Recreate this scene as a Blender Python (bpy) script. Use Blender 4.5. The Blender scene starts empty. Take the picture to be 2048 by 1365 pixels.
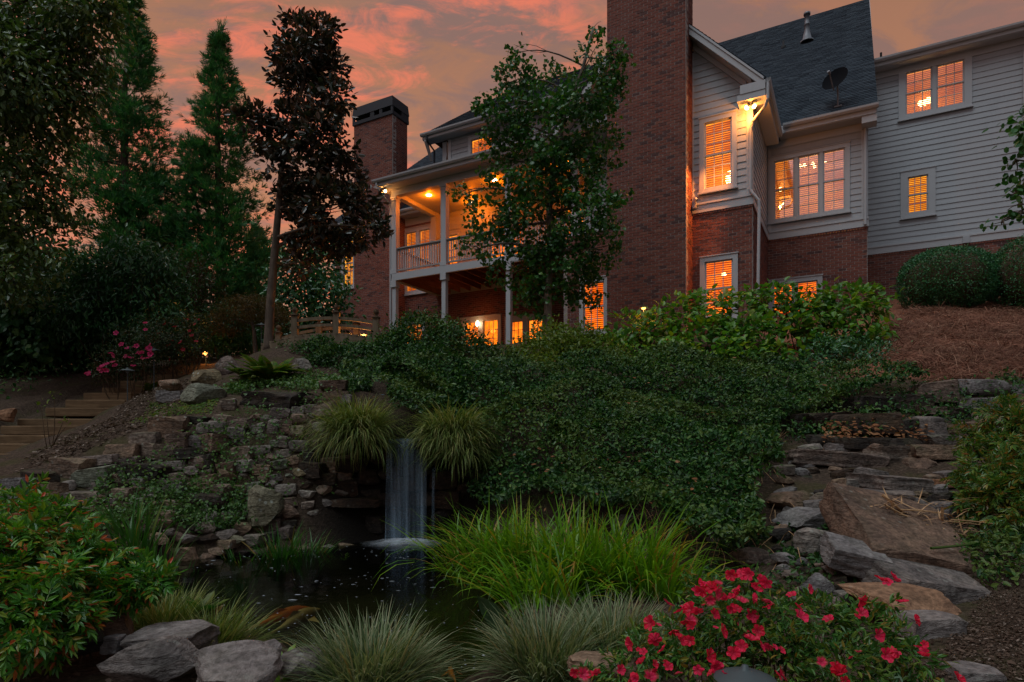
import bpy, math, random
import numpy as np
from mathutils import Vector, Matrix, Euler

SC = bpy.context.scene
COL = SC.collection
random.seed(7)
RNG = np.random.default_rng(11)
R = math.radians
CZ, FPX, HOR = 1.35, 1232.0, 875.0          # eye height, focal length and horizon row (in photo pixels)

# ------------------------------------------------------------------ camera
cam_d = bpy.data.cameras.new('camera')
cam = bpy.data.objects.new('camera', cam_d)
COL.objects.link(cam)
cam.location = (0, 0, CZ)
cam.rotation_euler = (R(90), 0, 0)
cam_d.sensor_width = 36
cam_d.lens = 36 * FPX / 2048
cam_d.shift_y = (HOR - 682.5) / 2048
cam_d.clip_start = 0.05
cam_d.clip_end = 3000
SC.camera = cam

# ------------------------------------------------------------------ view
SC.view_settings.view_transform = 'Standard'
SC.view_settings.look = 'None'
SC.view_settings.gamma = 1
SC.view_settings.use_curve_mapping = False
SC.view_settings.exposure = 0.4
SC.cycles.max_bounces = 6
SC.cycles.diffuse_bounces = 3
SC.cycles.glossy_bounces = 3
SC.cycles.transparent_max_bounces = 16
SC.cycles.transmission_bounces = 4
SC.cycles.sample_clamp_indirect = 3.0
SC.cycles.caustics_reflective = False
SC.cycles.caustics_refractive = False
SC.cycles.use_denoising = True

# ------------------------------------------------------------------ node helpers
class NT:
    def __init__(s, tree): s.t = tree; s.n = tree.nodes; s.l = tree.links
    def node(s, typ, **kw):
        nd = s.n.new(typ)
        for k, v in kw.items(): setattr(nd, k, v)
        return nd
    def set(s, sock, v):
        if hasattr(v, 'is_output') or isinstance(v, bpy.types.NodeSocket): s.l.new(v, sock)
        else:
            if isinstance(v, tuple) and len(v) == 3 and sock.type == 'RGBA': v = (*v, 1)
            sock.default_value = v
    def math(s, op, a, b=0.5, c=0.0, clamp=False):
        nd = s.node('ShaderNodeMath', operation=op); nd.use_clamp = clamp
        for i, v in enumerate((a, b, c)): s.set(nd.inputs[i], v)
        return nd.outputs[0]
    def vmath(s, op, a, b=(0, 0, 0)):
        nd = s.node('ShaderNodeVectorMath', operation=op)
        s.set(nd.inputs[0], a)
        if op == 'SCALE': s.set(nd.inputs[3], b)
        else: s.set(nd.inputs[1], b)
        return nd.outputs['Value'] if op in ('DOT_PRODUCT', 'LENGTH') else nd.outputs[0]
    def mix(s, f, a, b, mode='MIX'):
        nd = s.node('ShaderNodeMix', data_type='RGBA', blend_type=mode)
        nd.clamp_factor = True
        s.set(nd.inputs[0], f); s.set(nd.inputs[6], a); s.set(nd.inputs[7], b)
        return nd.outputs[2]
    def ramp(s, f, stops, interp='LINEAR'):
        nd = s.node('ShaderNodeValToRGB'); cr = nd.color_ramp; cr.interpolation = interp
        while len(cr.elements) < len(stops): cr.elements.new(0.5)
        for e, (p, c) in zip(cr.elements, stops):
            e.position = p
            e.color = (c, c, c, 1) if isinstance(c, (int, float)) else (*c, 1)
        s.set(nd.inputs[0], f)
        return nd.outputs[0]
    def noise(s, vec, scale, detail=3, rough=0.55, dist=0.0):
        nd = s.node('ShaderNodeTexNoise'); nd.inputs['Scale'].default_value = scale
        nd.inputs['Detail'].default_value = detail; nd.inputs['Roughness'].default_value = rough
        nd.inputs['Distortion'].default_value = dist
        if vec is not None: s.set(nd.inputs['Vector'], vec)
        return nd.outputs[0]
    def mapr(s, v, a, b, c=0.0, d=1.0, smooth=True):
        nd = s.node('ShaderNodeMapRange'); nd.interpolation_type = 'SMOOTHSTEP' if smooth else 'LINEAR'
        s.set(nd.inputs[0], v)
        for i, x in enumerate((a, b, c, d)): nd.inputs[i + 1].default_value = x
        return nd.outputs[0]
    def scale(s, vec, sc):
        nd = s.node('ShaderNodeMapping'); nd.inputs['Scale'].default_value = sc
        s.set(nd.inputs[0], vec); return nd.outputs[0]
    def bump(s, h, strength=0.3, dist=0.02):
        nd = s.node('ShaderNodeBump'); nd.inputs['Strength'].default_value = strength
        nd.inputs['Distance'].default_value = dist; s.set(nd.inputs['Height'], h)
        return nd.outputs[0]

# ------------------------------------------------------------------ dusk sky
W = bpy.data.worlds.new('World'); SC.world = W; W.use_nodes = True
wn = NT(W.node_tree); wn.n.clear()
tc = wn.node('ShaderNodeTexCoord').outputs['Generated']
sep = wn.node('ShaderNodeSeparateXYZ'); wn.l.new(tc, sep.inputs[0])
dx, dy, dz = sep.outputs
zc = wn.math('MAXIMUM', dz, 0.0)
glow = wn.vmath('DOT_PRODUCT', tc, (-0.30, 0.954, 0.0))            # towards the afterglow
fr = wn.mapr(glow, -0.55, 0.55)
front = wn.ramp(zc, [(0.0, (0.42, 0.29, 0.28)), (0.14, (0.40, 0.23, 0.18)), (0.30, (0.36, 0.150, 0.080)), (0.55, (0.255, 0.118, 0.070)), (0.70, (0.22, 0.175, 0.17)), (1.0, (0.27, 0.335, 0.41))])
back = wn.ramp(zc, [(0.0, (0.10, 0.11, 0.13)), (0.22, (0.215, 0.17, 0.178)), (0.36, (0.175, 0.165, 0.19)), (0.50, (0.13, 0.17, 0.22)), (1.0, (0.27, 0.335, 0.41))])
base = wn.mix(fr, back, front)
den = wn.math('ADD', zc, 0.22)
cx = wn.math('DIVIDE', dx, den); cy = wn.math('DIVIDE', dy, den)
comb = wn.node('ShaderNodeCombineXYZ'); wn.l.new(cx, comb.inputs[0]); wn.l.new(cy, comb.inputs[1])
cvec = wn.scale(comb.outputs[0], (1.0, 2.0, 1.0))
n1 = wn.noise(cvec, 2.3, 9, 0.62, 0.7)
n2 = wn.noise(wn.vmath('ADD', cvec, (7.3, 2.1, 0)), 6.5, 9, 0.66, 1.0)
n3 = wn.noise(wn.vmath('ADD', cvec, (3.3, 9.1, 0)), 3.6, 9, 0.64, 0.9)
left = wn.mapr(dx, 0.30, 0.0)                                      # the lit cloud bank lies towards the afterglow
grey = wn.math('MULTIPLY', wn.mapr(n3, 0.42, 0.60), 0.70)
base = wn.mix(grey, base, (0.155, 0.098, 0.094))
cl = wn.math('ADD', wn.math('MULTIPLY', n1, 0.5), wn.math('MULTIPLY', n2, 0.5))
pink = wn.math('MULTIPLY', wn.mapr(cl, 0.47, 0.60), wn.math('ADD', wn.math('MULTIPLY', left, 0.88), 0.07))
base = wn.mix(wn.math('MULTIPLY', pink, wn.math('ADD', wn.math('MULTIPLY', fr, 0.85), 0.10)), base, (0.62, 0.145, 0.080))
sky = wn.node('ShaderNodeTexSky', sky_type='NISHITA'); sky.sun_disc = False
sky.sun_elevation = R(1.5); sky.sun_rotation = R(-17); sky.air_density = 1.5; sky.dust_density = 2.5
nsk = wn.mix(1.0, sky.outputs[0], (0.02, 0.02, 0.02), 'MULTIPLY')
tot = wn.mix(1.0, base, nsk, 'ADD')
bg = wn.node('ShaderNodeBackground'); wn.l.new(tot, bg.inputs[0]); bg.inputs[1].default_value = 1.0
wo = wn.node('ShaderNodeOutputWorld'); wn.l.new(bg.outputs[0], wo.inputs[0])

sun_d = bpy.data.lights.new('sun', 'SUN'); sun = bpy.data.objects.new('sun', sun_d); COL.objects.link(sun)
sun_d.energy = 1.2; sun_d.angle = R(40); sun_d.color = (0.86, 0.95, 1.0)
sun.rotation_euler = (R(24), 0, R(-50)); sun.location = (0, 0, 40)

# ------------------------------------------------------------------ mesh helpers
class MB:
    """collects vertices and faces of one mesh"""
    def __init__(s): s.V = []; s.Q = []; s.T = []; s.n = 0
    def add(s, V, Q=None, T=None):
        V = np.asarray(V, float).reshape(-1, 3)
        if Q is not None and len(Q): s.Q.append(np.asarray(Q, int).reshape(-1, 4) + s.n)
        if T is not None and len(T): s.T.append(np.asarray(T, int).reshape(-1, 3) + s.n)
        s.V.append(V); s.n += len(V); return s
    BQ = np.array([[0, 3, 2, 1], [4, 5, 6, 7], [0, 1, 5, 4], [1, 2, 6, 5], [2, 3, 7, 6], [3, 0, 4, 7]])
    def box(s, x0, x1, y0, y1, z0, z1, M=None):
        V = np.array([(x0, y0, z0), (x1, y0, z0), (x1, y1, z0), (x0, y1, z0), (x0, y0, z1), (x1, y0, z1), (x1, y1, z1), (x0, y1, z1)], float)
        if M is not None: V = V @ np.array(M)[:3, :3].T + np.array(M)[:3, 3]
        return s.add(V, s.BQ)
    def prism(s, prof, axis, a, b):
        """extrude a 2-D outline along an axis (0 x, 1 y, 2 z)"""
        n = len(prof); V = []
        for w in (a, b):
            for p in prof:
                q = [0, 0, 0]; o = [i for i in range(3) if i != axis]
                q[axis] = w; q[o[0]] = p[0]; q[o[1]] = p[1]; V.append(q)
        Q = [(i, (i + 1) % n, n + (i + 1) % n, n + i) for i in range(n)]
        T = [(0, i + 1, i) for i in range(1, n - 1)] + [(n, n + i, n + i + 1) for i in range(1, n - 1)]
        return s.add(V, Q, T)
    def tube(s, pts, rad, seg=7, cap=True):
        P = np.asarray(pts, float); n = len(P)
        rad = np.full(n, rad, float) if np.isscalar(rad) else np.asarray(rad, float)
        tan = np.gradient(P, axis=0); tan /= np.linalg.norm(tan, axis=1)[:, None] + 1e-9
        ref = np.array([0.31, 0.17, 0.93]) if abs(tan[0] @ np.array([0.31, 0.17, 0.93])) < 0.93 else np.array([1., 0, 0])
        a = np.cross(tan, ref); a /= np.linalg.norm(a, axis=1)[:, None] + 1e-9
        b = np.cross(tan, a)
        th = np.linspace(0, 2 * np.pi, seg, endpoint=False)
        V = P[:, None, :] + rad[:, None, None] * (np.cos(th)[None, :, None] * a[:, None, :] + np.sin(th)[None, :, None] * b[:, None, :])
        Q = [(i * seg + j, i * seg + (j + 1) % seg, (i + 1) * seg + (j + 1) % seg, (i + 1) * seg + j) for i in range(n - 1) for j in range(seg)]
        V = V.reshape(-1, 3); T = []
        if cap:
            V = np.vstack([V, P[:1], P[-1:]]); m = n * seg
            T = [(m, (j + 1) % seg, j) for j in range(seg)] + [(m + 1, (n - 1) * seg + j, (n - 1) * seg + (j + 1) % seg) for j in range(seg)]
        return s.add(V, Q, T)
    def lathe(s, prof, c=(0, 0, 0), seg=14):
        th = np.linspace(0, 2 * np.pi, seg, endpoint=False)
        V = [(c[0] + r * math.cos(t), c[1] + r * math.sin(t), c[2] + z) for r, z in prof for t in th]
        n = len(prof)
        Q = [(i * seg + j, i * seg + (j + 1) % seg, (i + 1) * seg + (j + 1) % seg, (i + 1) * seg + j) for i in range(n - 1) for j in range(seg)]
        return s.add(V, Q)
    def mesh(s, name, mat=None, smooth=False):
        me = bpy.data.meshes.new(name)
        V = np.vstack(s.V).astype(np.float32)
        Q = np.vstack(s.Q) if s.Q else np.zeros((0, 4), int)
        T = np.vstack(s.T) if s.T else np.zeros((0, 3), int)
        me.vertices.add(len(V)); me.vertices.foreach_set('co', V.ravel())
        loops = np.concatenate([Q.ravel(), T.ravel()]).astype(np.int32)
        me.loops.add(len(loops)); me.loops.foreach_set('vertex_index', loops)
        nf = len(Q) + len(T)
        st = np.concatenate([np.arange(len(Q)) * 4, len(Q) * 4 + np.arange(len(T)) * 3]).astype(np.int32)
        me.polygons.add(nf); me.polygons.foreach_set('loop_start', st)
        me.polygons.foreach_set('use_smooth', np.full(nf, bool(smooth)))
        me.update(calc_edges=True)
        if mat: me.materials.append(mat)
        return me
    def build(s, name, mat, parent=None, smooth=False, **kw):
        return link(name, s.mesh(name, mat, smooth), parent, **kw)

def link(name, data, parent=None, loc=None, rot=None, label=None, cat=None, group=None, kind=None):
    o = bpy.data.objects.new(name, data); COL.objects.link(o)
    if parent is not None: o.parent = parent
    if loc is not None: o.location = loc
    if rot is not None: o.rotation_euler = rot
    return tag(o, label, cat, group, kind)

def tag(o, label=None, cat=None, group=None, kind=None):
    if label: o['label'] = label
    if cat: o['category'] = cat
    if group: o['group'] = group
    if kind: o['kind'] = kind
    return o

def thing(name, label, cat, loc=(0, 0, 0), rz=0.0, group=None):
    return link(name, None, None, loc, (0, 0, rz), label, cat, group)

# ------------------------------------------------------------------ materials
def newmat(name):
    m = bpy.data.materials.new(name); m.use_nodes = True
    nt = NT(m.node_tree); b = nt.n['Principled BSDF']
    return m, nt, b
def setb(nt, b, col, rough=0.6, spec=0.3, normal=None):
    nt.set(b.inputs['Base Color'], col); nt.set(b.inputs['Roughness'], rough)
    b.inputs['Specular IOR Level'].default_value = spec
    if normal is not None: nt.l.new(normal, b.inputs['Normal'])
def pos(nt): return nt.node('ShaderNodeNewGeometry').outputs['Position']
def isl(nt):
    a = nt.node('ShaderNodeNewGeometry').outputs['Random Per Island']; b = nt.node('ShaderNodeObjectInfo').outputs['Random']
    return nt.math('FRACT', nt.math('ADD', a, b))

def paint(name, col, rough=0.45, grime=0.15):
    m, nt, b = newmat(name); p = pos(nt)
    n = nt.noise(p, 1.3, 5); n2 = nt.noise(nt.scale(p, (3, 3, 0.5)), 4, 4)
    c = nt.mix(nt.math('MULTIPLY', nt.mapr(nt.math('MULTIPLY', n, n2), 0.2, 0.45), grime), col, tuple(x * 0.55 for x in col))
    setb(nt, b, c, rough, 0.3, nt.bump(nt.noise(nt.scale(p, (2, 2, 25)), 9, 2), 0.06, 0.01)); return m
def emit(name, col, s):
    m, nt, b = newmat(name); setb(nt, b, (0.0, 0.0, 0.0))
    nt.set(b.inputs['Emission Color'], col); b.inputs['Emission Strength'].default_value = s; return m

M_WHITE = paint('white_paint', (0.36, 0.388, 0.408))
M_TRIM = paint('white_trim', (0.43, 0.452, 0.468), 0.4, 0.12)
M_RAIL = paint('rail_grey', (0.30, 0.29, 0.28))
M_SLATE = paint('dark_metal', (0.018, 0.023, 0.030), 0.7)
M_DISH, _nt, _b = newmat('dish_grey'); setb(_nt, _b, (0.008, 0.009, 0.011), 0.9, 0.03)
M_BLACKM = paint('black_metal', (0.010, 0.011, 0.013), 0.75)
M_LAMPM = paint('lamp_metal', (0.055, 0.075, 0.078), 0.5)
M_GALV = paint('galvanised', (0.16, 0.18, 0.20), 0.4)

def brickmat():
    m, nt, b = newmat('brick'); p = pos(nt); r = isl(nt)
    c = nt.ramp(r, [(0.0, (0.070, 0.038, 0.036)), (0.09, (0.09, 0.045, 0.042)), (0.18, (0.155, 0.055, 0.040)), (0.45, (0.205, 0.069, 0.048)), (0.75, (0.17, 0.062, 0.046)), (1.0, (0.225, 0.092, 0.064))])
    n = nt.noise(p, 22, 5, 0.65)
    c = nt.mix(nt.mapr(n, 0.3, 0.75, 0.0, 0.55), c, nt.mix(0.5, c, (0.14, 0.06, 0.05)))
    big = nt.noise(nt.scale(p, (1, 1, 0.45)), 0.8, 4)
    c = nt.mix(nt.mapr(big, 0.45, 0.72, 0, 0.35), c, (0.13, 0.065, 0.055))
    setb(nt, b, c, 0.85, 0.2, nt.bump(nt.noise(p, 60, 3), 0.3, 0.006)); return m
M_BRICK = brickmat()
def mortarmat():
    m, nt, b = newmat('mortar'); p = pos(nt)
    c = nt.ramp(nt.noise(p, 9, 5), [(0.3, (0.22, 0.185, 0.17)), (0.7, (0.38, 0.345, 0.32))]); setb(nt, b, c, 0.95, 0.1); return m
M_MORTAR = mortarmat()
def shinglemat():
    m, nt, b = newmat('shingle'); p = pos(nt); r = isl(nt)
    c = nt.ramp(r, [(0, (0.018, 0.026, 0.035)), (0.5, (0.032, 0.045, 0.058)), (1, (0.052, 0.069, 0.084))])
    c = nt.mix(nt.mapr(nt.noise(p, 120, 2), 0.35, 0.7, 0, 0.6), c, (0.03, 0.04, 0.05))
    setb(nt, b, c, 0.9, 0.1, nt.bump(nt.noise(p, 180, 2), 0.35, 0.004)); return m
M_SHINGLE = shinglemat()
def woodmat(name, a, bb, sc=(1, 1, 1), grain=14):
    m, nt, b = newmat(name); p = nt.node('ShaderNodeTexCoord').outputs['Object']
    n = nt.noise(nt.scale(p, sc), grain, 5, 0.6, 0.8); n2 = nt.noise(p, 2.3, 4)
    c = nt.mix(nt.mapr(n, 0.3, 0.7), a, bb); c = nt.mix(nt.mapr(n2, 0.4, 0.75, 0, 0.5), c, tuple(x * 0.5 for x in a))
    setb(nt, b, c, 0.85, 0.15, nt.bump(n, 0.35, 0.01)); return m
M_JOIST = woodmat('stained_joist', (0.17, 0.065, 0.03), (0.26, 0.11, 0.055), (1, 0.1, 1))
M_BRIDGE = woodmat('weathered_timber', (0.13, 0.10, 0.065), (0.22, 0.175, 0.115), (1, 1, 0.12))
M_STEP = woodmat('step_timber', (0.11, 0.07, 0.036), (0.20, 0.13, 0.07), (0.12, 1, 1))
M_STALK = woodmat('dry_stalk', (0.33, 0.19, 0.09), (0.52, 0.34, 0.18), (1, 1, 1), 8)

def glassmat(name, refl):
    m, nt, b = newmat(name); nt.n.remove(b)
    tr = nt.node('ShaderNodeBsdfTransparent'); gl = nt.node('ShaderNodeBsdfGlossy'); gl.inputs['Roughness'].default_value = 0.015
    gl.inputs['Color'].default_value = (1, 1, 1, 1)
    p = pos(nt); nrm = nt.bump(nt.noise(p, 1.7, 2), 0.04, 0.05); nt.l.new(nrm, gl.inputs['Normal'])
    fz = nt.node('ShaderNodeFresnel'); fz.inputs[0].default_value = 1.5
    f = nt.math('ADD', nt.math('MULTIPLY', fz.outputs[0], 0.8), refl, clamp=True)
    mx = nt.node('ShaderNodeMixShader'); nt.l.new(f, mx.inputs[0]); nt.l.new(tr.outputs[0], mx.inputs[1]); nt.l.new(gl.outputs[0], mx.inputs[2])
    nt.l.new(mx.outputs[0], nt.n['Material Output'].inputs[0]); return m
M_GLASS = glassmat('window_glass', 0.02)
M_GLASS2 = glassmat('window_glass_coated', 0.6)

def roommat(name, top, low, s):
    """lit interior seen through a window"""
    m, nt, b = newmat(name); p = pos(nt)
    n = nt.noise(p, 1.6, 3); z = nt.noise(nt.scale(p, (0.6, 0.6, 1.4)), 2.2, 2)
    c = nt.mix(nt.mapr(nt.math('MULTIPLY', nt.math('ADD', n, z), 0.5), 0.38, 0.58), low, top)
    setb(nt, b, (0.02, 0.01, 0.005)); nt.l.new(c, b.inputs['Emission Color']); b.inputs['Emission Strength'].default_value = s; return m
M_ROOM_A = roommat('amber_room', (1.0, 0.29, 0.012), (0.42, 0.095, 0.003), 1.7)
M_ROOM_O = roommat('orange_room', (1.0, 0.205, 0.008), (0.55, 0.085, 0.004), 1.6)
M_ROOM_Y = roommat('golden_room', (0.95, 0.40, 0.02), (0.60, 0.21, 0.006), 1.3)
M_ROOM_D = roommat('dim_amber_room', (0.60, 0.17, 0.015), (0.35, 0.08, 0.006), 1.6)
def slatmat():
    m, nt, b = newmat('blind_slat'); setb(nt, b, (0.16, 0.08, 0.03), 0.7)
    tl = nt.node('ShaderNodeBsdfTranslucent'); tl.inputs[0].default_value = (0.66, 0.24, 0.025, 1)
    mx = nt.node('ShaderNodeMixShader'); mx.inputs[0].default_value = 0.55
    nt.l.new(b.outputs[0], mx.inputs[1]); nt.l.new(tl.outputs[0], mx.inputs[2]); nt.l.new(mx.outputs[0], nt.n['Material Output'].inputs[0]); return m
M_SLAT = slatmat()
M_BULB = emit('lit_bulb', (1.0, 0.62, 0.25), 14)
M_BULBO = emit('amber_bulb', (1.0, 0.36, 0.07), 6)
M_BULB2 = emit('lit_disc', (1.0, 0.72, 0.38), 9)

def leafmat(name, stops, trans=0.3, rough=0.42, spec=0.35, vary=0.45, var_scale=0.9, alt=None):
    m, nt, b = newmat(name); p = pos(nt); r = isl(nt)
    c = nt.ramp(r, stops)
    n = nt.noise(p, var_scale, 3)
    c = nt.mix(nt.mapr(n, 0.32, 0.68, 0, vary), c, nt.mix(1.0, c, (0.52, 0.58, 0.55), 'MULTIPLY'))
    if alt:   # patches of another leaf colour (new growth, dry leaves)
        n2 = nt.noise(nt.vmath('ADD', p, (4.1, 1.7, 9.2)), alt[1], 3)
        k = nt.math('MULTIPLY', nt.mapr(n2, alt[2], alt[2] + 0.14), nt.mapr(nt.math('FRACT', nt.math('MULTIPLY', r, 7.31)), alt[3], alt[3] + 0.1))
        c = nt.mix(k, c, alt[0])
    setb(nt, b, c, rough, spec)
    tl = nt.node('ShaderNodeBsdfTranslucent'); nt.l.new(nt.mix(1.0, c, (1.5, 1.5, 0.8), 'MULTIPLY'), tl.inputs[0])
    mx = nt.node('ShaderNodeMixShader'); mx.inputs[0].default_value = trans
    nt.l.new(b.outputs[0], mx.inputs[1]); nt.l.new(tl.outputs[0], mx.inputs[2]); nt.l.new(mx.outputs[0], nt.n['Material Output'].inputs[0]); return m
def barkmat(name, a, bb, sc=8):
    m, nt, b = newmat(name); p = pos(nt); n = nt.noise(nt.scale(p, (1, 1, 0.35)), sc, 6, 0.65)
    c = nt.ramp(n, [(0.32, a), (0.66, bb)]); setb(nt, b, c, 0.9, 0.15, nt.bump(n, 0.7, 0.03)); return m
M_BARK = barkmat('bark', (0.045, 0.035, 0.026), (0.13, 0.10, 0.075))
M_BARKG = barkmat('lichen_bark', (0.06, 0.052, 0.042), (0.21, 0.185, 0.15), 11)
M_TWIG = barkmat('twig', (0.05, 0.033, 0.02), (0.11, 0.075, 0.045), 20)

def rockmat(name, cols, lichen=0.35, moss=0.3, warm=0.85):
    m, nt, b = newmat(name); p = pos(nt); rnd = nt.node('ShaderNodeObjectInfo').outputs['Random']
    off = nt.node('ShaderNodeCombineXYZ'); nt.l.new(nt.math('MULTIPLY', rnd, 37.0), off.inputs[0])
    q = nt.vmath('ADD', p, off.outputs[0])
    n = nt.noise(q, 3.2, 7, 0.62); n2 = nt.noise(nt.scale(q, (1, 1, 3.5)), 6, 6, 0.65, 0.6); n3 = nt.noise(q, 26, 4, 0.6)
    c = nt.ramp(nt.math('ADD', nt.math('MULTIPLY', n, 0.55), nt.math('MULTIPLY', n2, 0.45)), [(0.28, cols[0]), (0.45, cols[1]), (0.58, cols[2]), (0.75, cols[3])])
    c = nt.mix(nt.mapr(rnd, 0.25, 0.9, 0.0, warm), c, nt.mix(1.0, c, (1.0, 0.70, 0.50), 'MULTIPLY'))
    c = nt.mix(nt.mapr(n3, 0.3, 0.7, 0.0, 0.8), c, nt.mix(1.0, c, (0.36, 0.35, 0.34), 'MULTIPLY'))
    v = nt.node('ShaderNodeTexVoronoi'); v.inputs['Scale'].default_value = 13; nt.l.new(nt.vmath('ADD', q, nt.vmath('SCALE', n2, 0.0)), v.inputs[0])
    spot = nt.math('MULTIPLY', nt.mapr(v.outputs[0], 0.30, 0.16), nt.mapr(nt.noise(q, 2.6, 3), 0.47, 0.62))
    c = nt.mix(nt.math('MULTIPLY', spot, lichen), c, (0.33, 0.36, 0.31))
    nz = nt.node('ShaderNodeSeparateXYZ'); nt.l.new(nt.node('ShaderNodeNewGeometry').outputs['Normal'], nz.inputs[0])
    mo = nt.math('MULTIPLY', nt.mapr(nz.outputs[2], -0.1, 0.75), nt.mapr(nt.noise(q, 4.5, 4), 0.45, 0.62))
    c = nt.mix(nt.math('MULTIPLY', mo, moss), c, (0.055, 0.075, 0.02))
    h = nt.math('ADD', nt.math('MULTIPLY', n2, 0.7), nt.math('MULTIPLY', n3, 0.35))
    setb(nt, b, c, 0.82, 0.25, nt.bump(h, 1.0, 0.06)); return m
M_ROCK = rockmat('wall_stone', [(0.045, 0.042, 0.038), (0.17, 0.155, 0.135), (0.31, 0.275, 0.235), (0.44, 0.40, 0.345)], 0.6, 0.35)
M_ROCKF = rockmat('grey_boulder', [(0.075, 0.07, 0.068), (0.17, 0.16, 0.155), (0.27, 0.255, 0.245), (0.38, 0.355, 0.335)], 0.3, 0.10, 0.2)
M_ROCKR = rockmat('brown_slab', [(0.055, 0.05, 0.046), (0.14, 0.125, 0.115), (0.25, 0.215, 0.19), (0.38, 0.32, 0.27)], 0.3, 0.08)
M_ROCKT = rockmat('tan_slab', [(0.12, 0.085, 0.06), (0.26, 0.175, 0.115), (0.38, 0.26, 0.17), (0.46, 0.36, 0.26)], 0.15, 0.03)
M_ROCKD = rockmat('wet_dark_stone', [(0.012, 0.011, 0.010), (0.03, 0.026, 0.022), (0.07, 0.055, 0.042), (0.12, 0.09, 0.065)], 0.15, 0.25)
M_ROCKG = rockmat('lichened_boulder', [(0.08, 0.085, 0.06), (0.16, 0.17, 0.12), (0.25, 0.27, 0.20), (0.34, 0.36, 0.29)], 0.9, 0.15)
# ------------------------------------------------------------------ ground
POND = np.array([(-3.4, 5.75), (-3.75, 6.75), (-3.15, 7.1), (-2.4, 7.5), (-1.85, 8.0), (-0.9, 8.05), (-0.25, 7.3), (0.0, 6.0), (0.15, 5.0), (0.0, 4.2), (-0.15, 3.5), (-0.40, 3.05), (-0.85, 3.2), (-1.25, 3.75), (-1.65, 4.05), (-2.2, 4.35), (-2.85, 4.95)])
def W3(px, py, Y): return ((px - 1024) / FPX * Y, Y, CZ + (HOR - py) / FPX * Y)
CP = [W3(*c) for c in [
    # left bank: wall foot, wall top, mulch slope, steps
    (100, 1085, 5.6), (230, 1095, 6.0), (330, 1080, 6.6), (420, 1090, 7.0), (520, 1075, 7.4), (640, 1075, 7.75),
    (60, 1010, 6.5), (150, 1010, 6.75), (250, 1005, 7.05), (350, 1000, 7.35), (450, 1000, 7.6), (550, 1000, 7.85), (650, 985, 8.05),
    (0, 965, 7.0), (100, 915, 7.45), (200, 893, 7.75), (300, 862, 8.05), (380, 880, 8.0), (450, 880, 8.1), (550, 880, 8.2), (640, 880, 8.3),
    (420, 832, 8.45), (520, 832, 8.5), (620, 815, 8.6), (690, 800, 8.7),
    (0, 940, 8.6), (0, 908, 9.8), (75, 888, 10.1), (150, 860, 10.6), (190, 838, 11.2), (230, 815, 11.9), (260, 786, 12.7), (290, 762, 13.5), (400, 735, 14.6), (460, 712, 15.2),
    (150, 880, 9.0), (250, 850, 9.6), (330, 820, 9.9), (340, 800, 10.2), (430, 745, 10.8),
    (480, 790, 9.3), (560, 775, 9.4), (640, 768, 9.5), (500, 745, 10.4), (580, 735, 10.7), (660, 735, 10.8),
    (540, 703, 12.2), (600, 690, 12.4), (640, 680, 12.3), (690, 715, 11.2),
    (-300, 900, 9.0), (-300, 800, 13.0), (0, 760, 14.0), (100, 745, 15.0), (200, 730, 16.0), (-400, 1000, 6.0),
    # waterfall and its gully
    (745, 860, 8.45), (815, 872, 8.35), (890, 860, 8.5), (700, 1000, 8.2), (930, 990, 8.1), (760, 792, 9.6), (720, 740, 11.2), (730, 735, 12.2), (780, 800, 9.4), (730, 725, 13.5),
    # ivy mounds and slope
    (840, 680, 12.0), (950, 705, 11.6), (800, 745, 10.6), (900, 760, 10.2), (870, 800, 9.4),
    (1000, 900, 8.6), (1000, 810, 9.7), (1100, 750, 11.2), (1200, 770, 10.7), (1200, 860, 9.1), (1200, 965, 7.8), (1200, 1045, 6.9), (1080, 1050, 6.9), (1000, 985, 7.9),
    (1330, 1010, 7.2), (1330, 900, 8.5), (1330, 770, 10.7), (1450, 775, 10.4), (1450, 860, 9.0), (1450, 960, 7.7), (1450, 1065, 6.5), (1400, 1130, 5.8),
    (1560, 870, 8.7), (1560, 780, 10.0), (1560, 990, 7.1), (1560, 1080, 6.0), (1650, 782, 9.9), (1750, 782, 9.6), (1800, 850, 8.9), (1650, 850, 9.2), (1660, 905, 8.1), (1650, 980, 7.0),
    (1870, 790, 9.2), (1870, 905, 7.9), (1960, 780, 9.2), (2040, 780, 9.2), (1960, 850, 8.5), (1850, 985, 6.7), (1760, 1000, 6.7), (1800, 1090, 5.5), (1950, 1090, 5.4), (1700, 1120, 5.2), (1950, 1200, 4.35),
    (2040, 1000, 6.4), (2040, 1250, 3.9), (2300, 1000, 6.4), (2300, 800, 9.2), (1850, 1320, 3.3),
    # pine straw and house terrace
    (1850, 730, 11.2), (1960, 720, 11.3), (1900, 655, 14.4), (1850, 617, 17.3), (2040, 610, 17.0), (1780, 640, 16.5), (1700, 700, 13.0), (2300, 640, 16), (2600, 600, 20),
    (1300, 745, 11.9), (1600, 745, 11.8), (1450, 730, 12.6), (1250, 685, 14.5), (1450, 675, 15.0), (1650, 655, 16.0), (1100, 690, 14.6), (1000, 700, 14.5), (900, 700, 16.0), (780, 705, 17.5), (700, 710, 18.0), (640, 705, 16.0),
]]
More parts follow.
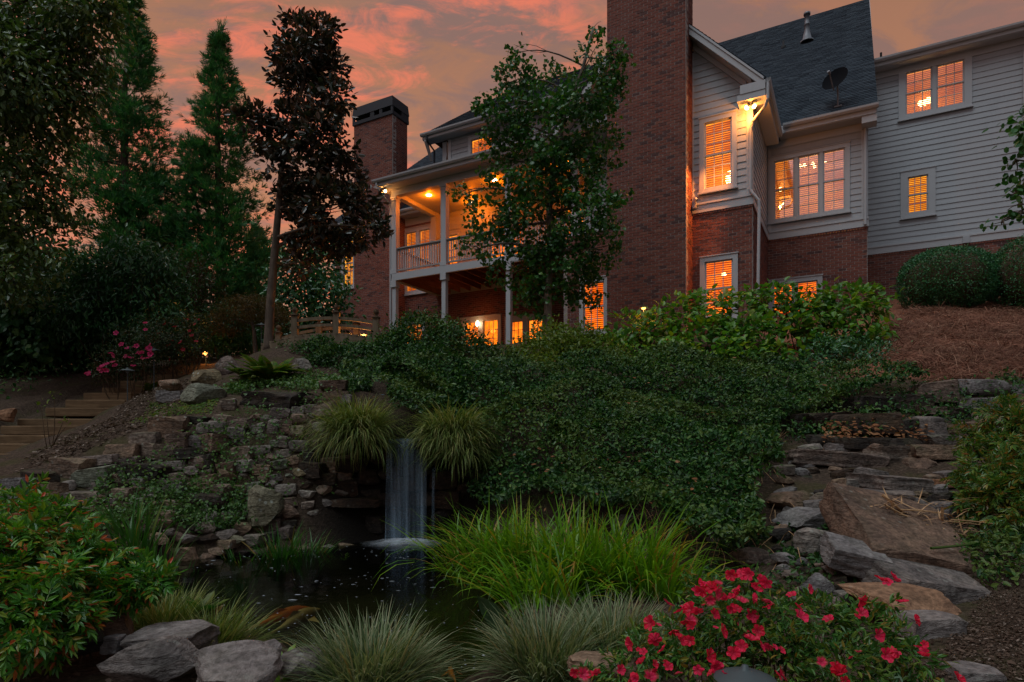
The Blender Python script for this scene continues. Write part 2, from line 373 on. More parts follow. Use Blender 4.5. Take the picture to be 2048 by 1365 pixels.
CP += [(-1.5, 21, 4.3), (-6, 24, 4.4), (2, 18, 4.2), (5, 18, 4.3), (9, 21, 5.7), (14, 19, 5.9), (-12, 20, 3.7), (-18, 18, 3.2), (-10, 28, 4.3), (-25, 30, 4), (0, 30, 4.5), (12, 30, 6), (30, 30, 6), (-30, 10, 1.5),
       (0, 0, 0.0), (2, 0, 0.05), (-2, 0, 0.05), (0, 2, 0.05), (1.2, 2.5, 0.12), (-1.5, 2.6, 0.15), (2.5, 2.6, 0.15), (-2.5, 3.2, 0.25), (-3.2, 4.0, 0.25), (-4, 3, 0.3), (0.5, 3.4, 0.06), (1.3, 4.2, 0.10), (0.6, 5.2, 0.05), (1.4, 5.4, 0.12), (0.9, 6.2, 0.18), (-4.3, 5.2, 0.25), (-5, 5.5, 0.45), (5, 2, 0.2), (8, 3, 0.5), (-8, 2, 0.5),
       (-60, 60, 5), (60, 60, 7), (0, 80, 5), (-60, -40, 0), (60, -40, 1), (0, -60, -1), (200, 0, 2), (-200, 0, 2), (0, 300, 6), (-300, 300, 6), (300, 300, 6), (0, -300, 0), (300, -300, 0), (-300, -300, 0)]
CP = np.array(CP)
for a, b, n in (((-1.85, 8.0), (-0.9, 8.05), 1),):   # the bare rock face stands straight behind the fall
    CP = np.vstack([CP, [(-1.8, 8.12, 0.0), (-1.35, 8.14, 0.0), (-0.9, 8.12, 0.0)]])
_d = np.linalg.norm(CP[:, None, :2] - CP[None, :, :2], axis=2)
_n = len(CP); _A = np.zeros((_n + 1, _n + 1)); _A[:_n, :_n] = _d - np.eye(_n) * 0.05; _A[:_n, _n] = 1; _A[_n, :_n] = 1
_w = np.linalg.solve(_A, np.append(CP[:, 2], 0))
def vnoise(x, y, s, seed=0):
    """smooth value noise on numpy arrays, -1..1"""
    x = np.asarray(x, float) / s + seed * 17.13; y = np.asarray(y, float) / s + seed * 5.71
    xi = np.floor(x); yi = np.floor(y); fx = x - xi; fy = y - yi; fx = fx * fx * (3 - 2 * fx); fy = fy * fy * (3 - 2 * fy)
    def h(a, b):
        v = np.sin(a * 127.1 + b * 311.7 + seed * 74.7) * 43758.5453; return (v - np.floor(v)) * 2 - 1
    return (h(xi, yi) * (1 - fx) + h(xi + 1, yi) * fx) * (1 - fy) + (h(xi, yi + 1) * (1 - fx) + h(xi + 1, yi + 1) * fx) * fy
def inpoly(x, y, P):
    x = np.asarray(x, float); y = np.asarray(y, float); r = np.zeros(x.shape, bool); n = len(P)
    for i in range(n):
        x1, y1 = P[i]; x2, y2 = P[(i + 1) % n]
        if y1 == y2: continue
        c = ((y1 > y) != (y2 > y)) & (x < (x2 - x1) * (y - y1) / (y2 - y1) + x1); r ^= c
    return r
def polydist(x, y, P):
    x = np.asarray(x, float); y = np.asarray(y, float); best = np.full(x.shape, 1e9); n = len(P)
    for i in range(n):
        a = np.array(P[i], float); b = np.array(P[(i + 1) % n], float); ab = b - a
        t = np.clip(((x - a[0]) * ab[0] + (y - a[1]) * ab[1]) / (ab @ ab), 0, 1)
        best = np.minimum(best, np.hypot(x - a[0] - t * ab[0], y - a[1] - t * ab[1]))
    return best
def HT0(x, y):
    x = np.asarray(x, float); y = np.asarray(y, float); sh = x.shape; xf = x.ravel(); yf = y.ravel(); out = np.empty(len(xf))
    for i in range(0, len(xf), 20000):
        d = np.hypot(xf[i:i + 20000, None] - CP[None, :, 0], yf[i:i + 20000, None] - CP[None, :, 1]); out[i:i + 20000] = d @ _w[:-1] + _w[-1]
    return out.reshape(sh)
_gx = np.arange(-16, 16.01, 0.08); _gy = np.arange(-1, 26.01, 0.08)
_GX, _GY = np.meshgrid(_gx, _gy, indexing='ij')
def _full(x, y):
    z = HT0(x, y)
    fade = np.clip((np.hypot(x, y) - 1.5) / 3, 0, 1) * np.clip((60 - np.hypot(x, y)) / 40, 0, 1)
    z = z + fade * (0.07 * vnoise(x, y, 0.8, 1) + 0.035 * vnoise(x, y, 0.33, 2))
    d = polydist(x, y, POND); ins = inpoly(x, y, POND)
    st = (x > -9.4) & (x < -7.0) & (y > 9.6) & (y < 14.4) & (x < -8.2 + (y - 9.8) * 0.36)
    z = np.where(st, z - 0.14, z)
    z = np.where(ins, np.minimum(-0.05 - np.minimum(d * 1.1, 0.5), z), np.maximum(z, 0.03 + 0.0 * z))
    return z
_GZ = _full(_GX, _GY)
def HT(x, y):
    """ground height (bilinear on the fine grid, direct outside)"""
    x = np.atleast_1d(np.asarray(x, float)); y = np.atleast_1d(np.asarray(y, float))
    fx = (x + 16) / 0.08; fy = (y + 1) / 0.08
    ok = (fx >= 0) & (fx < len(_gx) - 1.001) & (fy >= 0) & (fy < len(_gy) - 1.001)
    ix = np.clip(fx.astype(int), 0, len(_gx) - 2); iy = np.clip(fy.astype(int), 0, len(_gy) - 2); tx = fx - ix; ty = fy - iy
    z = (_GZ[ix, iy] * (1 - tx) + _GZ[ix + 1, iy] * tx) * (1 - ty) + (_GZ[ix, iy + 1] * (1 - tx) + _GZ[ix + 1, iy + 1] * tx) * ty
    if not ok.all(): z = np.where(ok, z, 0); z[~ok] = _full(x[~ok], y[~ok])
    return z
def hit(px, py, y0=1.6, y1=26.0):
    """where the sight line through a photo pixel meets the ground"""
    Y = np.linspace(y0, y1, 900); X = (px - 1024) / FPX * Y; Z = CZ + (HOR - py) / FPX * Y
    b = np.nonzero(Z < HT(X, Y))[0]; i = b[0] if len(b) else 899
    return np.array([X[i], Y[i], Z[i]])
def gz(x, y): return float(HT(x, y)[0])

def groundmat():
    m, nt, b = newmat('ground'); p = pos(nt)
    gsep = nt.node('ShaderNodeSeparateXYZ'); nt.l.new(p, gsep.inputs[0])
    n = nt.noise(p, 2.2, 6); n2 = nt.noise(p, 28, 5, 0.7); n3 = nt.noise(p, 0.7, 4)
    c = nt.ramp(n2, [(0.3, (0.022, 0.016, 0.011)), (0.5, (0.058, 0.041, 0.029)), (0.7, (0.12, 0.086, 0.062))])
    c = nt.mix(nt.mapr(n, 0.48, 0.66, 0, 0.6), c, (0.05, 0.05, 0.018))
    sx = nt.node('ShaderNodeSeparateXYZ'); nt.l.new(p, sx.inputs[0])
    straw = nt.math('MULTIPLY', nt.mapr(nt.math('ADD', sx.outputs[0], nt.math('MULTIPLY', n3, 2.0)), 6.5, 7.6), nt.mapr(sx.outputs[1], 9.6, 10.4))
    c = nt.mix(straw, c, nt.ramp(n2, [(0.3, (0.11, 0.04, 0.024)), (0.55, (0.23, 0.095, 0.056)), (0.75, (0.33, 0.15, 0.09))]))
    c = nt.mix(nt.mapr(nt.math('SUBTRACT', 0.0, gsep.outputs[2]), 0.0, 0.08), c, (0.045, 0.045, 0.022))
    wet = nt.mapr(nt.vmath('LENGTH', nt.vmath('SUBTRACT', p, (-1.3, 8.2, 0.5))), 1.7, 0.9)  # wet soil, with the shade behind the fall also painted into its colour
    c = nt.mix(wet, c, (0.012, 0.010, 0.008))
    far = nt.mapr(sx.outputs[1], 15, 24)
    c = nt.mix(nt.math('MULTIPLY', far, nt.math('SUBTRACT', 1.0, straw)), c, (0.035, 0.05, 0.018))
    setb(nt, b, c, 0.95, 0.1, nt.bump(n2, 0.8, 0.04)); return m
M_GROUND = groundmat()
def axis(fine0, fine1, step, ends):
    a = list(np.arange(fine0, fine1 + 1e-6, step)); s = step; v = a[-1]
    while v < ends[1]: s *= 1.35; v += s; a.append(v)
    s = step; v = a[0]
    while v > ends[0]: s *= 1.35; v -= s; a.insert(0, v)
    return np.array(a)
ax = axis(-11, 11, 0.11, (-1400, 1400)); ay = axis(1.4, 19, 0.11, (-1400, 1400))
GX, GY = np.meshgrid(ax, ay, indexing='ij')
GZ = HT(GX.ravel(), GY.ravel()).reshape(GX.shape)
nx, ny = GX.shape
idx = np.arange(nx * ny).reshape(nx, ny)
Q = np.stack([idx[:-1, :-1], idx[1:, :-1], idx[1:, 1:], idx[:-1, 1:]], -1).reshape(-1, 4)
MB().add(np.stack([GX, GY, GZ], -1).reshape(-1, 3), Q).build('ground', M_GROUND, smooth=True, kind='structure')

# pond water
def watermat():
    m, nt, b = newmat('pond_water'); nt.n.remove(b); p = pos(nt)
    sp = nt.vmath('SUBTRACT', p, (-1.36, 7.9, 0)); dist = nt.vmath('LENGTH', sp)
    w = nt.math('ADD', nt.math('MULTIPLY', nt.noise(p, 5.5, 3), 0.7), nt.math('MULTIPLY', nt.math('SINE', nt.math('MULTIPLY', dist, 20.0)), 0.06))
    nrm = nt.bump(w, 0.10, 0.05)
    tr = nt.node('ShaderNodeBsdfTransparent'); tr.inputs[0].default_value = (0.50, 0.52, 0.38, 1)
    gl = nt.node('ShaderNodeBsdfGlossy'); gl.inputs['Roughness'].default_value = 0.07; gl.inputs['Color'].default_value = (0.72, 0.78, 0.85, 1); nt.l.new(nrm, gl.inputs['Normal'])
    fz = nt.node('ShaderNodeFresnel'); fz.inputs[0].default_value = 1.33; nt.l.new(nrm, fz.inputs['Normal'])
    mx = nt.node('ShaderNodeMixShader'); nt.l.new(fz.outputs[0], mx.inputs[0]); nt.l.new(tr.outputs[0], mx.inputs[1]); nt.l.new(gl.outputs[0], mx.inputs[2])
    nt.l.new(mx.outputs[0], nt.n['Material Output'].inputs[0]); return m
M_WATER = watermat()
c0 = POND.mean(0)
wp = c0 + (POND - c0) * 1.05
wv = [(c0[0], c0[1], 0.0)] + [(x, y, 0.0) for x, y in wp]
MB().add(wv, None, [(0, (i + 1) % len(wp) + 1, i + 1) for i in range(len(wp))]).build('pond_water', M_WATER, kind='structure')
# ------------------------------------------------------------------ the house
HU = np.array([0.8768, -0.4809]); HN = np.array([0.4809, 0.8768])     # along the facade, into the house
HTH = math.atan2(HU[1], HU[0])
def fa(px, py, d):
    """facade coordinates (u, z) of the photo pixel on the facade plane at distance d"""
    r = (px - 1024) / FPX; t = d / (r * HN[0] + HN[1])
    return t * (r * HU[0] + HU[1]), CZ + t * (HOR - py) / FPX
def hw(u, d, z): return (u * HU[0] + d * HN[0], u * HU[1] + d * HN[1], z)
HO = (-5.0, 21.0, 4.3)
house = thing('brick_house', 'large red brick and white clapboard house with lit amber windows behind the garden', 'house', hw(*HO), HTH)
class HB(MB):
    """mesh builder in facade coordinates (u, d, z)"""
    def build(s, name, mat, parent=None, smooth=False, **kw):
        o = link(name, HB_off(s).mesh(name, mat, smooth), parent or house, **kw); return o
def HB_off(s):
    s.V = [v - np.array(HO) for v in s.V]; return s

Z1 = 7.54                       # main floor: brick below, clapboard above
def cells(u0, u1, z0, z1, holes):
    us = sorted({u0, u1, *[min(max(h[0], u0), u1) for h in holes], *[min(max(h[1], u0), u1) for h in holes]})
    zs = sorted({z0, z1, *[min(max(h[2], z0), z1) for h in holes], *[min(max(h[3], z0), z1) for h in holes]})
    for a, b in zip(us, us[1:]):
        for c, e in zip(zs, zs[1:]):
            m, n = (a + b) / 2, (c + e) / 2
            if b - a > 1e-4 and e - c > 1e-4 and not any(h[0] < m < h[1] and h[2] < n < h[3] for h in holes): yield a, b, c, e
def free_spans(u0, u1, za, zb, holes):
    sp = [(u0, u1)]
    for h in holes:
        if h[2] < zb - 0.01 and h[3] > za + 0.01:
            sp = [q for a, b in sp for q in ((a, min(b, h[0])), (max(a, h[1]), b)) if q[1] - q[0] > 0.02]
    return sp

def oriented(P, axis, off):
    """map (along, out, z) to facade coordinates: axis 'u' = faces the garden, 'd' = a side wall facing +u"""
    P = np.asarray(P, float)
    if axis == 'u': return np.stack([P[:, 0], off + P[:, 1], P[:, 2]], 1)
    return np.stack([off - P[:, 1], P[:, 0], P[:, 2]], 1)

BL, BHh, JN = 0.2135, 0.0777, 0.0135
brick_mesh_cache = {}
def brick_wall(axis, off, a0, a1, z0, z1, holes=(), part=None, singles=0, zpref=None, thick=0.25, soldier=True):
    """running-bond brickwork in front of a mortar sheet; 'singles' bricks become objects of their own"""
    part = part or 'brick_wall'
    b = HB()
    for c in cells(a0, a1, z0, z1, holes):
        P = [(c[0], 0.006, c[2]), (c[1], 0.006, c[2]), (c[1], 0.006, c[3]), (c[0], 0.006, c[3]), (c[0], thick, c[2]), (c[1], thick, c[2]), (c[1], thick, c[3]), (c[0], thick, c[3])]
        b.add(oriented(P, axis, off), MB.BQ)
    wall = b.build(part, M_MORTAR)
    rec = []
    k = 0; z = z0
    while z < z1 - 0.02:
        zt = min(z + BHh, z1)
        for s0, s1 in free_spans(a0, a1, z, zt, holes):
            x = a0 - (BL / 2 if k % 2 else 0)
            while x < s1:
                p, q = max(x, s0), min(x + BL, s1)
                if q - p > 0.03: rec.append((p, q - JN, z, zt - JN))
                x += BL
        z += BHh; k += 1
    rec = np.array(rec)
    full = np.nonzero(rec[:, 1] - rec[:, 0] > BL - JN - 0.004)[0]
    pick = np.array([], int)
    if singles:
        cz = rec[full, 2]
        pick = full[np.argsort(np.abs(cz - zpref))[:singles]]
    rest = np.setdiff1d(np.arange(len(rec)), pick)
    r = rec[rest]; n = len(r); j = RNG.uniform(-0.003, 0.003, n)
    F = np.stack([r[:, 0], j, r[:, 2]], 1)
    V = np.empty((n, 8, 3))
    for i, (sa, so, sz) in enumerate([(0, 0, 0), (1, 0, 0), (1, 0, 1), (0, 0, 1), (0, 1, 0), (1, 1, 0), (1, 1, 1), (0, 1, 1)]):
        V[:, i, 0] = r[:, 1] if sa else r[:, 0]; V[:, i, 1] = 0.06 if so else j; V[:, i, 2] = r[:, 3] if sz else r[:, 2]
    Q = np.array([[0, 1, 2, 3], [0, 4, 5, 1], [1, 5, 6, 2], [2, 6, 7, 3], [3, 7, 4, 0]])
    if n:
        HB().add(oriented(V.reshape(-1, 3), axis, off), (Q[None] + np.arange(n)[:, None, None] * 8).reshape(-1, 4)).build('brickwork', M_BRICK, wall, kind='stuff')
    for i in pick:
        p, q, zz, zt = rec[i]; key = (axis,)
        if key not in brick_mesh_cache:
            L, H = BL - JN, BHh - JN
            bb = MB(); P = np.array([(0, 0, 0), (L, 0, 0), (L, 0, H), (0, 0, H), (0, .06, 0), (L, .06, 0), (L, .06, H), (0, .06, H)])
            bb.add(P if axis == 'u' else np.stack([-P[:, 1], P[:, 0], P[:, 2]], 1), Q); brick_mesh_cache[key] = bb.mesh('brick', M_BRICK)
        jj = RNG.uniform(-0.003, 0.003)
        l = oriented([(p, jj, zz)], axis, off)[0] - np.array(HO)
        link('brick', brick_mesh_cache[key], wall, l)
    if soldier:   # projecting rowlock course along the top
        m = HB(); x = a0
        rows = []
        for s0, s1 in free_spans(a0, a1, z1 - 0.01, z1, holes):
            x = s0
            while x < s1 - 0.03:
                P = [(x, -0.02, z1), (min(x + 0.066, s1), -0.02, z1), (min(x + 0.066, s1), -0.02, z1 + 0.055), (x, -0.02, z1 + 0.055), (x, 0.1, z1), (min(x + 0.066, s1), 0.1, z1), (min(x + 0.066, s1), 0.1, z1 + 0.055), (x, 0.1, z1 + 0.055)]
                m.add(oriented(P, axis, off), MB.BQ); x += 0.076
        if m.V: m.build('rowlock_course', M_BRICK, wall, kind='stuff')
    return wall

EXPO = 0.182
def siding(axis, off, a0, a1, z0, z1, holes=(), top=None, exposure=EXPO):
    """clapboards, each a board of its own; top(z) may narrow a board under a sloping roof"""
    b = HB()
    if top is None:
        for c in cells(a0, a1, z0, z1, holes):
            P = [(c[0], 0.03, c[2]), (c[1], 0.03, c[2]), (c[1], 0.03, c[3]), (c[0], 0.03, c[3]), (c[0], 0.2, c[2]), (c[1], 0.2, c[2]), (c[1], 0.2, c[3]), (c[0], 0.2, c[3])]
            b.add(oriented(P, axis, off), MB.BQ)
    else:
        z = z0
        while z < z1 - 1e-3:
            zt = min(z + exposure, z1); lo, hi = top(zt)
            for c in cells(max(a0, lo), min(a1, hi), z, zt, holes):
                P = [(c[0], 0.03, c[2]), (c[1], 0.03, c[2]), (c[1], 0.03, c[3]), (c[0], 0.03, c[3]), (c[0], 0.2, c[2]), (c[1], 0.2, c[2]), (c[1], 0.2, c[3]), (c[0], 0.2, c[3])]
                b.add(oriented(P, axis, off), MB.BQ)
            z += exposure
    wall = b.build('siding_wall', M_WHITE)
    z = z0
    while z < z1 - 0.02:
        zt = min(z + exposure, z1); l, h = (a0, a1)
        l2, h2 = (a0, a1)
        if top is not None:
            l, h = top(z); l2, h2 = top(zt); l, h, l2, h2 = max(l, a0), min(h, a1), max(l2, a0), min(h2, a1)
        for s0, s1 in free_spans(l, h, z, zt, holes):
            t0, t1 = (l2 if s0 == l else s0), (h2 if s1 == h else s1)
            if t1 - t0 < 0.03: continue
            w = RNG.uniform(-0.0015, 0.0015)
            P = [(s0, -0.003 + w, z), (s1, -0.003 + w, z), (t1, 0.015, zt + 0.012), (t0, 0.015, zt + 0.012), (s0, 0.03, z), (s1, 0.03, z), (t1, 0.028, zt + 0.012), (t0, 0.028, zt + 0.012)]
            HB().add(oriented(P, axis, off), MB.BQ).build('siding_board', M_WHITE, wall)
        z += exposure
    return wall

def window(axis, off, a0, a1, z0, z1, units=1, cols=3, rows=2, casing=0.10, room=M_ROOM_A, glass=None, blind=1.0, single=False, sill=True, mull=0.07, lamps=()):
    """double-hung window: casing, sill, sashes with glazing bars, separate panes, blind and lit room. Outer size is given."""
    glass = glass or M_GLASS
    def bx(mb, p0, p1, y0, y1, q0, q1):
        P = [(p0, y0, q0), (p1, y0, q0), (p1, y0, q1), (p0, y0, q1), (p0, y1, q0), (p1, y1, q0), (p1, y1, q1), (p0, y1, q1)]
        mb.add(oriented(P, axis, off), MB.BQ)
    f = HB()
    bx(f, a0, a0 + casing, -0.035, 0.10, z0, z1); bx(f, a1 - casing, a1, -0.035, 0.10, z0, z1)
    bx(f, a0 + casing, a1 - casing, -0.035, 0.10, z1 - casing, z1); bx(f, a0 + casing, a1 - casing, -0.033, 0.10, z0, z0 + casing * 0.75)
    bx(f, a0 - 0.02, a1 + 0.02, -0.055, -0.004, z1 + 0.002, z1 + 0.03)
    W = f.build('window', M_TRIM)
    if sill:
        s_ = HB(); bx(s_, a0 - 0.03, a1 + 0.03, -0.075, -0.004, z0 - 0.04, z0 + 0.004); s_.build('sill', M_TRIM, W)
    ia0, ia1, iz0, iz1 = a0 + casing, a1 - casing, z0 + casing * 0.75, z1 - casing
    uw = (ia1 - ia0 - mull * (units - 1)) / units
    for k in range(units):
        p = ia0 + k * (uw + mull)
        if k: 
            m = HB(); bx(m, p - mull, p, -0.02, 0.09, iz0, iz1); m.build('mullion', M_TRIM, W)
        mid = (iz0 + iz1) / 2
        halves = [(iz0, iz1)] if single else [(iz0, mid + 0.015), (mid - 0.015, iz1)]
        for hi, (q0, q1) in enumerate(halves):
            y = 0.03 if hi == 0 else 0.012
            s = HB(); st = 0.04
            bx(s, p, p + st, y, y + 0.035, q0, q1); bx(s, p + uw - st, p + uw, y, y + 0.035, q0, q1)
            bx(s, p + st, p + uw - st, y, y + 0.035, q0, q0 + st); bx(s, p + st, p + uw - st, y, y + 0.035, q1 - st, q1)
            g0, g1, h0, h1 = p + st, p + uw - st, q0 + st, q1 - st
            for c in range(1, cols):
                x = g0 + (g1 - g0) * c / cols; bx(s, x - 0.010, x + 0.010, y + 0.004, y + 0.028, h0, h1)
            for r_ in range(1, rows):
                zz = h0 + (h1 - h0) * r_ / rows
                for c in range(cols):
                    xa = g0 + (g1 - g0) * c / cols + 0.010; xb = g0 + (g1 - g0) * (c + 1) / cols - 0.010
                    bx(s, xa, xb, y + 0.004, y + 0.028, zz - 0.010, zz + 0.010)
            s.build('sash', M_TRIM, W)
            for c in range(cols):
                for r_ in range(rows):
                    xa = g0 + (g1 - g0) * c / cols; xb = g0 + (g1 - g0) * (c + 1) / cols; za = h0 + (h1 - h0) * r_ / rows; zb = h0 + (h1 - h0) * (r_ + 1) / rows
                    pm = HB(); P = [(xa, y + 0.017, za), (xb, y + 0.017, za), (xb, y + 0.017, zb), (xa, y + 0.017, zb)]
                    pm.add(oriented(P, axis, off), [(0, 1, 2, 3)]); pm.build('pane', glass, W)
        if blind > 0:
            bl = HB(); zz = iz1 - 0.03; stop = iz1 - (iz1 - iz0) * blind
            while zz > stop:
                P = [(p + 0.02, 0.115, zz - 0.004), (p + uw - 0.02, 0.115, zz - 0.004), (p + uw - 0.02, 0.145, zz - 0.036), (p + 0.02, 0.145, zz - 0.036)]
                bl.add(oriented(P, axis, off), [(0, 1, 2, 3)]); zz -= 0.060
            bl.build('blind', M_SLAT, W, kind='stuff')
    r = HB(); e = 0.10
    A0, A1, B0, B1, D0, D1 = a0 - e, a1 + e, z0 - e, z1 + e, 0.102, 0.75
    P = [(A0, D0, B0), (A1, D0, B0), (A1, D0, B1), (A0, D0, B1), (A0, D1, B0), (A1, D1, B0), (A1, D1, B1), (A0, D1, B1)]
    r.add(oriented(P, axis, off), [(4, 5, 6, 7), (0, 1, 5, 4), (1, 2, 6, 5), (2, 3, 7, 6), (3, 0, 4, 7)])
    r.build('room', room, W)
    for (la, lz, lr, flat) in lamps:
        m = HB(); c = oriented([(la, 0.45, lz)], axis, off)[0]
        prof = [(0.001, -lr * flat)] + [(lr * math.sin(t), -lr * flat * math.cos(t)) for t in np.linspace(0.4, 2.74, 6)] + [(0.001, lr * flat)]
        m.lathe(prof, c, 10); m.build('bulb', M_BULB, W, smooth=True)
    return W

def fwin(px0, py0, px1, py1, d, **kw):
    """window whose outer casing corners (top-left, bottom-right) are photo pixels on the plane d"""
    u0, zt = fa(px0, py0, d); u1, zb = fa(px1, py1, d)
    return u0, u1, zb, zt

DG, DR, DWG, DP, DB = 17.4, 20.86, 24.2, 18.2, 21.0
UGL, UGR = -7.6, fa(1505, 400, DG)[0]
URR = fa(1735, 455, DR)[0]
RS = 1.03                                      # pitch of the gables
EZ = 10.85                                     # eaves of the main roof

# --- window sizes (outer casing)
gw_up = fwin(1399, 239, 1474, 384, DG); gw_lo = (fa(1400, 517, DG)[0], fa(1476, 507, DG)[0], 4.55, fa(1400, 517, DG)[1])
gl_lo = (fa(1159, 560, DG)[0], fa(1217, 556, DG)[0], 4.45, fa(1217, 553, DG)[1])
rw_up = fwin(1539, 318, 1700, 431, DR); rw_lo = (fa(1537, 565, DR)[0], fa(1645, 553, DR)[0], 4.7, fa(1600, 556, DR)[1])
ww_up = fwin(1798, 143, 1944, 241, DWG); ww_up = (fa(1797, 240, DWG)[0], fa(1944, 200, DWG)[0], fa(1797, 243, DWG)[1], fa(1797, 138, DWG)[1])
ww_lo = (fa(1801, 345, DWG)[0], fa(1871, 340, DWG)[0], fa(1802, 439, DWG)[1], fa(1802, 346, DWG)[1])
gw_up = (gw_up[0], gw_up[1], fa(1400, 388, DG)[1], fa(1400, 240, DG)[1])
rw_up = (rw_up[0], rw_up[1], fa(1540, 448, DR)[1], fa(1540, 317, DR)[1])

# --- chimney, gable bay, recessed bay, right wing
UC0, UC1 = fa(1214, 300, 16.63)[0], fa(1372, 300, 16.63)[0]
def wall_hole(h, g=0.015): return (h[0] + g, h[1] - g, h[2] + g, h[3] - g)
brick_wall('u', 16.63, UC0, UC1, 3.6, 15.2, (), 'chimney', 150, 9.2, soldier=False)
brick_wall('d', UC1, 16.702, 17.44, 3.6, 15.2, (), 'chimney_side', 0, soldier=False)
zr = lambda u: 12.55 - RS * abs(u + 4.94) + RS * 1.11      # top of the rake
brick_wall('u', DG, UC1 + 0.0, UGR, 3.6, Z1 - 0.06, [wall_hole(gw_lo)], 'brick_wall', 60, 7.0)
brick_wall('u', DG, UGL, UC0, 3.6, Z1 - 0.06, [wall_hole(gl_lo)], 'brick_wall', 0)
brick_wall('d', UGR, DG + 0.072, DR, 3.6, Z1 - 0.06, (), 'brick_wall', 0)
brick_wall('u', DR, UGR - 0.06, URR, 3.6, Z1 - 0.06, [wall_hole(rw_lo)], 'brick_wall', 90, 6.9)
brick_wall('d', URR, DR + 0.072, DWG, 3.6, Z1 - 0.06, (), 'brick_wall', 0)
brick_wall('u', DWG, URR + 0.072, 9.0, 4.6, Z1 - 0.06, (), 'brick_wall', 0)

SB = Z1 + 0.27                                  # siding starts above the skirt board
def tb(name, u0, u1, d0, d1, z0, z1, mat=M_TRIM): return HB().box(u0, u1, d0, d1, z0, z1).build(name, mat)
soff = 0.30
for (a, b, q) in ((UC1 + 0.03, UGR - 0.15, SB), (UGL - 0.2, UC0 - 0.03, 10.74)):
    siding('u', DG, a, b, q, 12.4, [wall_hole(gw_up, 0.03)], top=lambda z: (-4.94 - (zr(-4.94) - soff - z) / RS, -4.94 + (zr(-4.94) - soff - z) / RS))
siding('d', UGR, DG + 0.14, DR, SB, EZ - 0.22)
siding('u', DR, UGR - 0.06, URR - 0.16, SB, EZ - 0.22, [wall_hole(rw_up, 0.03)])
siding('u', DWG, URR - 0.1, 8.9, SB, 13.5, [wall_hole(ww_up, 0.03), wall_hole(ww_lo, 0.03)])
siding('d', URR, DR + 0.14, DWG, SB, EZ - 0.2, exposure=0.5)
tb('corner_board', UGR - 0.15, UGR + 0.012, DG - 0.022, DG + 0.14, SB, EZ - 0.15)
tb('corner_board', UC1 + 0.002, UC1 + 0.035, DG - 0.018, DG + 0.03, SB, 12.0)
tb('corner_board', UGR + 0.012, UGR + 0.10, DR - 0.02, DR + 0.03, SB, EZ - 0.2)
tb('corner_board', URR - 0.16, URR + 0.012, DR - 0.022, DR + 0.14, SB, EZ - 0.2)
def skirt(axis, off, a0, a1):
    b = HB()
    for (y, za, zb) in ((-0.028, Z1, Z1 + 0.215), (-0.05, Z1 + 0.215, Z1 + 0.265)):
        P = [(a0, y, za), (a1, y, za), (a1, y, zb), (a0, y, zb), (a0, 0.1, za), (a1, 0.1, za), (a1, 0.1, zb), (a0, 0.1, zb)]
        b.add(oriented(P, axis, off), MB.BQ)
    b.build('skirt_board', M_TRIM)
skirt('u', DG, UC1 + 0.004, UGR + 0.028); skirt('d', UGR, DG + 0.102, DR - 0.03); skirt('u', DR, UGR + 0.03, URR + 0.028); skirt('u', DWG, URR + 0.03, 8.9)
tb('foundation_vent', fa(1925, 470, DWG)[0], fa(1939, 470, DWG)[0], DWG - 0.075, DWG - 0.03, Z1 - 0.002, Z1 + 0.21, M_WHITE)

window('u', DG, *gw_up, room=M_ROOM_A, casing=0.13, rows=3, lamps=[(fa(1456, 338, DG)[0], fa(1456, 345, DG)[1], 0.14, 1.7)], glass=glassmat('window_glass_soft', 0.06))
window('u', DG, *gw_lo, room=M_ROOM_O, casing=0.13, lamps=[(fa(1442, 541, DG)[0], fa(1442, 541, DG)[1], 0.085, 0.35)])
window('u', DG, *gl_lo, room=M_ROOM_O, casing=0.13, cols=3)
bz = fa(1600, 325, DR)[1]
window('u', DR, *rw_up, units=3, cols=2, rows=3, room=M_ROOM_A, glass=M_GLASS2, casing=0.13, mull=0.10, lamps=[(fa(x, y, DR)[0], fa(x, y, DR)[1], r_, 1.0) for x, y, r_ in ((1598, 322, .06), (1607, 320, .06), (1624, 317, .06), (1628, 323, .05), (1649, 313, .035), (1558, 369, .07))])
window('u', DR, *rw_lo, units=2, cols=2, rows=2, room=M_ROOM_O, casing=0.13, mull=0.10)
window('u', DWG, *ww_up, units=2, cols=3, rows=2, room=M_ROOM_D, glass=glassmat('window_glass_sky', 0.2), casing=0.2, mull=0.12, lamps=[(fa(x, y, DWG)[0], fa(x, y, DWG)[1], r_, 1.0) for x, y, r_ in ((1845, 194, .10), (1853, 192, .10), (1860, 188, .10))])
window('u', DWG, *ww_lo, cols=3, rows=2, room=M_ROOM_Y, casing=0.2, glass=glassmat('window_glass_clear', 0.03))

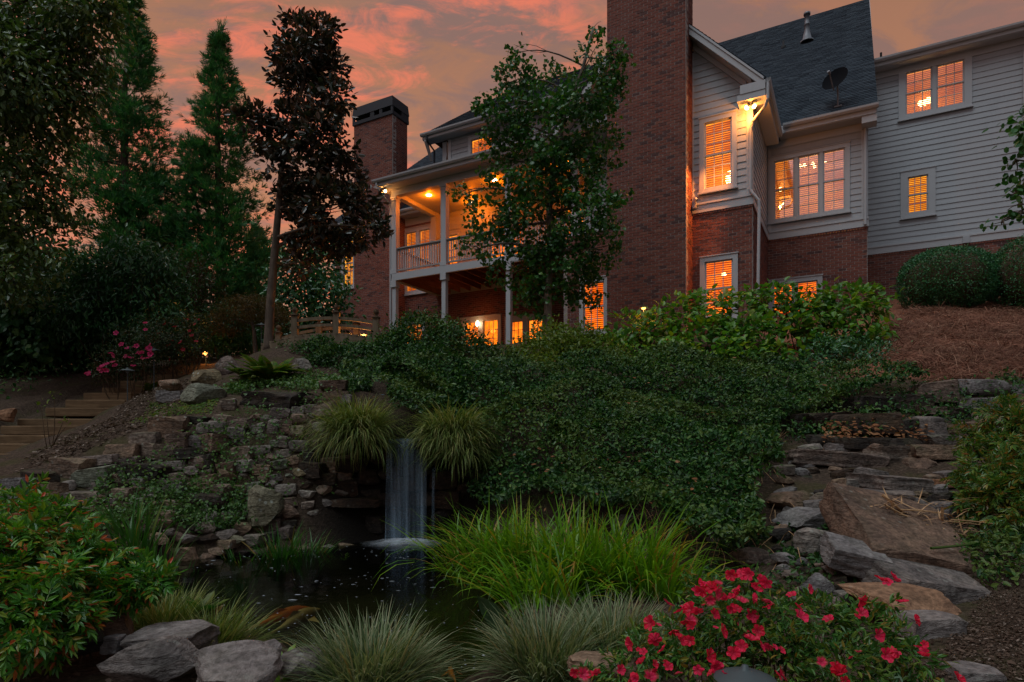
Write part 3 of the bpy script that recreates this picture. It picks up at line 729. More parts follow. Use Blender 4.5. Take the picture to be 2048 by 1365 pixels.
# --- roofs with shingle courses
def roof_plane(name, p0, p1, p2, p3, course=0.14, tab=0.30, singles=0, thick=0.05, mat=M_SHINGLE, slab=None):
    """p0-p1 eave, p3-p2 ridge (facade coordinates); stepped courses of shingle tabs"""
    p0, p1, p2, p3 = (np.array(p, float) for p in (p0, p1, p2, p3))
    nrm = np.cross(p1 - p0, p3 - p0); nrm /= np.linalg.norm(nrm); nrm *= np.sign(nrm[2])
    b = HB(); b.add([p0, p1, p2, p3, *(q - nrm * thick for q in (p0, p1, p2, p3))], MB.BQ); R_ = b.build(name, mat)
    L = np.linalg.norm(p3 - p0); n = int(L / course); rec = []
    for i in range(n):
        t0, t1 = i / n, min((i + 1.25) / n, 1)
        a0, a1 = p0 + (p3 - p0) * t0, p1 + (p2 - p1) * t0; c0, c1 = p0 + (p3 - p0) * t1, p1 + (p2 - p1) * t1
        m = max(1, int(np.linalg.norm(a1 - a0) / tab)); o = 0.5 / m if i % 2 else 0
        for k in range(m + (1 if o else 0)):
            s0, s1 = max(0, k / m - o), min(1, (k + 1) / m - o - 0.012 / tab / m)
            up0, up1 = nrm * RNG.uniform(0.014, 0.022), nrm * 0.003
            rec.append((a0 + (a1 - a0) * s0 + up0, a0 + (a1 - a0) * s1 + up0, c0 + (c1 - c0) * s1 + up1, c0 + (c1 - c0) * s0 + up1, a0 + (a1 - a0) * s0, a0 + (a1 - a0) * s1))
    rec = np.array(rec)
    Q = np.array([[0, 1, 2, 3], [4, 5, 1, 0]])
    k = 0
    if singles:
        for r in rec[:singles]: HB().add(r, Q).build('shingle', mat, R_)
        rec = rec[singles:]
    if len(rec): HB().add(rec.reshape(-1, 3), (Q[None] + np.arange(len(rec))[:, None, None] * 6).reshape(-1, 4)).build('shingles', mat, R_, kind='stuff')
    return R_
UEV = -1.90                                     # side eave of the gable bay
EB = 20.42; RB = 27.9; ZR = EZ + RS * (RB - EB)
roof_plane('roof', (UEV, EB, EZ), (0.70, EB, EZ), (0.66, RB, ZR), (-7.0, RB, ZR), singles=130)
# gable-bay roof: right slope runs back into the main roof, left slope mirrors it
zg = zr(-4.94) + 0.02
roof_plane('roof', (UEV, 16.95, zr(UEV) + 0.02), (UEV, 21.0, zr(UEV) + 0.02), (-4.94, 23.3, zg), (-4.94, 16.95, zg))
roof_plane('roof', (-7.98, 22, zr(-7.98) + 0.02), (-7.98, 16.95, zr(-7.98) + 0.02), (-4.94, 16.95, zg), (-4.94, 23.3, zg))
# rake boards on the gable
def rake(ua, ub, hgt=0.27, y0=16.93, y1=17.0, dz=0.0, name='rake_board', mat=M_TRIM):
    a, b = zr(ua) + dz, zr(ub) + dz
    V = [(ua, y0, a - hgt), (ub, y0, b - hgt), (ub, y1, b - hgt), (ua, y1, a - hgt), (ua, y0, a), (ub, y0, b), (ub, y1, b), (ua, y1, a)]
    HB().add(V, MB.BQ).build(name, mat)
rake(UC1 + 0.01, UEV - 0.05, 0.24, 16.96, 17.02, -0.02); rake(UC1 + 0.01, UEV - 0.04, 0.07, 16.935, 16.958, 0.0)
rake(-7.9, UC0 - 0.01, 0.24, 16.96, 17.02, -0.02)
rake(UC1 + 0.01, UGR + 0.0, 0.05, 17.022, 17.40, -0.22, 'rake_soffit'); rake(-7.9, UC0 - 0.01, 0.05, 17.022, 17.40, -0.22, 'rake_soffit')
rake(UC1 + 0.035, UGR - 0.15, 0.17, 17.35, 17.402, -0.275, 'frieze_board')
zb = zr(UEV) - 0.02
tb('eave_return', UGR - 0.32, UEV + 0.0, 16.965, 17.395, zb - 0.42, zb - 0.255); tb('eave_return', UGR - 0.25, UEV, 16.95, 17.36, zb - 0.25, zb - 0.02)
# side eave of the bay, then the eave of the recessed bay
tb('soffit', UGR + 0.0, UEV, 17.40, EB + 0.0, zb - 0.22, zb - 0.18); tb('fascia', UEV - 0.03, UEV, 17.37, EB - 0.0, zb - 0.17, zb + 0.02)
def gutter(p, q, name='gutter', mat=M_TRIM, w=0.12):
    p, q = np.array(p, float), np.array(q, float); dr = (q - p) / np.linalg.norm(q - p); out = np.array([-dr[1], dr[0], 0.0])
    if abs(dr[0]) > 0.5: out = np.array([0, -1.0, 0])
    else: out = np.array([1.0, 0, 0])
    prof = [(0, 0), (0, -0.11), (0.07, -0.11), (0.11, -0.055), (w, 0), (w - 0.012, 0.0), (0.10, -0.05), (0.065, -0.098), (0.012, -0.098), (0.012, 0)]
    V = [e + out * a + np.array([0, 0, z]) for e in (p, q) for a, z in prof]; n = len(prof)
    HB().add(V, [(i, (i + 1) % n, n + (i + 1) % n, n + i) for i in range(n)], [(0, i + 1, i) for i in range(1, n - 1)] + [(n, n + i, n + i + 1) for i in range(1, n - 1)]).build(name, mat)
gutter((UEV + 0.002, 16.98, zb + 0.02), (UEV + 0.002, EB - 0.12, zb + 0.02))
tb('soffit', UEV, 0.62, EB, DR + 0.02, EZ - 0.26, EZ - 0.22); tb('fascia', UEV, 0.66, EB - 0.03, EB - 0.002, EZ - 0.24, EZ - 0.02)
tb('frieze_board', UGR + 0.10, URR - 0.16, DR - 0.02, DR + 0.02, EZ - 0.47, EZ - 0.26)
gutter((UEV + 0.12, EB - 0.032, EZ - 0.005), (0.72, EB - 0.032, EZ - 0.005))
tb('eave_return', 0.30, 0.68, EB + 0.0, DR - 0.02, EZ - 0.45, EZ - 0.262)
V = []
for w in (0.62, 0.68):   # rake board on the right end of the main roof
    V += [(w, EB, EZ - 0.22), (w, RB, ZR - 0.22), (w, RB, ZR - 0.01), (w, EB, EZ - 0.01)]
HB().add(V, MB.BQ).build('rake_board', M_TRIM)
HB().add([(0.45, DR, EZ - 0.2), (0.45, 2 * RB - DR, EZ - 0.2), (0.45, RB, ZR - 0.2), (0.44, DR, EZ - 0.3), (0.44, 2 * RB - DR, EZ - 0.3), (0.44, RB, ZR - 0.3)], None, [(0, 1, 2), (3, 5, 4)]).build('gable_end', M_WHITE)
# right wing eaves
WZ = 13.90
tb('soffit', URR - 0.4, 8.9, 23.82, DWG + 0.02, WZ - 0.24, WZ - 0.20); tb('fascia', URR - 0.4, 8.9, 23.79, 23.818, WZ - 0.22, WZ - 0.02)
tb('frieze_board', URR, 8.9, DWG - 0.02, DWG + 0.03, WZ - 0.45, WZ - 0.24)
gutter((URR - 0.4, 23.788, WZ), (9.0, 23.788, WZ))
roof_plane('roof', (URR - 0.4, 23.75, WZ + 0.01), (9.0, 23.75, WZ + 0.01), (9.0, 30, WZ + 2.4), (URR - 0.4, 30, WZ + 2.4), course=0.4, tab=1.0)
# vents and dish on the main roof
def on_roof(px, py):
    r = (px - 1024) / FPX; s = (HOR - py) / FPX; kn = r * HN[0] + HN[1]; ku = r * HU[0] + HU[1]
    t = (EZ - RS * EB - CZ) / (s - RS * kn); return np.array([t * ku, t * kn, CZ + t * s])
p = on_roof(1614, 84)
HB().lathe([(0.24, -0.02), (0.24, 0.02), (0.17, 0.05), (0.12, 0.30), (0.085, 0.42), (0.085, 0.62), (0.10, 0.63), (0.10, 0.66), (0.075, 0.68), (0.075, 1.0), (0.12, 1.0), (0.12, 1.08), (0.001, 1.10)], p, 14).build('roof_vent', M_GALV, smooth=True)
p = on_roof(1567, 96)
HB().lathe([(0.10, -0.05), (0.09, 0.06), (0.035, 0.10), (0.035, 0.27), (0.001, 0.27)], p, 10).build('vent_pipe', M_BLACKM, smooth=True)
uv, zv = fa(1762, 122, 25.0)
HB().lathe([(0.035, -0.6), (0.035, 0.28), (0.001, 0.28)], (uv, 25.0, zv), 8).build('vent_pipe', M_BLACKM)
p = on_roof(1676, 214); b = HB()
b.tube([p, p + (0, -0.02, 0.45), p + (-0.02, -0.12, 0.62)], 0.024, 8); b.box(p[0] - 0.1, p[0] + 0.1, p[1] - 0.06, p[1] + 0.06, p[2] - 0.02, p[2] + 0.02)
dish = b.build('satellite_dish', M_GALV)
ctr = p + np.array([-0.05, -0.14, 0.72]); nv = np.array([-0.32, -0.85, 0.42]); nv /= np.linalg.norm(nv)
ta = np.cross(nv, (0, 0, 1)); ta /= np.linalg.norm(ta); tb_ = np.cross(nv, ta)
V = []; rings = 6; seg = 24
for i in range(rings + 1):
    for j in range(seg):
        th = 2 * math.pi * j / seg; rr = i / rings
        V.append(ctr + ta * 0.36 * rr * math.cos(th) + tb_ * 0.40 * rr * math.sin(th) + nv * 0.09 * rr * rr)
Q = [(i * seg + j, i * seg + (j + 1) % seg, (i + 1) * seg + (j + 1) % seg, (i + 1) * seg + j) for i in range(rings) for j in range(seg)]
HB().add(V, Q).build('reflector', M_DISH, dish, smooth=True)
b = HB(); fp = ctr + nv * 0.42 - tb_ * 0.16 * np.sign(tb_[2]); b.tube([ctr - tb_ * 0.38 * np.sign(tb_[2]), fp], 0.016, 6); b.tube([fp, fp + nv * 0.10], 0.04, 8); b.build('feed_arm', M_GALV, dish)

# --- downspouts
def spout(pts, name='downspout', mat=M_TRIM): HB().tube(pts, 0.042, 8).build(name, mat, smooth=False)
x = UGR - 0.045; y = DG - 0.075
spout([(UEV + 0.05, 17.02, zb - 0.09), (UEV + 0.05, 17.02, zb - 0.50), (UEV - 0.02, 17.06, zb - 0.66), (x + 0.06, y - 0.02, zb - 0.86), (x, y, zb - 1.02), (x, y, Z1 + 0.36), (x + 0.06, y - 0.0, Z1 + 0.25), (UGR + 0.16, y + 0.03, Z1 + 0.05), (UGR + 0.17, y + 0.05, Z1 - 0.12), (UGR + 0.12, y + 0.08, 4.2)])
spout([(URR - 0.06, DR - 0.07, EZ - 0.3), (URR - 0.06, DR - 0.07, Z1 + 0.04)])
spout([(4.70, DWG - 0.32, WZ - 0.12), (4.70, DWG - 0.30, WZ - 0.4), (4.70, DWG - 0.10, WZ - 0.8), (4.70, DWG - 0.08, WZ - 3)])
# --- small security camera at the chimney
p = (UC1 + 0.05, DG - 0.03, Z1 + 0.12)
HB().box(p[0] - 0.03, p[0] + 0.07, p[1] - 0.10, p[1] - 0.03, p[2] + 0.0, p[2] + 0.30).tube([(p[0] + 0.05, p[1] - 0.06, p[2] + 0.28), (p[0] + 0.12, p[1] - 0.2, p[2] + 0.16)], 0.035, 8).build('security_camera', M_WHITE)

# --- left wing, its chimney and roof
UL0, UL1 = fa(672, 600, DB)[0], -15.05
lw = (fa(682, 480, DB)[0], fa(712, 480, DB)[0], fa(683, 580, DB)[1], fa(683, 478, DB)[1])
lw_d = (fa(806, 500, DB)[0], fa(866, 500, DB)[0], 7.45, fa(806, 461, DB)[1])
lw_b = (fa(807, 660, DB)[0], fa(850, 660, DB)[0], 4.4, fa(807, 645, DB)[1])
brick_wall('u', DB, UL0, UL1, 3.6, 10.45, [wall_hole(lw), wall_hole(lw_d), wall_hole(lw_b)], 'brick_wall', 0, soldier=False)
window('u', DB, *lw, cols=3, rows=3, room=M_ROOM_Y, casing=0.16, glass=glassmat('window_glass_left', 0.06))
window('u', DB, *lw_d, units=2, cols=2, rows=3, room=M_ROOM_D, casing=0.16, mull=0.16)
window('u', DB, *lw_b, cols=3, rows=3, room=M_ROOM_D, casing=0.13)
DLC = 20.15
ULC0, ULC1 = fa(708, 400, DLC)[0], fa(784.6, 400, DLC)[0]
brick_wall('u', DLC, ULC0, ULC1, 3.6, 14.85, (), 'chimney', 0, soldier=False)
brick_wall('d', ULC1, DLC + 0.072, DLC + 1.0, 3.6, 14.85, (), 'chimney_side', 0, soldier=False)
HB().box(ULC0, ULC0 + 0.2, DLC + 0.06, DLC + 1.0, 3.6, 14.85).build('chimney_side', M_BRICK)
b = HB()
b.box(ULC0 - 0.05, ULC1 + 0.05, DLC - 0.05, DLC + 1.05, 14.85, 15.0)
for (a, c) in ((ULC0 - 0.05, 0.10), (ULC1 - 0.05, 0.10), (ULC0 + 0.95, 0.22), (ULC0 + 1.45, 0.16)): b.box(a, a + c, DLC - 0.045, DLC + 0.03, 15.0, 15.22)
b.box(ULC1 - 0.03, ULC1 + 0.045, DLC + 0.55, DLC + 1.04, 15.0, 15.22)
b.build('chimney_cap', M_SLATE)
HB().add([(ULC0 - 0.06, DLC - 0.06, 15.20), (ULC1 + 0.06, DLC - 0.06, 15.20), (ULC1 + 0.06, DLC + 1.06, 15.20), (ULC0 - 0.06, DLC + 1.06, 15.20), (ULC0 - 0.02, DLC - 0.02, 15.62), (ULC1 + 0.02, DLC - 0.02, 15.62), (ULC1 + 0.02, DLC + 1.02, 15.62), (ULC0 - 0.02, DLC + 1.02, 15.62)], MB.BQ).build('chimney_hood', M_SLATE)
LZ = 10.92
roof_plane('roof', (UL0 - 0.4, 20.55, LZ), (-13.0, 20.55, LZ), (-10.0, 26.9, LZ + 6.35), (-17.8, 26.9, LZ + 6.35))
tb('soffit', UL0 - 0.4, UL1 - 0.05, 20.56, DB + 0.02, LZ - 0.22, LZ - 0.19); tb('fascia', UL0 - 0.4, UL1 - 0.05, 20.53, 20.558, LZ - 0.2, LZ - 0.02)
tb('frieze_board', ULC1 + 0.02, UL1 - 0.05, DB - 0.02, DB + 0.02, LZ - 0.52, LZ - 0.22)
gutter((UL0 - 0.4, 20.528, LZ), (UL1 - 0.06, 20.528, LZ))
spout([(fa(671, 600, DB)[0] - 0.02, DB - 0.05, LZ - 0.3), (fa(671, 600, DB)[0] - 0.02, DB - 0.05, 4.0)])
us = fa(799, 500, 20.9)[0]
spout([(us - 0.03, 20.50, LZ - 0.1), (us - 0.03, 20.50, LZ - 0.28), (us, 20.9, LZ - 0.62), (us, 20.9, 4.2)])

# --- porch
UP0, UP1 = -15.05, UC0 - 0.02
DF = Z1
tb('porch_rim', UP0 - 0.08, UP1, DP - 0.04, DP + 0.06, 7.24, 7.50); tb('porch_rim', UP0 - 0.08, UP0 + 0.0, DP + 0.06, DB, 7.24, 7.50)
tb('gable_soffit', UGL - 0.2, UC0 - 0.02, DG - 0.02, DP + 0.2, 10.66, 10.735); tb('brick_cap', UGL, UC0 - 0.02, DG - 0.02, DP - 0.05, 7.50, 7.56)
b = HB()
for k in range(18): b_ = HB().box(UP0, UP1, DP + 0.07 + k * 0.153, DP + 0.07 + k * 0.153 + 0.147, 7.47, 7.505).build('deck_board', M_JOIST)
n = 19
for k in range(n):
    x = UP0 + 0.12 + k * (UP1 - UP0 - 0.2) / (n - 1)
    HB().box(x, x + 0.045, DP + 0.062, DB - 0.01, 7.26, 7.468).build('joist', M_JOIST)
cols_u = [fa(787, 500, DP)[0] + 0.02, fa(887, 500, DP)[0], fa(1016, 500, DP)[0], UGL - 0.1, UP1 - 0.13]
HBt = 10.43
for cu in cols_u:
    c = HB().box(cu - 0.11, cu + 0.11, DP - 0.02, DP + 0.20, DF + 0.10, HBt - 0.09).build('porch_column', M_TRIM)
    HB().box(cu - 0.135, cu + 0.135, DP - 0.045, DP + 0.225, 7.505, DF + 0.10).build('column_base', M_TRIM, c)
    HB().box(cu - 0.14, cu + 0.14, DP - 0.05, DP + 0.23, HBt - 0.09, HBt - 0.002).build('capital', M_TRIM, c)
    HB().box(cu - 0.125, cu + 0.125, DP - 0.035, DP + 0.215, HBt - 0.19, HBt - 0.15).build('neck_moulding', M_TRIM, c)
    c = HB().box(cu - 0.085, cu + 0.085, DP + 0.0, DP + 0.17, 3.6, 7.0).build('post', M_TRIM)
    HB().box(cu - 0.12, cu + 0.12, DP - 0.045, DP + 0.2, 7.0, 7.238).build('post_cap', M_TRIM, c)
def railing(axis, off, a0, a1):
    zt = 8.47
    def bx(b, p0, p1, y0, y1, q0, q1):
        P = [(p0, y0, q0), (p1, y0, q0), (p1, y0, q1), (p0, y0, q1), (p0, y1, q0), (p1, y1, q0), (p1, y1, q1), (p0, y1, q1)]
        b.add(oriented(P, axis, off), MB.BQ); return b
    r = bx(HB(), a0, a1, -0.03, 0.09, zt - 0.04, zt).build('railing', M_RAIL)
    bx(bx(HB(), a0, a1, 0.01, 0.05, zt - 0.09, zt - 0.042), a0, a1, 0.0, 0.06, DF + 0.07, DF + 0.12).build('bottom_rail', M_RAIL, r)
    n = max(2, int((a1 - a0) / 0.105))
    me = None
    for k in range(n):
        x = a0 + (k + 0.5) * (a1 - a0) / n
        bx(HB(), x - 0.017, x + 0.017, 0.013, 0.047, DF + 0.12, zt - 0.09).build('baluster', M_TRIM, r)
for a, c in zip(cols_u, cols_u[1:]): railing('u', DP + 0.06, a + 0.112, c - 0.112)
tb('band_board', UP0 - 0.05, UP1, DB - 0.006, DB + 0.25, 7.225, 7.53, M_WHITE)
railing('d', UP0 + 0.08, DP + 0.22, DB - 0.36)
tb('porch_beam', UP0 - 0.12, UP1, DP - 0.02, DP + 0.20, HBt, HBt + 0.30); tb('porch_beam', UP0 - 0.10, UP0 + 0.12, DP + 0.20, DB - 0.32, HBt, HBt + 0.30)
tb('pilaster', UP0 - 0.12, UP0 + 0.14, DB - 0.32, DB, Z1 - 0.03, HBt + 0.3)
tb('porch_ceiling', UP0 - 0.05, UP1, DP + 0.2, DB, HBt + 0.17, HBt + 0.20, M_WHITE)
tb('soffit', UP0 - 0.5, UGL - 0.4, 17.72, DP - 0.02, LZ - 0.24, LZ - 0.20); tb('frieze_board', UP0 - 0.12, UP1, DP - 0.032, DP - 0.021, HBt + 0.14, HBt + 0.28); tb('fascia', UP0 - 0.5, UGL - 0.4, 17.69, 17.718, LZ - 0.22, LZ - 0.02)
tb('soffit', UP0 - 0.5, UP0 - 0.12, DP - 0.02, 20.5, LZ - 0.24, LZ - 0.20)
gutter((UP0 - 0.55, 17.688, LZ), (UGL - 0.4, 17.688, LZ))
tb('porch_roof', UP0 - 0.5, UGL - 0.4, 17.72, DB, LZ - 0.01, LZ + 0.03, M_SLATE)
spout([(UP0 - 0.38, 17.66, LZ - 0.1), (UP0 - 0.38, 17.66, LZ - 0.28), (UP0 - 0.24, 18.0, LZ - 0.62), (UP0 - 0.18, DP + 0.02, LZ - 0.75), (UP0 - 0.18, DP + 0.02, 3.8)])
# back wall of the porch, the windows and doors on it
pw = [(-14.75, -13.95, 7.75, 9.75), (-12.6, -10.9, 7.6, 9.85), (-9.3, -7.3, 7.6, 9.9)]
siding('u', DB, UP0 + 0.14, UP1, Z1 - 0.03, HBt + 0.17, [wall_hole(h) for h in pw], exposure=0.182)
window('u', DB, *pw[0], cols=2, rows=3, room=M_ROOM_A); window('u', DB, *pw[1], units=2, cols=2, rows=4, room=M_ROOM_O, single=True, sill=False, blind=0.4); window('u', DB, *pw[2], units=2, cols=2, rows=3, room=M_ROOM_A)
siding('d', UP1 - 0.0, DG + 0.1, DB, Z1 - 0.03, HBt + 0.17, exposure=0.182)
lo = [(fa(922, 660, DB)[0], fa(1003, 660, DB)[0], 4.4, fa(960, 634, DB)[1]), (fa(1010, 660, DB)[0], fa(1093, 660, DB)[0], 4.4, fa(1050, 632, DB)[1])]
lo2 = [(-9.2, -8.1, 4.4, 6.6)]
brick_wall('u', DB, UP0, UGL, 3.6, 7.24, [wall_hole(h) for h in lo + lo2], 'brick_wall', 0, soldier=False)
brick_wall('d', UGL - 0.01, DG + 0.3, DB, 3.6, 7.24, (), 'brick_wall', 0, soldier=False)
for h in lo: window('u', DB, *h, units=2, cols=3, rows=4, room=M_ROOM_O, casing=0.16, mull=0.22, single=True, sill=False, blind=0)
window('u', DB, *lo2[0], cols=3, rows=3, room=M_ROOM_O, casing=0.13)
# --- upper storey behind the porch
UZ = 13.86; UU0 = fa(897, 300, DB)[0]
ub = [(fa(937, 300, DB)[0], fa(990, 300, DB)[0], 11.3, fa(937, 276, DB)[1]), (-10.6, -9.2, 11.3, 12.95)]
siding('u', DB, UU0 + 0.14, -5.4, LZ + 0.03, UZ - 0.24, [wall_hole(h, 0.03) for h in ub])
siding('d', UU0 - 0.1, DB, 25, LZ, UZ - 0.3, exposure=0.5)
tb('corner_board', UU0 - 0.012, UU0 + 0.14, DB - 0.022, DB + 0.14, LZ + 0.03, UZ - 0.24)
for h in ub: window('u', DB, *h, units=1, cols=3, rows=3, room=M_ROOM_A, casing=0.13, glass=glassmat('window_glass_upper', 0.06))
tb('soffit', -15.5, -5.5, 20.58, DB + 0.02, UZ - 0.24, UZ - 0.2); tb('fascia', -15.5, -5.5, 20.55, 20.578, UZ - 0.22, UZ - 0.02); gutter((-15.55, 20.548, UZ), (-5.5, 20.548, UZ))
roof_plane('roof', (-15.5, 20.55, UZ), (-5.5, 20.55, UZ), (-5.5, 24.9, UZ + 3.5), (-13.8, 24.9, UZ + 3.5))
HB().add([(-15.5, 20.55, UZ), (-15.5, 29.2, UZ), (-13.8, 24.9, UZ + 3.5)], None, [(0, 2, 1)]).build('roof_hip', M_SHINGLE)
x = -15.25
spout([(x, 20.5, UZ - 0.1), (x, 20.5, UZ - 0.3), (x + 0.1, 20.9, UZ - 0.6), (x + 0.1, 20.9, LZ + 0.1)], mat=M_SLATE)
HB().add([(-15.42, 20.56, UZ - 0.05), (-15.42, 20.56, UZ - 0.30), (-15.42, 21.0, UZ - 0.95), (-15.30, 20.56, UZ - 0.05), (-15.30, 20.56, UZ - 0.3), (-15.30, 21.0, UZ - 0.95)], [(0, 1, 4, 3), (1, 2, 5, 4)], [(0, 2, 1), (3, 4, 5)]).build('eave_bracket', M_TRIM)
# --- solid core so that no sky shows through the house
HB().box(-14.9, -7.7, 21.9, 30, 3.4, 13.5).box(UGL + 0.2, UGR - 0.2, 18.3, 30, 3.4, 10.5).box(-20.5, -15.1, 21.9, 27, 3.4, 10.6).box(-2.4, 0.35, 21.8, 30, 3.4, 10.6).box(0.5, 8.8, 25.1, 30, 3.4, 13.6).build('house_core', M_WHITE)

# --- lit fittings of the house (each carries its own light)
def lampobj(name, loc_f, energy, col=(1.0, 0.42, 0.10), rad=0.08, typ='POINT', parent=None, rot=None, spot=None):
    ld = bpy.data.lights.new(name, typ); ld.energy = energy; ld.color = col
    if typ == 'SPOT': ld.spot_size = spot or R(120); ld.spot_blend = 0.6
    ld.shadow_soft_size = rad
    return link(name, ld, parent or house, tuple(np.array(loc_f) - np.array(HO)), rot)
for (u, d) in ((-14.1, 19.1), (-11.2, 19.1), (-8.4, 19.1), (-13.0, 20.4), (-7.0, 19.6)):
    HB().lathe([(0.001, 0.0), (0.085, 0.0), (0.10, 0.012), (0.11, 0.03)], (u, d, HBt + 0.142), 14).build('recessed_light', M_BULB2)
    lampobj('porch_light', (u, d, HBt - 0.05), 32, (1.0, 0.165, 0.0), 0.10)
def flood(u, d, z, e, aims):
    b = HB().lathe([(0.001, -0.02), (0.07, -0.02), (0.07, 0.03), (0.001, 0.03)], (u, d, z), 12)
    f = b.build('flood_light', M_WHITE)
    for (ax_, ay_, az_) in aims:
        v = np.array([ax_, ay_, az_], float); v /= np.linalg.norm(v); p0 = np.array([u, d, z - 0.03])
        HB().tube([p0, p0 + v * 0.07, p0 + v * 0.16], [0.03, 0.045, 0.065], 10, False).build('lamp_head', M_WHITE, f)
        c = p0 + v * 0.15; HB().lathe([(0.001, -0.05), (0.04, -0.035), (0.055, 0), (0.04, 0.035), (0.001, 0.05)], c, 10).build('bulb', M_BULB, f)
    lampobj('flood_lamp', (u, d - 0.05, z - 0.26), e, (1.0, 0.30, 0.05), 0.06)
uf, zf = fa(1500, 172, 17.12)
flood(UGR - 0.02, 17.17, zb - 0.44, 42, ((-0.5, -0.5, -0.6), (0.6, -0.4, -0.6)))
flood(UP0 - 0.30, 17.95, LZ - 0.25, 34, ((-0.7, -0.3, -0.6), (0.7, -0.2, -0.5)))
_o = np.array((UGR - 0.08, 17.08, zb - 0.6)); _t = np.array((UC1 - 0.1, 16.95, 6.9)); _v = Vector(_t - _o)
lampobj('flood_beam', tuple(_o + np.array((-0.12, -0.05, -0.1))), 1100, (1.0, 0.27, 0.045), 0.05, 'SPOT', rot=_v.to_track_quat('-Z', 'Y').to_euler(), spot=R(46))
# patio light under the porch
HB().lathe([(0.001, -0.12), (0.05, -0.1), (0.07, 0.0), (0.05, 0.1), (0.001, 0.12)], (fa(955, 648, 20.85)[0], 20.85, fa(955, 648, 20.85)[1]), 10).build('wall_lantern', M_BULB2)
lampobj('patio_lamp', (fa(955, 648, 20.6)[0], 20.3, fa(955, 648, 20.6)[1] - 0.1), 9.0, (1.0, 0.20, 0.02), 0.1)
# ------------------------------------------------------------------ rocks
import bmesh
def _ico(sub):
    bm = bmesh.new(); bmesh.ops.create_icosphere(bm, subdivisions=sub, radius=1.0)
    bm.verts.ensure_lookup_table(); V = np.array([v.co[:] for v in bm.verts]); T = np.array([[v.index for v in f.verts] for f in bm.faces]); bm.free(); return V, T
ICO = {2: _ico(2), 3: _ico(3), 4: _ico(4)}
def n3(P, s, seed):
    """cheap 3-D noise from three slices"""
    return (vnoise(P[:, 0], P[:, 1], s, seed) + vnoise(P[:, 1] + 3.1, P[:, 2], s, seed + 1) + vnoise(P[:, 2] - 1.7, P[:, 0], s, seed + 2)) / 3
def rock_data(seed, kind, sub):
    r = np.random.default_rng(1000 + seed); V, T = ICO[sub]; V = V.copy()
    nrm = []; dist = []
    if kind in ('block', 'slab'):
        for a in np.vstack([np.eye(3), -np.eye(3)]):
            nn = a + r.normal(0, 0.10 if kind == 'block' else 0.07, 3); nrm.append(nn / np.linalg.norm(nn)); dist.append(r.uniform(0.52, 0.66))
        for _ in range(5):
            nn = r.normal(0, 1, 3); nrm.append(nn / np.linalg.norm(nn)); dist.append(r.uniform(0.72, 0.92))
    else:
        for _ in range(17):
            nn = r.normal(0, 1, 3); nrm.append(nn / np.linalg.norm(nn)); dist.append(r.uniform(0.52, 0.86))
    for nn, d in zip(nrm, dist):
        e = V @ nn - d; V = V - np.where(e > 0, e * 0.985, 0)[:, None] * nn
    V = V / np.abs(V).max(0)
    V = V * (1 + 0.07 * n3(V, 0.75, seed)[:, None] + 0.04 * n3(V, 0.3, seed + 5)[:, None] + (0.03 * n3(V, 0.13, seed + 9)[:, None] if sub > 2 else 0))
    if sub > 2:      # bedding ledges
        V[:, :2] *= (1 + (0.012 if kind == 'slab' else 0.022) * np.sign(np.sin(V[:, 2] * 9 + seed + V[:, 0] * 1.3)))[:, None]
    return V, T
ROCKS = {}
def rock_mesh(seed, kind, sub, mat):
    k = (seed, kind, sub, mat.name)
    if k not in ROCKS:
        V, T = rock_data(seed, kind, sub); me = MB().add(V, None, T).mesh('rock', mat, True); me.set_sharp_from_angle(angle=R(24)); ROCKS[k] = me
    return ROCKS[k]
_rs = [0]
def rock(name, px, py, w, h, mat=None, kind='boulder', sub=3, depth=0.8, parent=None, label=None, cat=None, group=None, Y=None, tilt=0.0, roll=0.0, sink=0.12, seed=None, turn=None):
    """a stone whose outline covers w x h photo pixels round (px, py), bedded in the ground behind it"""
    _rs[0] += 1; s = seed if seed is not None else _rs[0] % 11
    if Y is None: p = hit(px, py + h * 0.42); Y = p[1]
    W_, H_ = w / FPX * Y, h / FPX * Y; D_ = max(W_ * depth, H_ * 0.7)
    c = np.array(W3(px, py, Y)); c[1] += D_ * (0.5 - sink) * 0.6
    rot = (roll, tilt, (random.uniform(-0.35, 0.35) if turn is None else turn))
    o = link(name, rock_mesh(s, kind, sub, mat or M_ROCK), parent, tuple(c), rot, label, cat, group)
    o.scale = (W_ / 2 * 1.04, D_ / 2, H_ / 2 * 1.06); return o

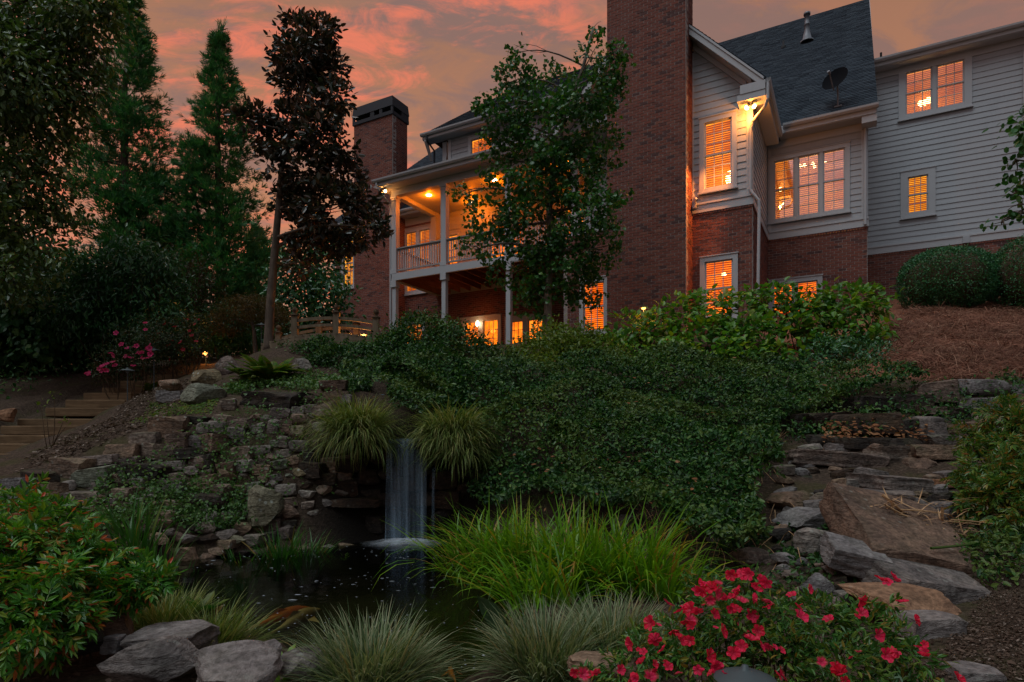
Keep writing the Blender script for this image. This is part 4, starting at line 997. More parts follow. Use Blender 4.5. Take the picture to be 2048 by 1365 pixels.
# --- dry stone wall on the left bank
wall_l = thing('stone_wall', 'long dry stone wall of stacked brown stones climbing the left bank of the pond', 'stone wall', hit(450, 980))
def pstone(parent, *a, **k):
    o = rock('stone', *a, **k); o.parent = parent; o.location = tuple(np.array(o.location) - np.array(parent.location)); return o
LS = [(25, 980, 60, 45, M_ROCKF), (66, 962, 62, 42, M_ROCKD), (135, 935, 78, 45, M_ROCK), (200, 921, 74, 22, M_ROCKR), (257, 924, 54, 19, M_ROCKR), (98, 988, 52, 42, M_ROCK), (185, 955, 78, 44, M_ROCKG), (131, 973, 28, 22, M_ROCK), (150, 997, 74, 28, M_ROCK), (240, 905, 72, 34, M_ROCK), (303, 903, 58, 35, M_ROCK), (285, 945, 90, 32, M_ROCKD), (370, 908, 64, 26, M_ROCKD), (330, 853, 74, 48, M_ROCK), (290, 877, 58, 26, M_ROCK), (355, 882, 52, 36, M_ROCKR), (420, 888, 54, 40, M_ROCKR), (412, 925, 34, 34, M_ROCKD), (395, 925, 44, 28, M_ROCKR), (345, 932, 44, 22, M_ROCK), (480, 910, 46, 34, M_ROCK), (470, 868, 44, 26, M_ROCKR), (405, 858, 26, 24, M_ROCK), (430, 855, 40, 26, M_ROCK), (390, 840, 44, 18, M_ROCKD), (445, 838, 38, 16, M_ROCK), (455, 810, 34, 26, M_ROCK), (480, 850, 50, 24, M_ROCKR), (515, 858, 30, 24, M_ROCK), (545, 855, 28, 32, M_ROCKR), (567, 858, 34, 22, M_ROCKR), (590, 862, 34, 22, M_ROCKG), (597, 893, 48, 24, M_ROCKR), (633, 893, 28, 26, M_ROCKR), (565, 885, 24, 26, M_ROCK), (520, 900, 46, 22, M_ROCK), (620, 915, 32, 22, M_ROCKD), (660, 925, 44, 22, M_ROCK), (640, 855, 34, 22, M_ROCK), (650, 820, 52, 30, M_ROCK), (616, 800, 38, 20, M_ROCKD), (665, 795, 38, 30, M_ROCK), (690, 800, 28, 20, M_ROCKR)]
for x, y, w, h, m in LS: pstone(wall_l, x, y, w, h, m, 'block', 3 if w > 50 else 2, tilt=random.uniform(-0.12, 0.12))
taken = [(x, y, w, h) for x, y, w, h, _ in LS]
def free(x, y, w, h, k=0.75): return not any(abs(x - a) < (w + c) / 2 * k and abs(y - b) < (h + d) / 2 * k for a, b, c, d in taken)
_wt = [(130, 965), (230, 945), (300, 900), (340, 850), (430, 835), (520, 830), (620, 815), (700, 815)]
_wb = [(60, 1085), (170, 1065), (260, 1080), (330, 1095), (430, 1095), (500, 1085), (600, 1060), (700, 960)]
def interp(L, x): return float(np.interp(x, [a for a, _ in L], [b for _, b in L]))
n_fill = 0
for row in range(22):
    x = 90.0
    while x < 705:
        t = (row + 0.5) / 22; y = interp(_wt, x) * (1 - t) + interp(_wb, x) * t + random.uniform(-4, 4)
        dens = 1.0 if t < 0.6 else 0.75
        w = random.uniform(22, 46) * (1.0 if t < 0.55 else 1.15); h = w * random.uniform(0.45, 0.75)
        if random.random() < dens and free(x, y, w, h, 0.62) and n_fill < 260 and not (x < 300 and y > 1020):
            taken.append((x, y, w, h)); n_fill += 1
            pstone(wall_l, x, y, w, h, random.choice([M_ROCK, M_ROCK, M_ROCKR, M_ROCKR, M_ROCKD, M_ROCKG]), random.choice(['block', 'block', 'boulder']), 2, tilt=random.uniform(-0.2, 0.2))
        x += w * 0.85
# --- upper tier
BO = 'boulder'
def boulder(lbl, *a, **k): return rock('boulder', *a, label=lbl, cat='boulder', **k)
boulder('squared grey stone block at the foot of the small rock pile above the stone wall', 340, 792, 52, 27, M_ROCKF, 'block')
boulder('large pale lichen-spotted boulder in front of the rock pile beside the timber steps', 400, 790, 80, 44, M_ROCKG)
boulder('small dark rounded stone resting on the squared grey block', 336, 768, 48, 28, M_ROCK, Y=9.9)
boulder('grey speckled boulder topping the rock pile beside the timber steps', 402, 756, 62, 50, M_ROCKG, Y=10.1)
boulder('upright reddish brown rock left of the fern', 452, 736, 48, 50, M_ROCKR, Y=10.6)
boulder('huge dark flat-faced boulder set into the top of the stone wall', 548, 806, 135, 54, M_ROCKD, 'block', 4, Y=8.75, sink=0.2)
boulder('small pointed rock half hidden in ivy right of the fern', 602, 731, 40, 28, M_ROCK)
boulder('flat stone on the ledge between the fern and the waterfall grass', 665, 770, 62, 20, M_ROCKR, 'slab')
boulder('rounded tan boulder at the left end of the timber steps', 8, 832, 44, 30, M_ROCKT, Y=11.2)
boulder('tall boulder with pale green lichen patches by the pond reeds', 520, 1020, 76, 92, M_ROCKG, 'boulder', 4, Y=7.4)
boulder('dark overhanging rock left of the tall lichened boulder', 402, 1002, 90, 34, M_ROCKD, 'slab')
boulder('long rounded brown stone stacked above the pond edge like a loaf', 445, 1071, 54, 25, M_ROCKR, 'boulder')
boulder('flat stone under the loaf-shaped stone at the pond edge', 447, 1090, 50, 19, M_ROCK, 'slab')
boulder('pale square-shouldered boulder with brown moss at the left edge of the water', 355, 1116, 76, 42, M_ROCKT, 'block')
boulder('narrow brown rock leaning into the water beside the mossy square boulder', 406, 1124, 34, 40, M_ROCKR, 'boulder', tilt=0.5)
boulder('small squared stone just above the water in front of the mossy square boulder', 350, 1146, 42, 20, M_ROCK, 'block')
boulder('lowest small pale stone at the left corner of the pond', 333, 1164, 34, 22, M_ROCKF)
edge = thing('pond_edging', 'low border of small wet stones along the far left shore of the pond', 'stone edging', hit(580, 1090))
for x, y, w, h in ((430, 1104, 46, 16), (480, 1108, 50, 16), (520, 1104, 40, 14), (560, 1104, 46, 15), (600, 1102, 50, 16), (645, 1099, 52, 18), (690, 1096, 48, 17), (725, 1090, 40, 16), (400, 1058, 46, 30), (440, 1040, 42, 28), (350, 1075, 40, 22), (310, 1080, 50, 26), (270, 1070, 50, 26)):
    pstone(edge, x, y, w, h, random.choice([M_ROCKD, M_ROCKR, M_ROCK]), 'boulder', 2)

# --- rock face of the waterfall
wf = thing('waterfall_wall', 'dark wet rock face behind and beside the waterfall', 'rock face', (-1.4, 8.15, 0))
FW = [(655, 960, 46, 28), (690, 977, 62, 40), (735, 955, 50, 30), (740, 990, 50, 26), (705, 1006, 120, 18), (722, 1030, 46, 26), (690, 1050, 86, 48), (750, 1050, 46, 36), (640, 1040, 60, 40), (640, 1000, 50, 34), (735, 1075, 60, 26), (780, 950, 54, 34), (835, 945, 60, 34), (812, 970, 60, 26), (785, 1000, 54, 30), (845, 1000, 56, 30), (815, 1030, 70, 28), (780, 1055, 54, 30), (850, 1060, 54, 34), (885, 960, 60, 40), (900, 1000, 60, 40), (880, 1035, 56, 36), (930, 1040, 64, 44), (945, 985, 66, 44), (930, 940, 60, 36), (700, 930, 60, 30), (760, 915, 46, 30), (870, 915, 50, 34), (815, 915, 60, 30), (980, 1010, 60, 60), (975, 950, 60, 50)]
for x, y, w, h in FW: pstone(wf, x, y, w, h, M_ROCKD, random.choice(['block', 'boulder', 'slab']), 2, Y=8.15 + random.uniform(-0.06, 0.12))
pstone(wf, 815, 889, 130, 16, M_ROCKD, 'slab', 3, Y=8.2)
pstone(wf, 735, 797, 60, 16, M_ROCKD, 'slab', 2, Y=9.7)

# --- right bank
boulder('long flat stone slab laid like a bench across two rocks on the right bank', 1674, 919, 205, 34, M_ROCKR, 'slab', 4, Y=7.75, tilt=0.06, roll=-0.06, seed=3, depth=0.5, turn=0.05)
boulder('pale rock carrying the left end of the bench-like slab', 1600, 925, 70, 40, M_ROCKF, 'boulder', Y=8.15)
boulder('dark sagging rock directly beneath the bench-like slab', 1628, 966, 122, 46, M_ROCKD, 'boulder', 3, Y=7.5)
boulder('dark round rock lowest left below the bench-like slab', 1588, 1003, 92, 46, M_ROCK)
boulder('small wedge rock right of the round one below the bench-like slab', 1662, 1005, 70, 36, M_ROCK)
boulder('broad broken grey rock at the right end of the bench-like slab', 1785, 924, 120, 64, M_ROCK, 'block', 4, Y=7.9)
boulder('big brown split boulder beside the tan path stone', 1852, 938, 86, 66, M_ROCKR, 'boulder', 4, Y=7.55)
boulder('long low slab in front of the broken grey rock', 1795, 968, 150, 30, M_ROCKR, 'slab', 4, tilt=0.05)
boulder('flat reddish slab just behind the dry stalks', 1758, 993, 135, 26, M_ROCKR, 'slab', 3)
boulder('tan flat path stone in front of the right-hand shrub', 1906, 968, 62, 14, M_ROCKT, 'slab', 3)
boulder('dark grey rock with cracks left of the dry stalks', 1622, 1043, 120, 50, M_ROCKF, 'boulder', 4)
boulder('small dark knob of rock under the ends of the dry stalks', 1713, 1037, 50, 34, M_ROCKD)
boulder('lichened steep rock at the upper left of the great slanted slab', 1640, 1092, 96, 64, M_ROCK, 'boulder', 4)
boulder('great slanted grey-brown slab rising from the path to the dry stalks', 1828, 1088, 275, 92, M_ROCKR, 'slab', 4, tilt=0.24, roll=0.48, seed=6, depth=1.05, Y=5.05)
boulder('grey angular rock overlapping the left of the great slanted slab', 1722, 1116, 112, 50, M_ROCKF, 'slab', 4, tilt=0.25, roll=0.3, Y=4.75)
boulder('layered brown ledge at the foot of the great slanted slab', 1862, 1172, 220, 58, M_ROCKR, 'slab', 4, tilt=0.2, roll=0.3, Y=4.55)
boulder('smooth tan boulder behind the flowers at the path edge', 1830, 1218, 230, 92, M_ROCKT, 'boulder', 4, Y=4.05, tilt=0.1)
boulder('grey-faced stone in front of the smooth tan boulder', 1868, 1262, 120, 50, M_ROCKF, 'block', 3, Y=3.7)
boulder('small grey rock behind the red flowers left of the angular rock', 1640, 1180, 90, 60, M_ROCKF, 'boulder', 3)
boulder('rough grey rock alone in the ivy right of the tall yellow-green iris', 1443, 1076, 76, 46, M_ROCKF)
boulder('low rounded brown rock lying in the ivy above the red flowers', 1512, 1117, 84, 36, M_ROCKR)
boulder('small grey rock peeping out behind the tall yellow-green iris', 1250, 1046, 48, 30, M_ROCKF)
boulder('tiny reddish rock between the ivy and the great slanted slab', 1570, 1062, 44, 26, M_ROCKR)
wr = thing('stone_wall', 'short dry stone wall of grey blocks under the pine straw slope at the right edge', 'stone wall', hit(1950, 860))
for x, y, w, h, m in ((1882, 785, 96, 50, M_ROCKR), (1975, 774, 92, 36, M_ROCKF), (1962, 808, 64, 27, M_ROCKF), (1994, 808, 34, 28, M_ROCKF), (2030, 804, 72, 28, M_ROCK), (2038, 782, 40, 24, M_ROCKF), (1870, 822, 96, 18, M_ROCKR), (1930, 826, 60, 22, M_ROCKD), (1862, 860, 56, 54, M_ROCKR), (1884, 882, 84, 28, M_ROCK), (1880, 906, 116, 32, M_ROCK), (1940, 860, 70, 34, M_ROCK), (1985, 840, 60, 30, M_ROCK), (2030, 840, 60, 34, M_ROCK), (1960, 890, 60, 30, M_ROCK), (2100, 800, 70, 30, M_ROCK), (2110, 840, 80, 36, M_ROCK)):
    pstone(wr, x, y, w, h, m, 'block', 3, tilt=random.uniform(-0.08, 0.08))
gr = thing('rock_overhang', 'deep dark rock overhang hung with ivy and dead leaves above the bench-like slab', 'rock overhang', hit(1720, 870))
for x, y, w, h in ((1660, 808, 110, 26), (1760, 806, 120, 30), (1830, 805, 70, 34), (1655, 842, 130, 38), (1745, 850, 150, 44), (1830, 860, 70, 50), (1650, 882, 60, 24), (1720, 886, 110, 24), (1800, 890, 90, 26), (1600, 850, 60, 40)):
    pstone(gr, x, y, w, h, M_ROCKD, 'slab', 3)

tr = thing('stone_terrace', 'rough terraces of small broken stones packed between the big slabs on the right bank', 'stone terrace', hit(1720, 1000))
rt = [(x, y, 90, 40) for x, y in ((1674, 919), (1628, 966), (1785, 924), (1852, 938), (1795, 968), (1758, 993), (1622, 1043), (1640, 1092), (1835, 1092), (1728, 1112), (1850, 1168))]
for _ in range(900):
    x, y = random.uniform(1555, 1905), random.uniform(895, 1210); w = random.uniform(24, 58); h = w * random.uniform(0.4, 0.65)
    if x > 1700 and y > 1030 or x < 1555 + (y - 1100) * 0.3: continue
    if any(abs(x - a) < (w + c) / 2 * 0.62 and abs(y - b) < (h + d) / 2 * 0.72 for a, b, c, d in rt): continue
    rt.append((x, y, w, h)); pstone(tr, x, y, w, h, random.choice([M_ROCKF, M_ROCKR, M_ROCK, M_ROCKD]), random.choice(['block', 'slab', 'boulder']), 2, tilt=random.uniform(-0.2, 0.2))

# --- foreground rocks
boulder('large brown weathered rock with grain at the bottom left foreground', 292, 1342, 200, 104, M_ROCKR, 'boulder', 4, Y=2.75, seed=2)
boulder('grey flat-topped rock behind the brown weathered foreground rock', 332, 1296, 170, 66, M_ROCKF, 'block', 4, Y=3.05, seed=5)
boulder('smooth pale grey boulder at the bottom edge between two foreground rocks', 442, 1352, 200, 92, M_ROCKF, 'boulder', 4, Y=2.6, seed=8)
boulder('upright dark grey rock right of the smooth pale boulder', 516, 1330, 74, 92, M_ROCKF, 'boulder', 4, Y=2.8, seed=1)
boulder('sloping brown rock under the left-hand shrub', 205, 1250, 112, 92, M_ROCKR, 'boulder', 4, Y=3.25, seed=4)
boulder('small white-faced rock wedged in front of the sloping brown rock', 222, 1292, 46, 36, M_ROCKF, 'block', 3, Y=3.05)
boulder('dark shaded rock at the base of the left-hand shrub', 150, 1285, 100, 60, M_ROCKD, 'boulder', 3, Y=3.0)
boulder('mossy rock partly under the round striped grass clump', 588, 1338, 100, 70, M_ROCK, 'boulder', 3, Y=2.9)
boulder('flat pinkish stone under the lower left red flowers', 1205, 1350, 160, 56, M_ROCKT, 'boulder', 4, Y=2.75, seed=7)
boulder('little pale stone inside the red flowering azalea', 1412, 1308, 64, 40, M_ROCKF, 'boulder', 3, Y=2.75)
boulder('rock at the near right corner below the azalea', 1960, 1355, 90, 30, M_ROCKF, 'slab', 3)

# --- timber garden steps
steps = thing('garden_steps', 'flight of weathered timber garden steps climbing the bare slope on the left', 'steps', hit(180, 850))
tops = [908, 888, 871, 852, 838, 816, 800, 786, 776, 762, 750, 728]
xr = [(-60, 40), (-60, 76), (-40, 97), (0, 157), (34, 193), (90, 230), (130, 250), (166, 262), (203, 285), (240, 310), (290, 370), (400, 470)]
STEP = []
for i, (t, (a, c)) in enumerate(zip(tops, xr)):
    Y = 9.8 + i * 0.41 + (0.3 if i > 10 else 0); z = CZ + (HOR - t) / FPX * Y; x0, x1 = (a - 1024) / FPX * Y, (c - 1024) / FPX * Y
    STEP.append((x0, x1, Y, z))
    lo = steps.location; b = MB(); j = random.uniform(-0.02, 0.02)
    b.box(x0 - lo[0], x1 - lo[0], Y - lo[1], Y + 0.19 - lo[1], z - 0.17 - lo[2], z - lo[2])
    o = b.build('timber', M_STEP, steps)
    o.rotation_euler = (0, 0, 0)
    bv = o.modifiers.new('edge', 'BEVEL'); bv.width = 0.016; bv.segments = 2
    MB().box(x0 - lo[0] + 0.02, x1 - lo[0] - 0.02, Y + 0.185 - lo[1], Y + 0.5 - lo[1], z - 0.2 - lo[2], z - 0.02 - lo[2]).build('tread', M_GROUND, steps)

# --- small arched footbridge
YB, YF = 13.4, 12.3
bx0 = (545 - 1024) / FPX * YF; bx1 = (760 - 1024) / FPX * YF; bcx = (660 - 1024) / FPX * YF
bridge = thing('footbridge', 'small arched wooden footbridge with ball-topped posts in front of the brick house', 'footbridge', (bcx, 12.85, 3.2))
def arch(x): return 3.40 - 0.075 * (x - bcx) ** 2 * 1.6
def Lb(p): return (p[0] - bcx, p[1] - 12.85, p[2] - 3.2)
for (lst, Y) in (((590, 673, 752), YF), ((557, 638, 713), YB)):
    xs = [(x - 1024) / FPX * Y for x in lst]
    for x in xs:
        z = arch(x if Y == YF else x + 0.1) ; hh = 0.42
        b = MB(); b.box(*[v for v in (x - 0.058 - bcx, x + 0.058 - bcx, Y - 0.058 - 12.85, Y + 0.058 - 12.85, z - 0.22 - 3.2, z + hh - 3.2)])
        po = b.build('post', M_BRIDGE, bridge)
        MB().lathe([(0.001, 0), (0.085, 0.0), (0.085, 0.03), (0.045, 0.045), (0.03, 0.07), (0.055, 0.10), (0.06, 0.13), (0.045, 0.165), (0.015, 0.185), (0.001, 0.20)], Lb((x, Y, z + hh)), 12).build('finial', M_TWIG, po, smooth=True)
    X = np.linspace(xs[0] - 0.1, xs[-1] + 0.05, 20)
    for dz, th in ((0.34, 0.045), (0.20, 0.04)):
        V = []
        for x in X:
            z = arch(x) + dz
            V += [Lb((x, Y - 0.02, z - th)), Lb((x, Y + 0.02, z - th)), Lb((x, Y + 0.02, z + th * 0.4)), Lb((x, Y - 0.02, z + th * 0.4))]
        Q = [(i * 4 + j, i * 4 + (j + 1) % 4, i * 4 + 4 + (j + 1) % 4, i * 4 + 4 + j) for i in range(19) for j in range(4)]
        MB().add(V, Q).build('rail', M_BRIDGE, bridge)
    V = []
    for x in np.linspace(bx0 - 0.2, bx1, 20):
        z = arch(x); yy = Y - 0.06 if Y == YF else Y + 0.06
        V += [Lb((x, yy - 0.02, z - 0.20)), Lb((x, yy + 0.02, z - 0.20)), Lb((x, yy + 0.02, z - 0.02)), Lb((x, yy - 0.02, z - 0.02))]
    MB().add(V, Q).build('stringer', M_BRIDGE, bridge)
x = bx0 - 0.2
while x < bx1:
    MB().box(x - bcx, x + 0.13 - bcx, YF - 0.08 - 12.85, YB + 0.08 - 12.85, arch(x + 0.06) - 0.018 - 3.2, arch(x + 0.06) + 0.02 - 3.2).build('deck_plank', M_BRIDGE, bridge); x += 0.138

# --- waterfall, foam, flecks
def fallmat():
    m, nt, b = newmat('falling_water'); p = pos(nt)
    st = nt.noise(nt.scale(p, (15, 5, 0.55)), 1.0, 2, 0.5); st2 = nt.noise(nt.scale(p, (48, 12, 0.8)), 1.0, 2, 0.5)
    a = nt.mapr(nt.math('ADD', nt.math('MULTIPLY', st, 0.65), nt.math('MULTIPLY', st2, 0.35)), 0.38, 0.74, 0.04, 0.42)
    setb(nt, b, (0.40, 0.60, 0.76), 0.35, 0.4); nt.l.new(a, b.inputs['Alpha']); return m
M_FALL = fallmat()
fall = thing('waterfall', 'thin silky sheet of falling water dropping from the stone lip into the pond', 'waterfall', (-1.38, 7.95, 0))
def sheet(name, pa, pb, Yt, ztop, zbot, outs, par, mat=M_FALL, n=14, m=18):
    V = []
    for i in range(n + 1):
        t = i / n
        for j in range(m + 1):
            s = j / m; x0 = (pa - 1024) / FPX * Yt; x1 = (pb - 1024) / FPX * Yt
            if t < 0.2: yy = Yt - outs * (t / 0.2) ; z = ztop - 0.02 * t
            else: k = (t - 0.2) / 0.8; yy = Yt - outs - 0.09 * math.sqrt(k) - 0.012 * math.sin(s * 17 + Yt); z = ztop - 0.004 - (ztop - zbot) * k
            wid = 1 + 0.06 * t
            V.append(((x0 + x1) / 2 + (s - 0.5) * (x1 - x0) * wid - par.location[0], yy - par.location[1], z - par.location[2]))
    Q = [(i * (m + 1) + j, i * (m + 1) + j + 1, (i + 1) * (m + 1) + j + 1, (i + 1) * (m + 1) + j) for i in range(n) for j in range(m)]
    return MB().add(V, Q).build(name, mat, par, smooth=True)
sheet('water_sheet', 779, 856, 8.15, 1.335, 0.0, 0.12, fall); sheet('water_sheet', 783, 850, 8.12, 1.335, 0.0, 0.14, fall); sheet('water_sheet', 866, 872, 8.15, 0.95, 0.0, 0.06, fall, n=10, m=4)
up = thing('waterfall', 'tiny upper waterfall between the ivy and the striped grass above the main fall', 'waterfall', (-2.05, 9.6, 1.7))
sheet('water_sheet', 745, 771, 9.65, 2.02, 1.75, 0.05, up, n=10, m=8); sheet('water_sheet', 746, 770, 9.62, 2.02, 1.75, 0.06, up, n=10, m=8)
def foammat():
    m, nt, b = newmat('churned_foam'); p = pos(nt)
    o = nt.vmath('SUBTRACT', p, (-1.37, 7.82, 0.0)); sx = nt.node('ShaderNodeSeparateXYZ'); nt.l.new(o, sx.inputs[0])
    r = nt.math('SQRT', nt.math('ADD', nt.math('POWER', nt.math('DIVIDE', sx.outputs[0], 0.62), 2.0), nt.math('POWER', nt.math('DIVIDE', sx.outputs[1], 0.42), 2.0)))
    a = nt.math('MULTIPLY', nt.mapr(r, 1.0, 0.0, 0, 0.8), nt.mapr(nt.noise(nt.scale(p, (1, 1.6, 1)), 7, 4), 0.25, 0.7, 0.3, 1.0))
    setb(nt, b, (0.66, 0.74, 0.80), 0.7, 0.2); nt.l.new(a, b.inputs['Alpha']); return m
V = []; T = []
for i in range(9):
    for j in range(28):
        th = 2 * math.pi * j / 28; rr = i / 8; ir = 1 + 0.12 * math.sin(3 * th + 1) + 0.07 * math.sin(7 * th)
        V.append((-1.37 + 0.62 * rr * ir * math.cos(th), 7.80 + 0.42 * rr * ir * math.sin(th), 0.006 + 0.045 * max(0, 1 - rr * rr * 1.6) * (1 + 0.5 * math.sin(5 * th + 3 * rr)) + 0.012 * math.sin(9 * th + i * 2.2) * rr * (1 - rr)))
Q = [(i * 28 + j, i * 28 + (j + 1) % 28, (i + 1) * 28 + (j + 1) % 28, (i + 1) * 28 + j) for i in range(8) for j in range(28)]
MB().add(V, Q).build('foam', foammat(), smooth=True, kind='stuff')
m_fl, nt_, b_ = newmat('foam_fleck'); setb(nt_, b_, (0.22, 0.25, 0.26), 0.6)
fb = MB(); cnt = 0
while cnt < 420:
    x, y = RNG.uniform(-3.3, 0.1), RNG.uniform(3.1, 7.6)
    if not inpoly(np.array([x]), np.array([y]), POND)[0]: continue
    if vnoise([x], [y], 0.7, 4)[0] < 0.05 and random.random() < 0.8: continue
    if x < -1.9 and random.random() < 0.5: continue
    r = RNG.uniform(0.002, 0.0075) * (1 if random.random() < 0.85 else 1.8); k = 7; a0 = random.random() * 6
    el = 1 + (2.5 * random.random() if (y > 5 and random.random() < 0.6) else 0.4 * random.random())
    V = [(x + r * el * math.cos(a0 + i * 2 * math.pi / k) * random.uniform(0.7, 1.2), y + r * math.sin(a0 + i * 2 * math.pi / k) * random.uniform(0.7, 1.2), 0.004) for i in range(k)] + [(x, y, 0.004 + r * 0.4)]
    fb.add(V, None, [(i, (i + 1) % k, k) for i in range(k)]); cnt += 1
fb.build('foam_flecks', m_fl, kind='stuff')

# --- fish
def fishmat(name, a, bb):
    m, nt, b = newmat(name); p = nt.node('ShaderNodeTexCoord').outputs['Object']
    setb(nt, b, nt.mix(nt.mapr(nt.noise(p, 9, 2), 0.45, 0.55), a, bb), 0.35, 0.5); return m
def fish(lbl, px, py, length, rz, ma, mb_, dz=-0.085):
    Y = CZ * FPX / (py - HOR); x = (px - 1024) / FPX * Y
    f = thing('koi_fish', lbl, 'fish', (x, Y, dz), rz)
    t = np.linspace(0, 1, 12); pr = np.array([0.02, .09, .14, .165, .17, .16, .14, .115, .085, .06, .04, .03]) * length * 0.55
    xs = (0.5 - t) * length; ys = 0.03 * length * np.sin(t * 5)
    th = np.linspace(0, 2 * np.pi, 10, endpoint=False)
    V = [(xs[i], ys[i] + pr[i] * 0.75 * math.cos(a), pr[i] * math.sin(a)) for i in range(12) for a in th]
    Q = [(i * 10 + j, i * 10 + (j + 1) % 10, (i + 1) * 10 + (j + 1) % 10, (i + 1) * 10 + j) for i in range(11) for j in range(10)]
    MB().add(V, Q).build('body', fishmat('koi', ma, mb_), f, smooth=True)
    e = (xs[-1], ys[-1], 0); L = length
    MB().add([e, (e[0] - .18 * L, e[1], .06 * L), (e[0] - .11 * L, e[1] + .01, 0), (e[0] - .18 * L, e[1], -.07 * L)], None, [(0, 1, 2), (0, 2, 3)]).build('tail_fin', fishmat('koi_fin', ma, mb_), f)
    MB().add([(0.12 * L, 0, .08 * L), (-0.05 * L, 0, .13 * L), (-0.2 * L, 0, .06 * L)], None, [(0, 1, 2)]).build('dorsal_fin', fishmat('koi_fin', ma, mb_), f)
    for s in (-1, 1): MB().add([(0.22 * L, s * .1 * L, 0), (0.10 * L, s * .26 * L, -.02), (0.06 * L, s * .11 * L, 0)], None, [(0, 1, 2)]).build('pectoral_fin', fishmat('koi_fin', ma, mb_), f)
fish('orange koi swimming just under the surface beside a pale one', 562, 1214, 0.62, R(62), (0.75, 0.20, 0.03), (0.60, 0.13, 0.02))
fish('pale cream koi swimming beside the orange one', 592, 1220, 0.66, R(74), (0.62, 0.45, 0.22), (0.50, 0.33, 0.14))
fish('orange koi half hidden between the two front grass clumps', 905, 1332, 0.26, R(100), (0.70, 0.22, 0.03), (0.50, 0.15, 0.03), -0.05)

# --- garden lamps
def hatlamp(lbl, px, py, Y, rad, base_z=None, lit=0.0, hat=True):
    x, y, z = W3(px, py, Y); g = gz(x, y) if base_z is None else base_z
    L = thing('path_light', lbl, 'garden light', (x, y, g), group='garden path lights'); h = z - g
    MB().tube([(0, 0, -0.1), (0, 0, h - rad * 0.35)], max(0.008, rad * 0.075), 8).build('stake', M_LAMPM, L)
    MB().lathe([(rad, 0.0 - rad * 0.30), (rad * 0.98, -rad * 0.26), (rad * 0.6, -rad * 0.10), (rad * 0.2, 0.02 * rad), (rad * 0.14, rad * 0.05), (rad * 0.10, rad * 0.17), (rad * 0.001, rad * 0.2), ], (0, 0, h), 28).lathe([(0.001, -rad * 0.2), (rad * 0.9, -rad * 0.29)], (0, 0, h), 28).build('hat', M_LAMPM, L, smooth=True)
    MB().lathe([(0.001, -0.72 * rad), ((0.50 if lit else 0.2) * rad, -0.55 * rad), ((0.55 if lit else 0.25) * rad, -0.34 * rad), (0.001, -0.3 * rad)], (0, 0, h), 12).build('bulb', M_BULBO if lit else M_GALV, L)
    if lit:
        ld = bpy.data.lights.new('garden_lamp', 'POINT'); ld.energy = lit; ld.color = (1, 0.36, 0.08); ld.shadow_soft_size = 0.04
        link('lamp_light', ld, L, (0, -rad * 0.9, h - rad * 0.8))
hatlamp('dull green mushroom path light close to the camera in front of the red azalea', 1490, 1341, 2.2, 0.108)
hatlamp('unlit mushroom path light standing beside the timber steps', 255, 738, 11.9, 0.135)
hatlamp('unlit mushroom path light half hidden among the pink roses', 308, 698, 12.6, 0.12)
hatlamp('unlit mushroom path light between the weeping maple and the magnolia trunk', 523, 648, 14.0, 0.13)
hatlamp('lit path light on the footbridge glowing against the brick chimney', 728, 668, 12.75, 0.075, arch((728 - 1024) / FPX * 12.75), lit=26)
hatlamp('lit path light rising from the hydrangeas in front of the big chimney', 1287, 614, 14.2, 0.09, None, lit=8)
x, y, z = W3(412, 708, 14.6); g = gz(x, y)
sp = thing('spotlight', 'small lit garden spotlight at the top of the timber steps', 'garden light', (x, y, g))
h = max(0.12, z - g)
MB().tube([(0, 0, -0.1), (0, 0, h - 0.03)], 0.012, 6).build('stake', M_LAMPM, sp)
MB().tube([(0.07, 0.05, h - 0.02), (0.02, -0.02, h)], [0.035, 0.05], 10).build('lamp_head', M_LAMPM, sp); MB().lathe([(0.001, -0.045), (0.045, -0.02), (0.045, 0.02), (0.001, 0.045)], (0, -0.05, h), 10).build('bulb', M_BULBO, sp)
ld = bpy.data.lights.new('garden_lamp', 'POINT'); ld.energy = 4; ld.color = (1, 0.4, 0.1); ld.shadow_soft_size = 0.04; link('lamp_light', ld, sp, (0, -0.15, h + 0.03))
# ------------------------------------------------------------------ planting helpers
T_OVAL = (np.array([(0, 0, 0), (.3, .24, .07), (.72, .19, .05), (1, 0, -.02), (.72, -.19, .05), (.3, -.24, .07)]), np.array([(0, 5, 4, 3), (0, 3, 2, 1)]), None)
T_LANCE = (np.array([(0, 0, 0), (.3, .15, .05), (.7, .12, .03), (1, 0, -.08), (.7, -.12, .03), (.3, -.15, .05)]), np.array([(0, 5, 4, 3), (0, 3, 2, 1)]), None)
T_ROUND = (np.array([(0, 0, 0), (.25, .36, .06), (.75, .32, .06), (1, 0, 0), (.75, -.32, .06), (.25, -.36, .06)]), np.array([(0, 5, 4, 3), (0, 3, 2, 1)]), None)
T_FAN = (np.array([(0, 0, 0), (.62, .50, .10), (.95, .30, .05), (.88, 0, 0), (.95, -.30, .05), (.62, -.50, .10)]), np.array([(0, 5, 4, 3), (0, 3, 2, 1)]), None)
def _spray(n, w, seed):
    r = np.random.default_rng(seed); V = []; T = []
    for i in range(n):
        a = r.uniform(-0.75, 0.75); e = r.uniform(-0.45, 0.45); L = r.uniform(0.6, 1.0); d = np.array([math.cos(a) * math.cos(e), math.sin(a), math.sin(e)]) * L
        s = np.array([-d[1], d[0], 0]) / (np.hypot(d[0], d[1]) + 1e-6) * w; o = np.array([r.uniform(0, .2), 0, 0])
        k = len(V); V += [o + s * 0.6, o - s * 0.6, o + d * 0.6 - s, o + d, o + d * 0.6 + s]; T += [(k, k + 1, k + 2), (k, k + 2, k + 4), (k + 2, k + 3, k + 4)]
    return np.array(V), None, np.array(T)
T_NEEDLE = _spray(6, 0.055, 5)
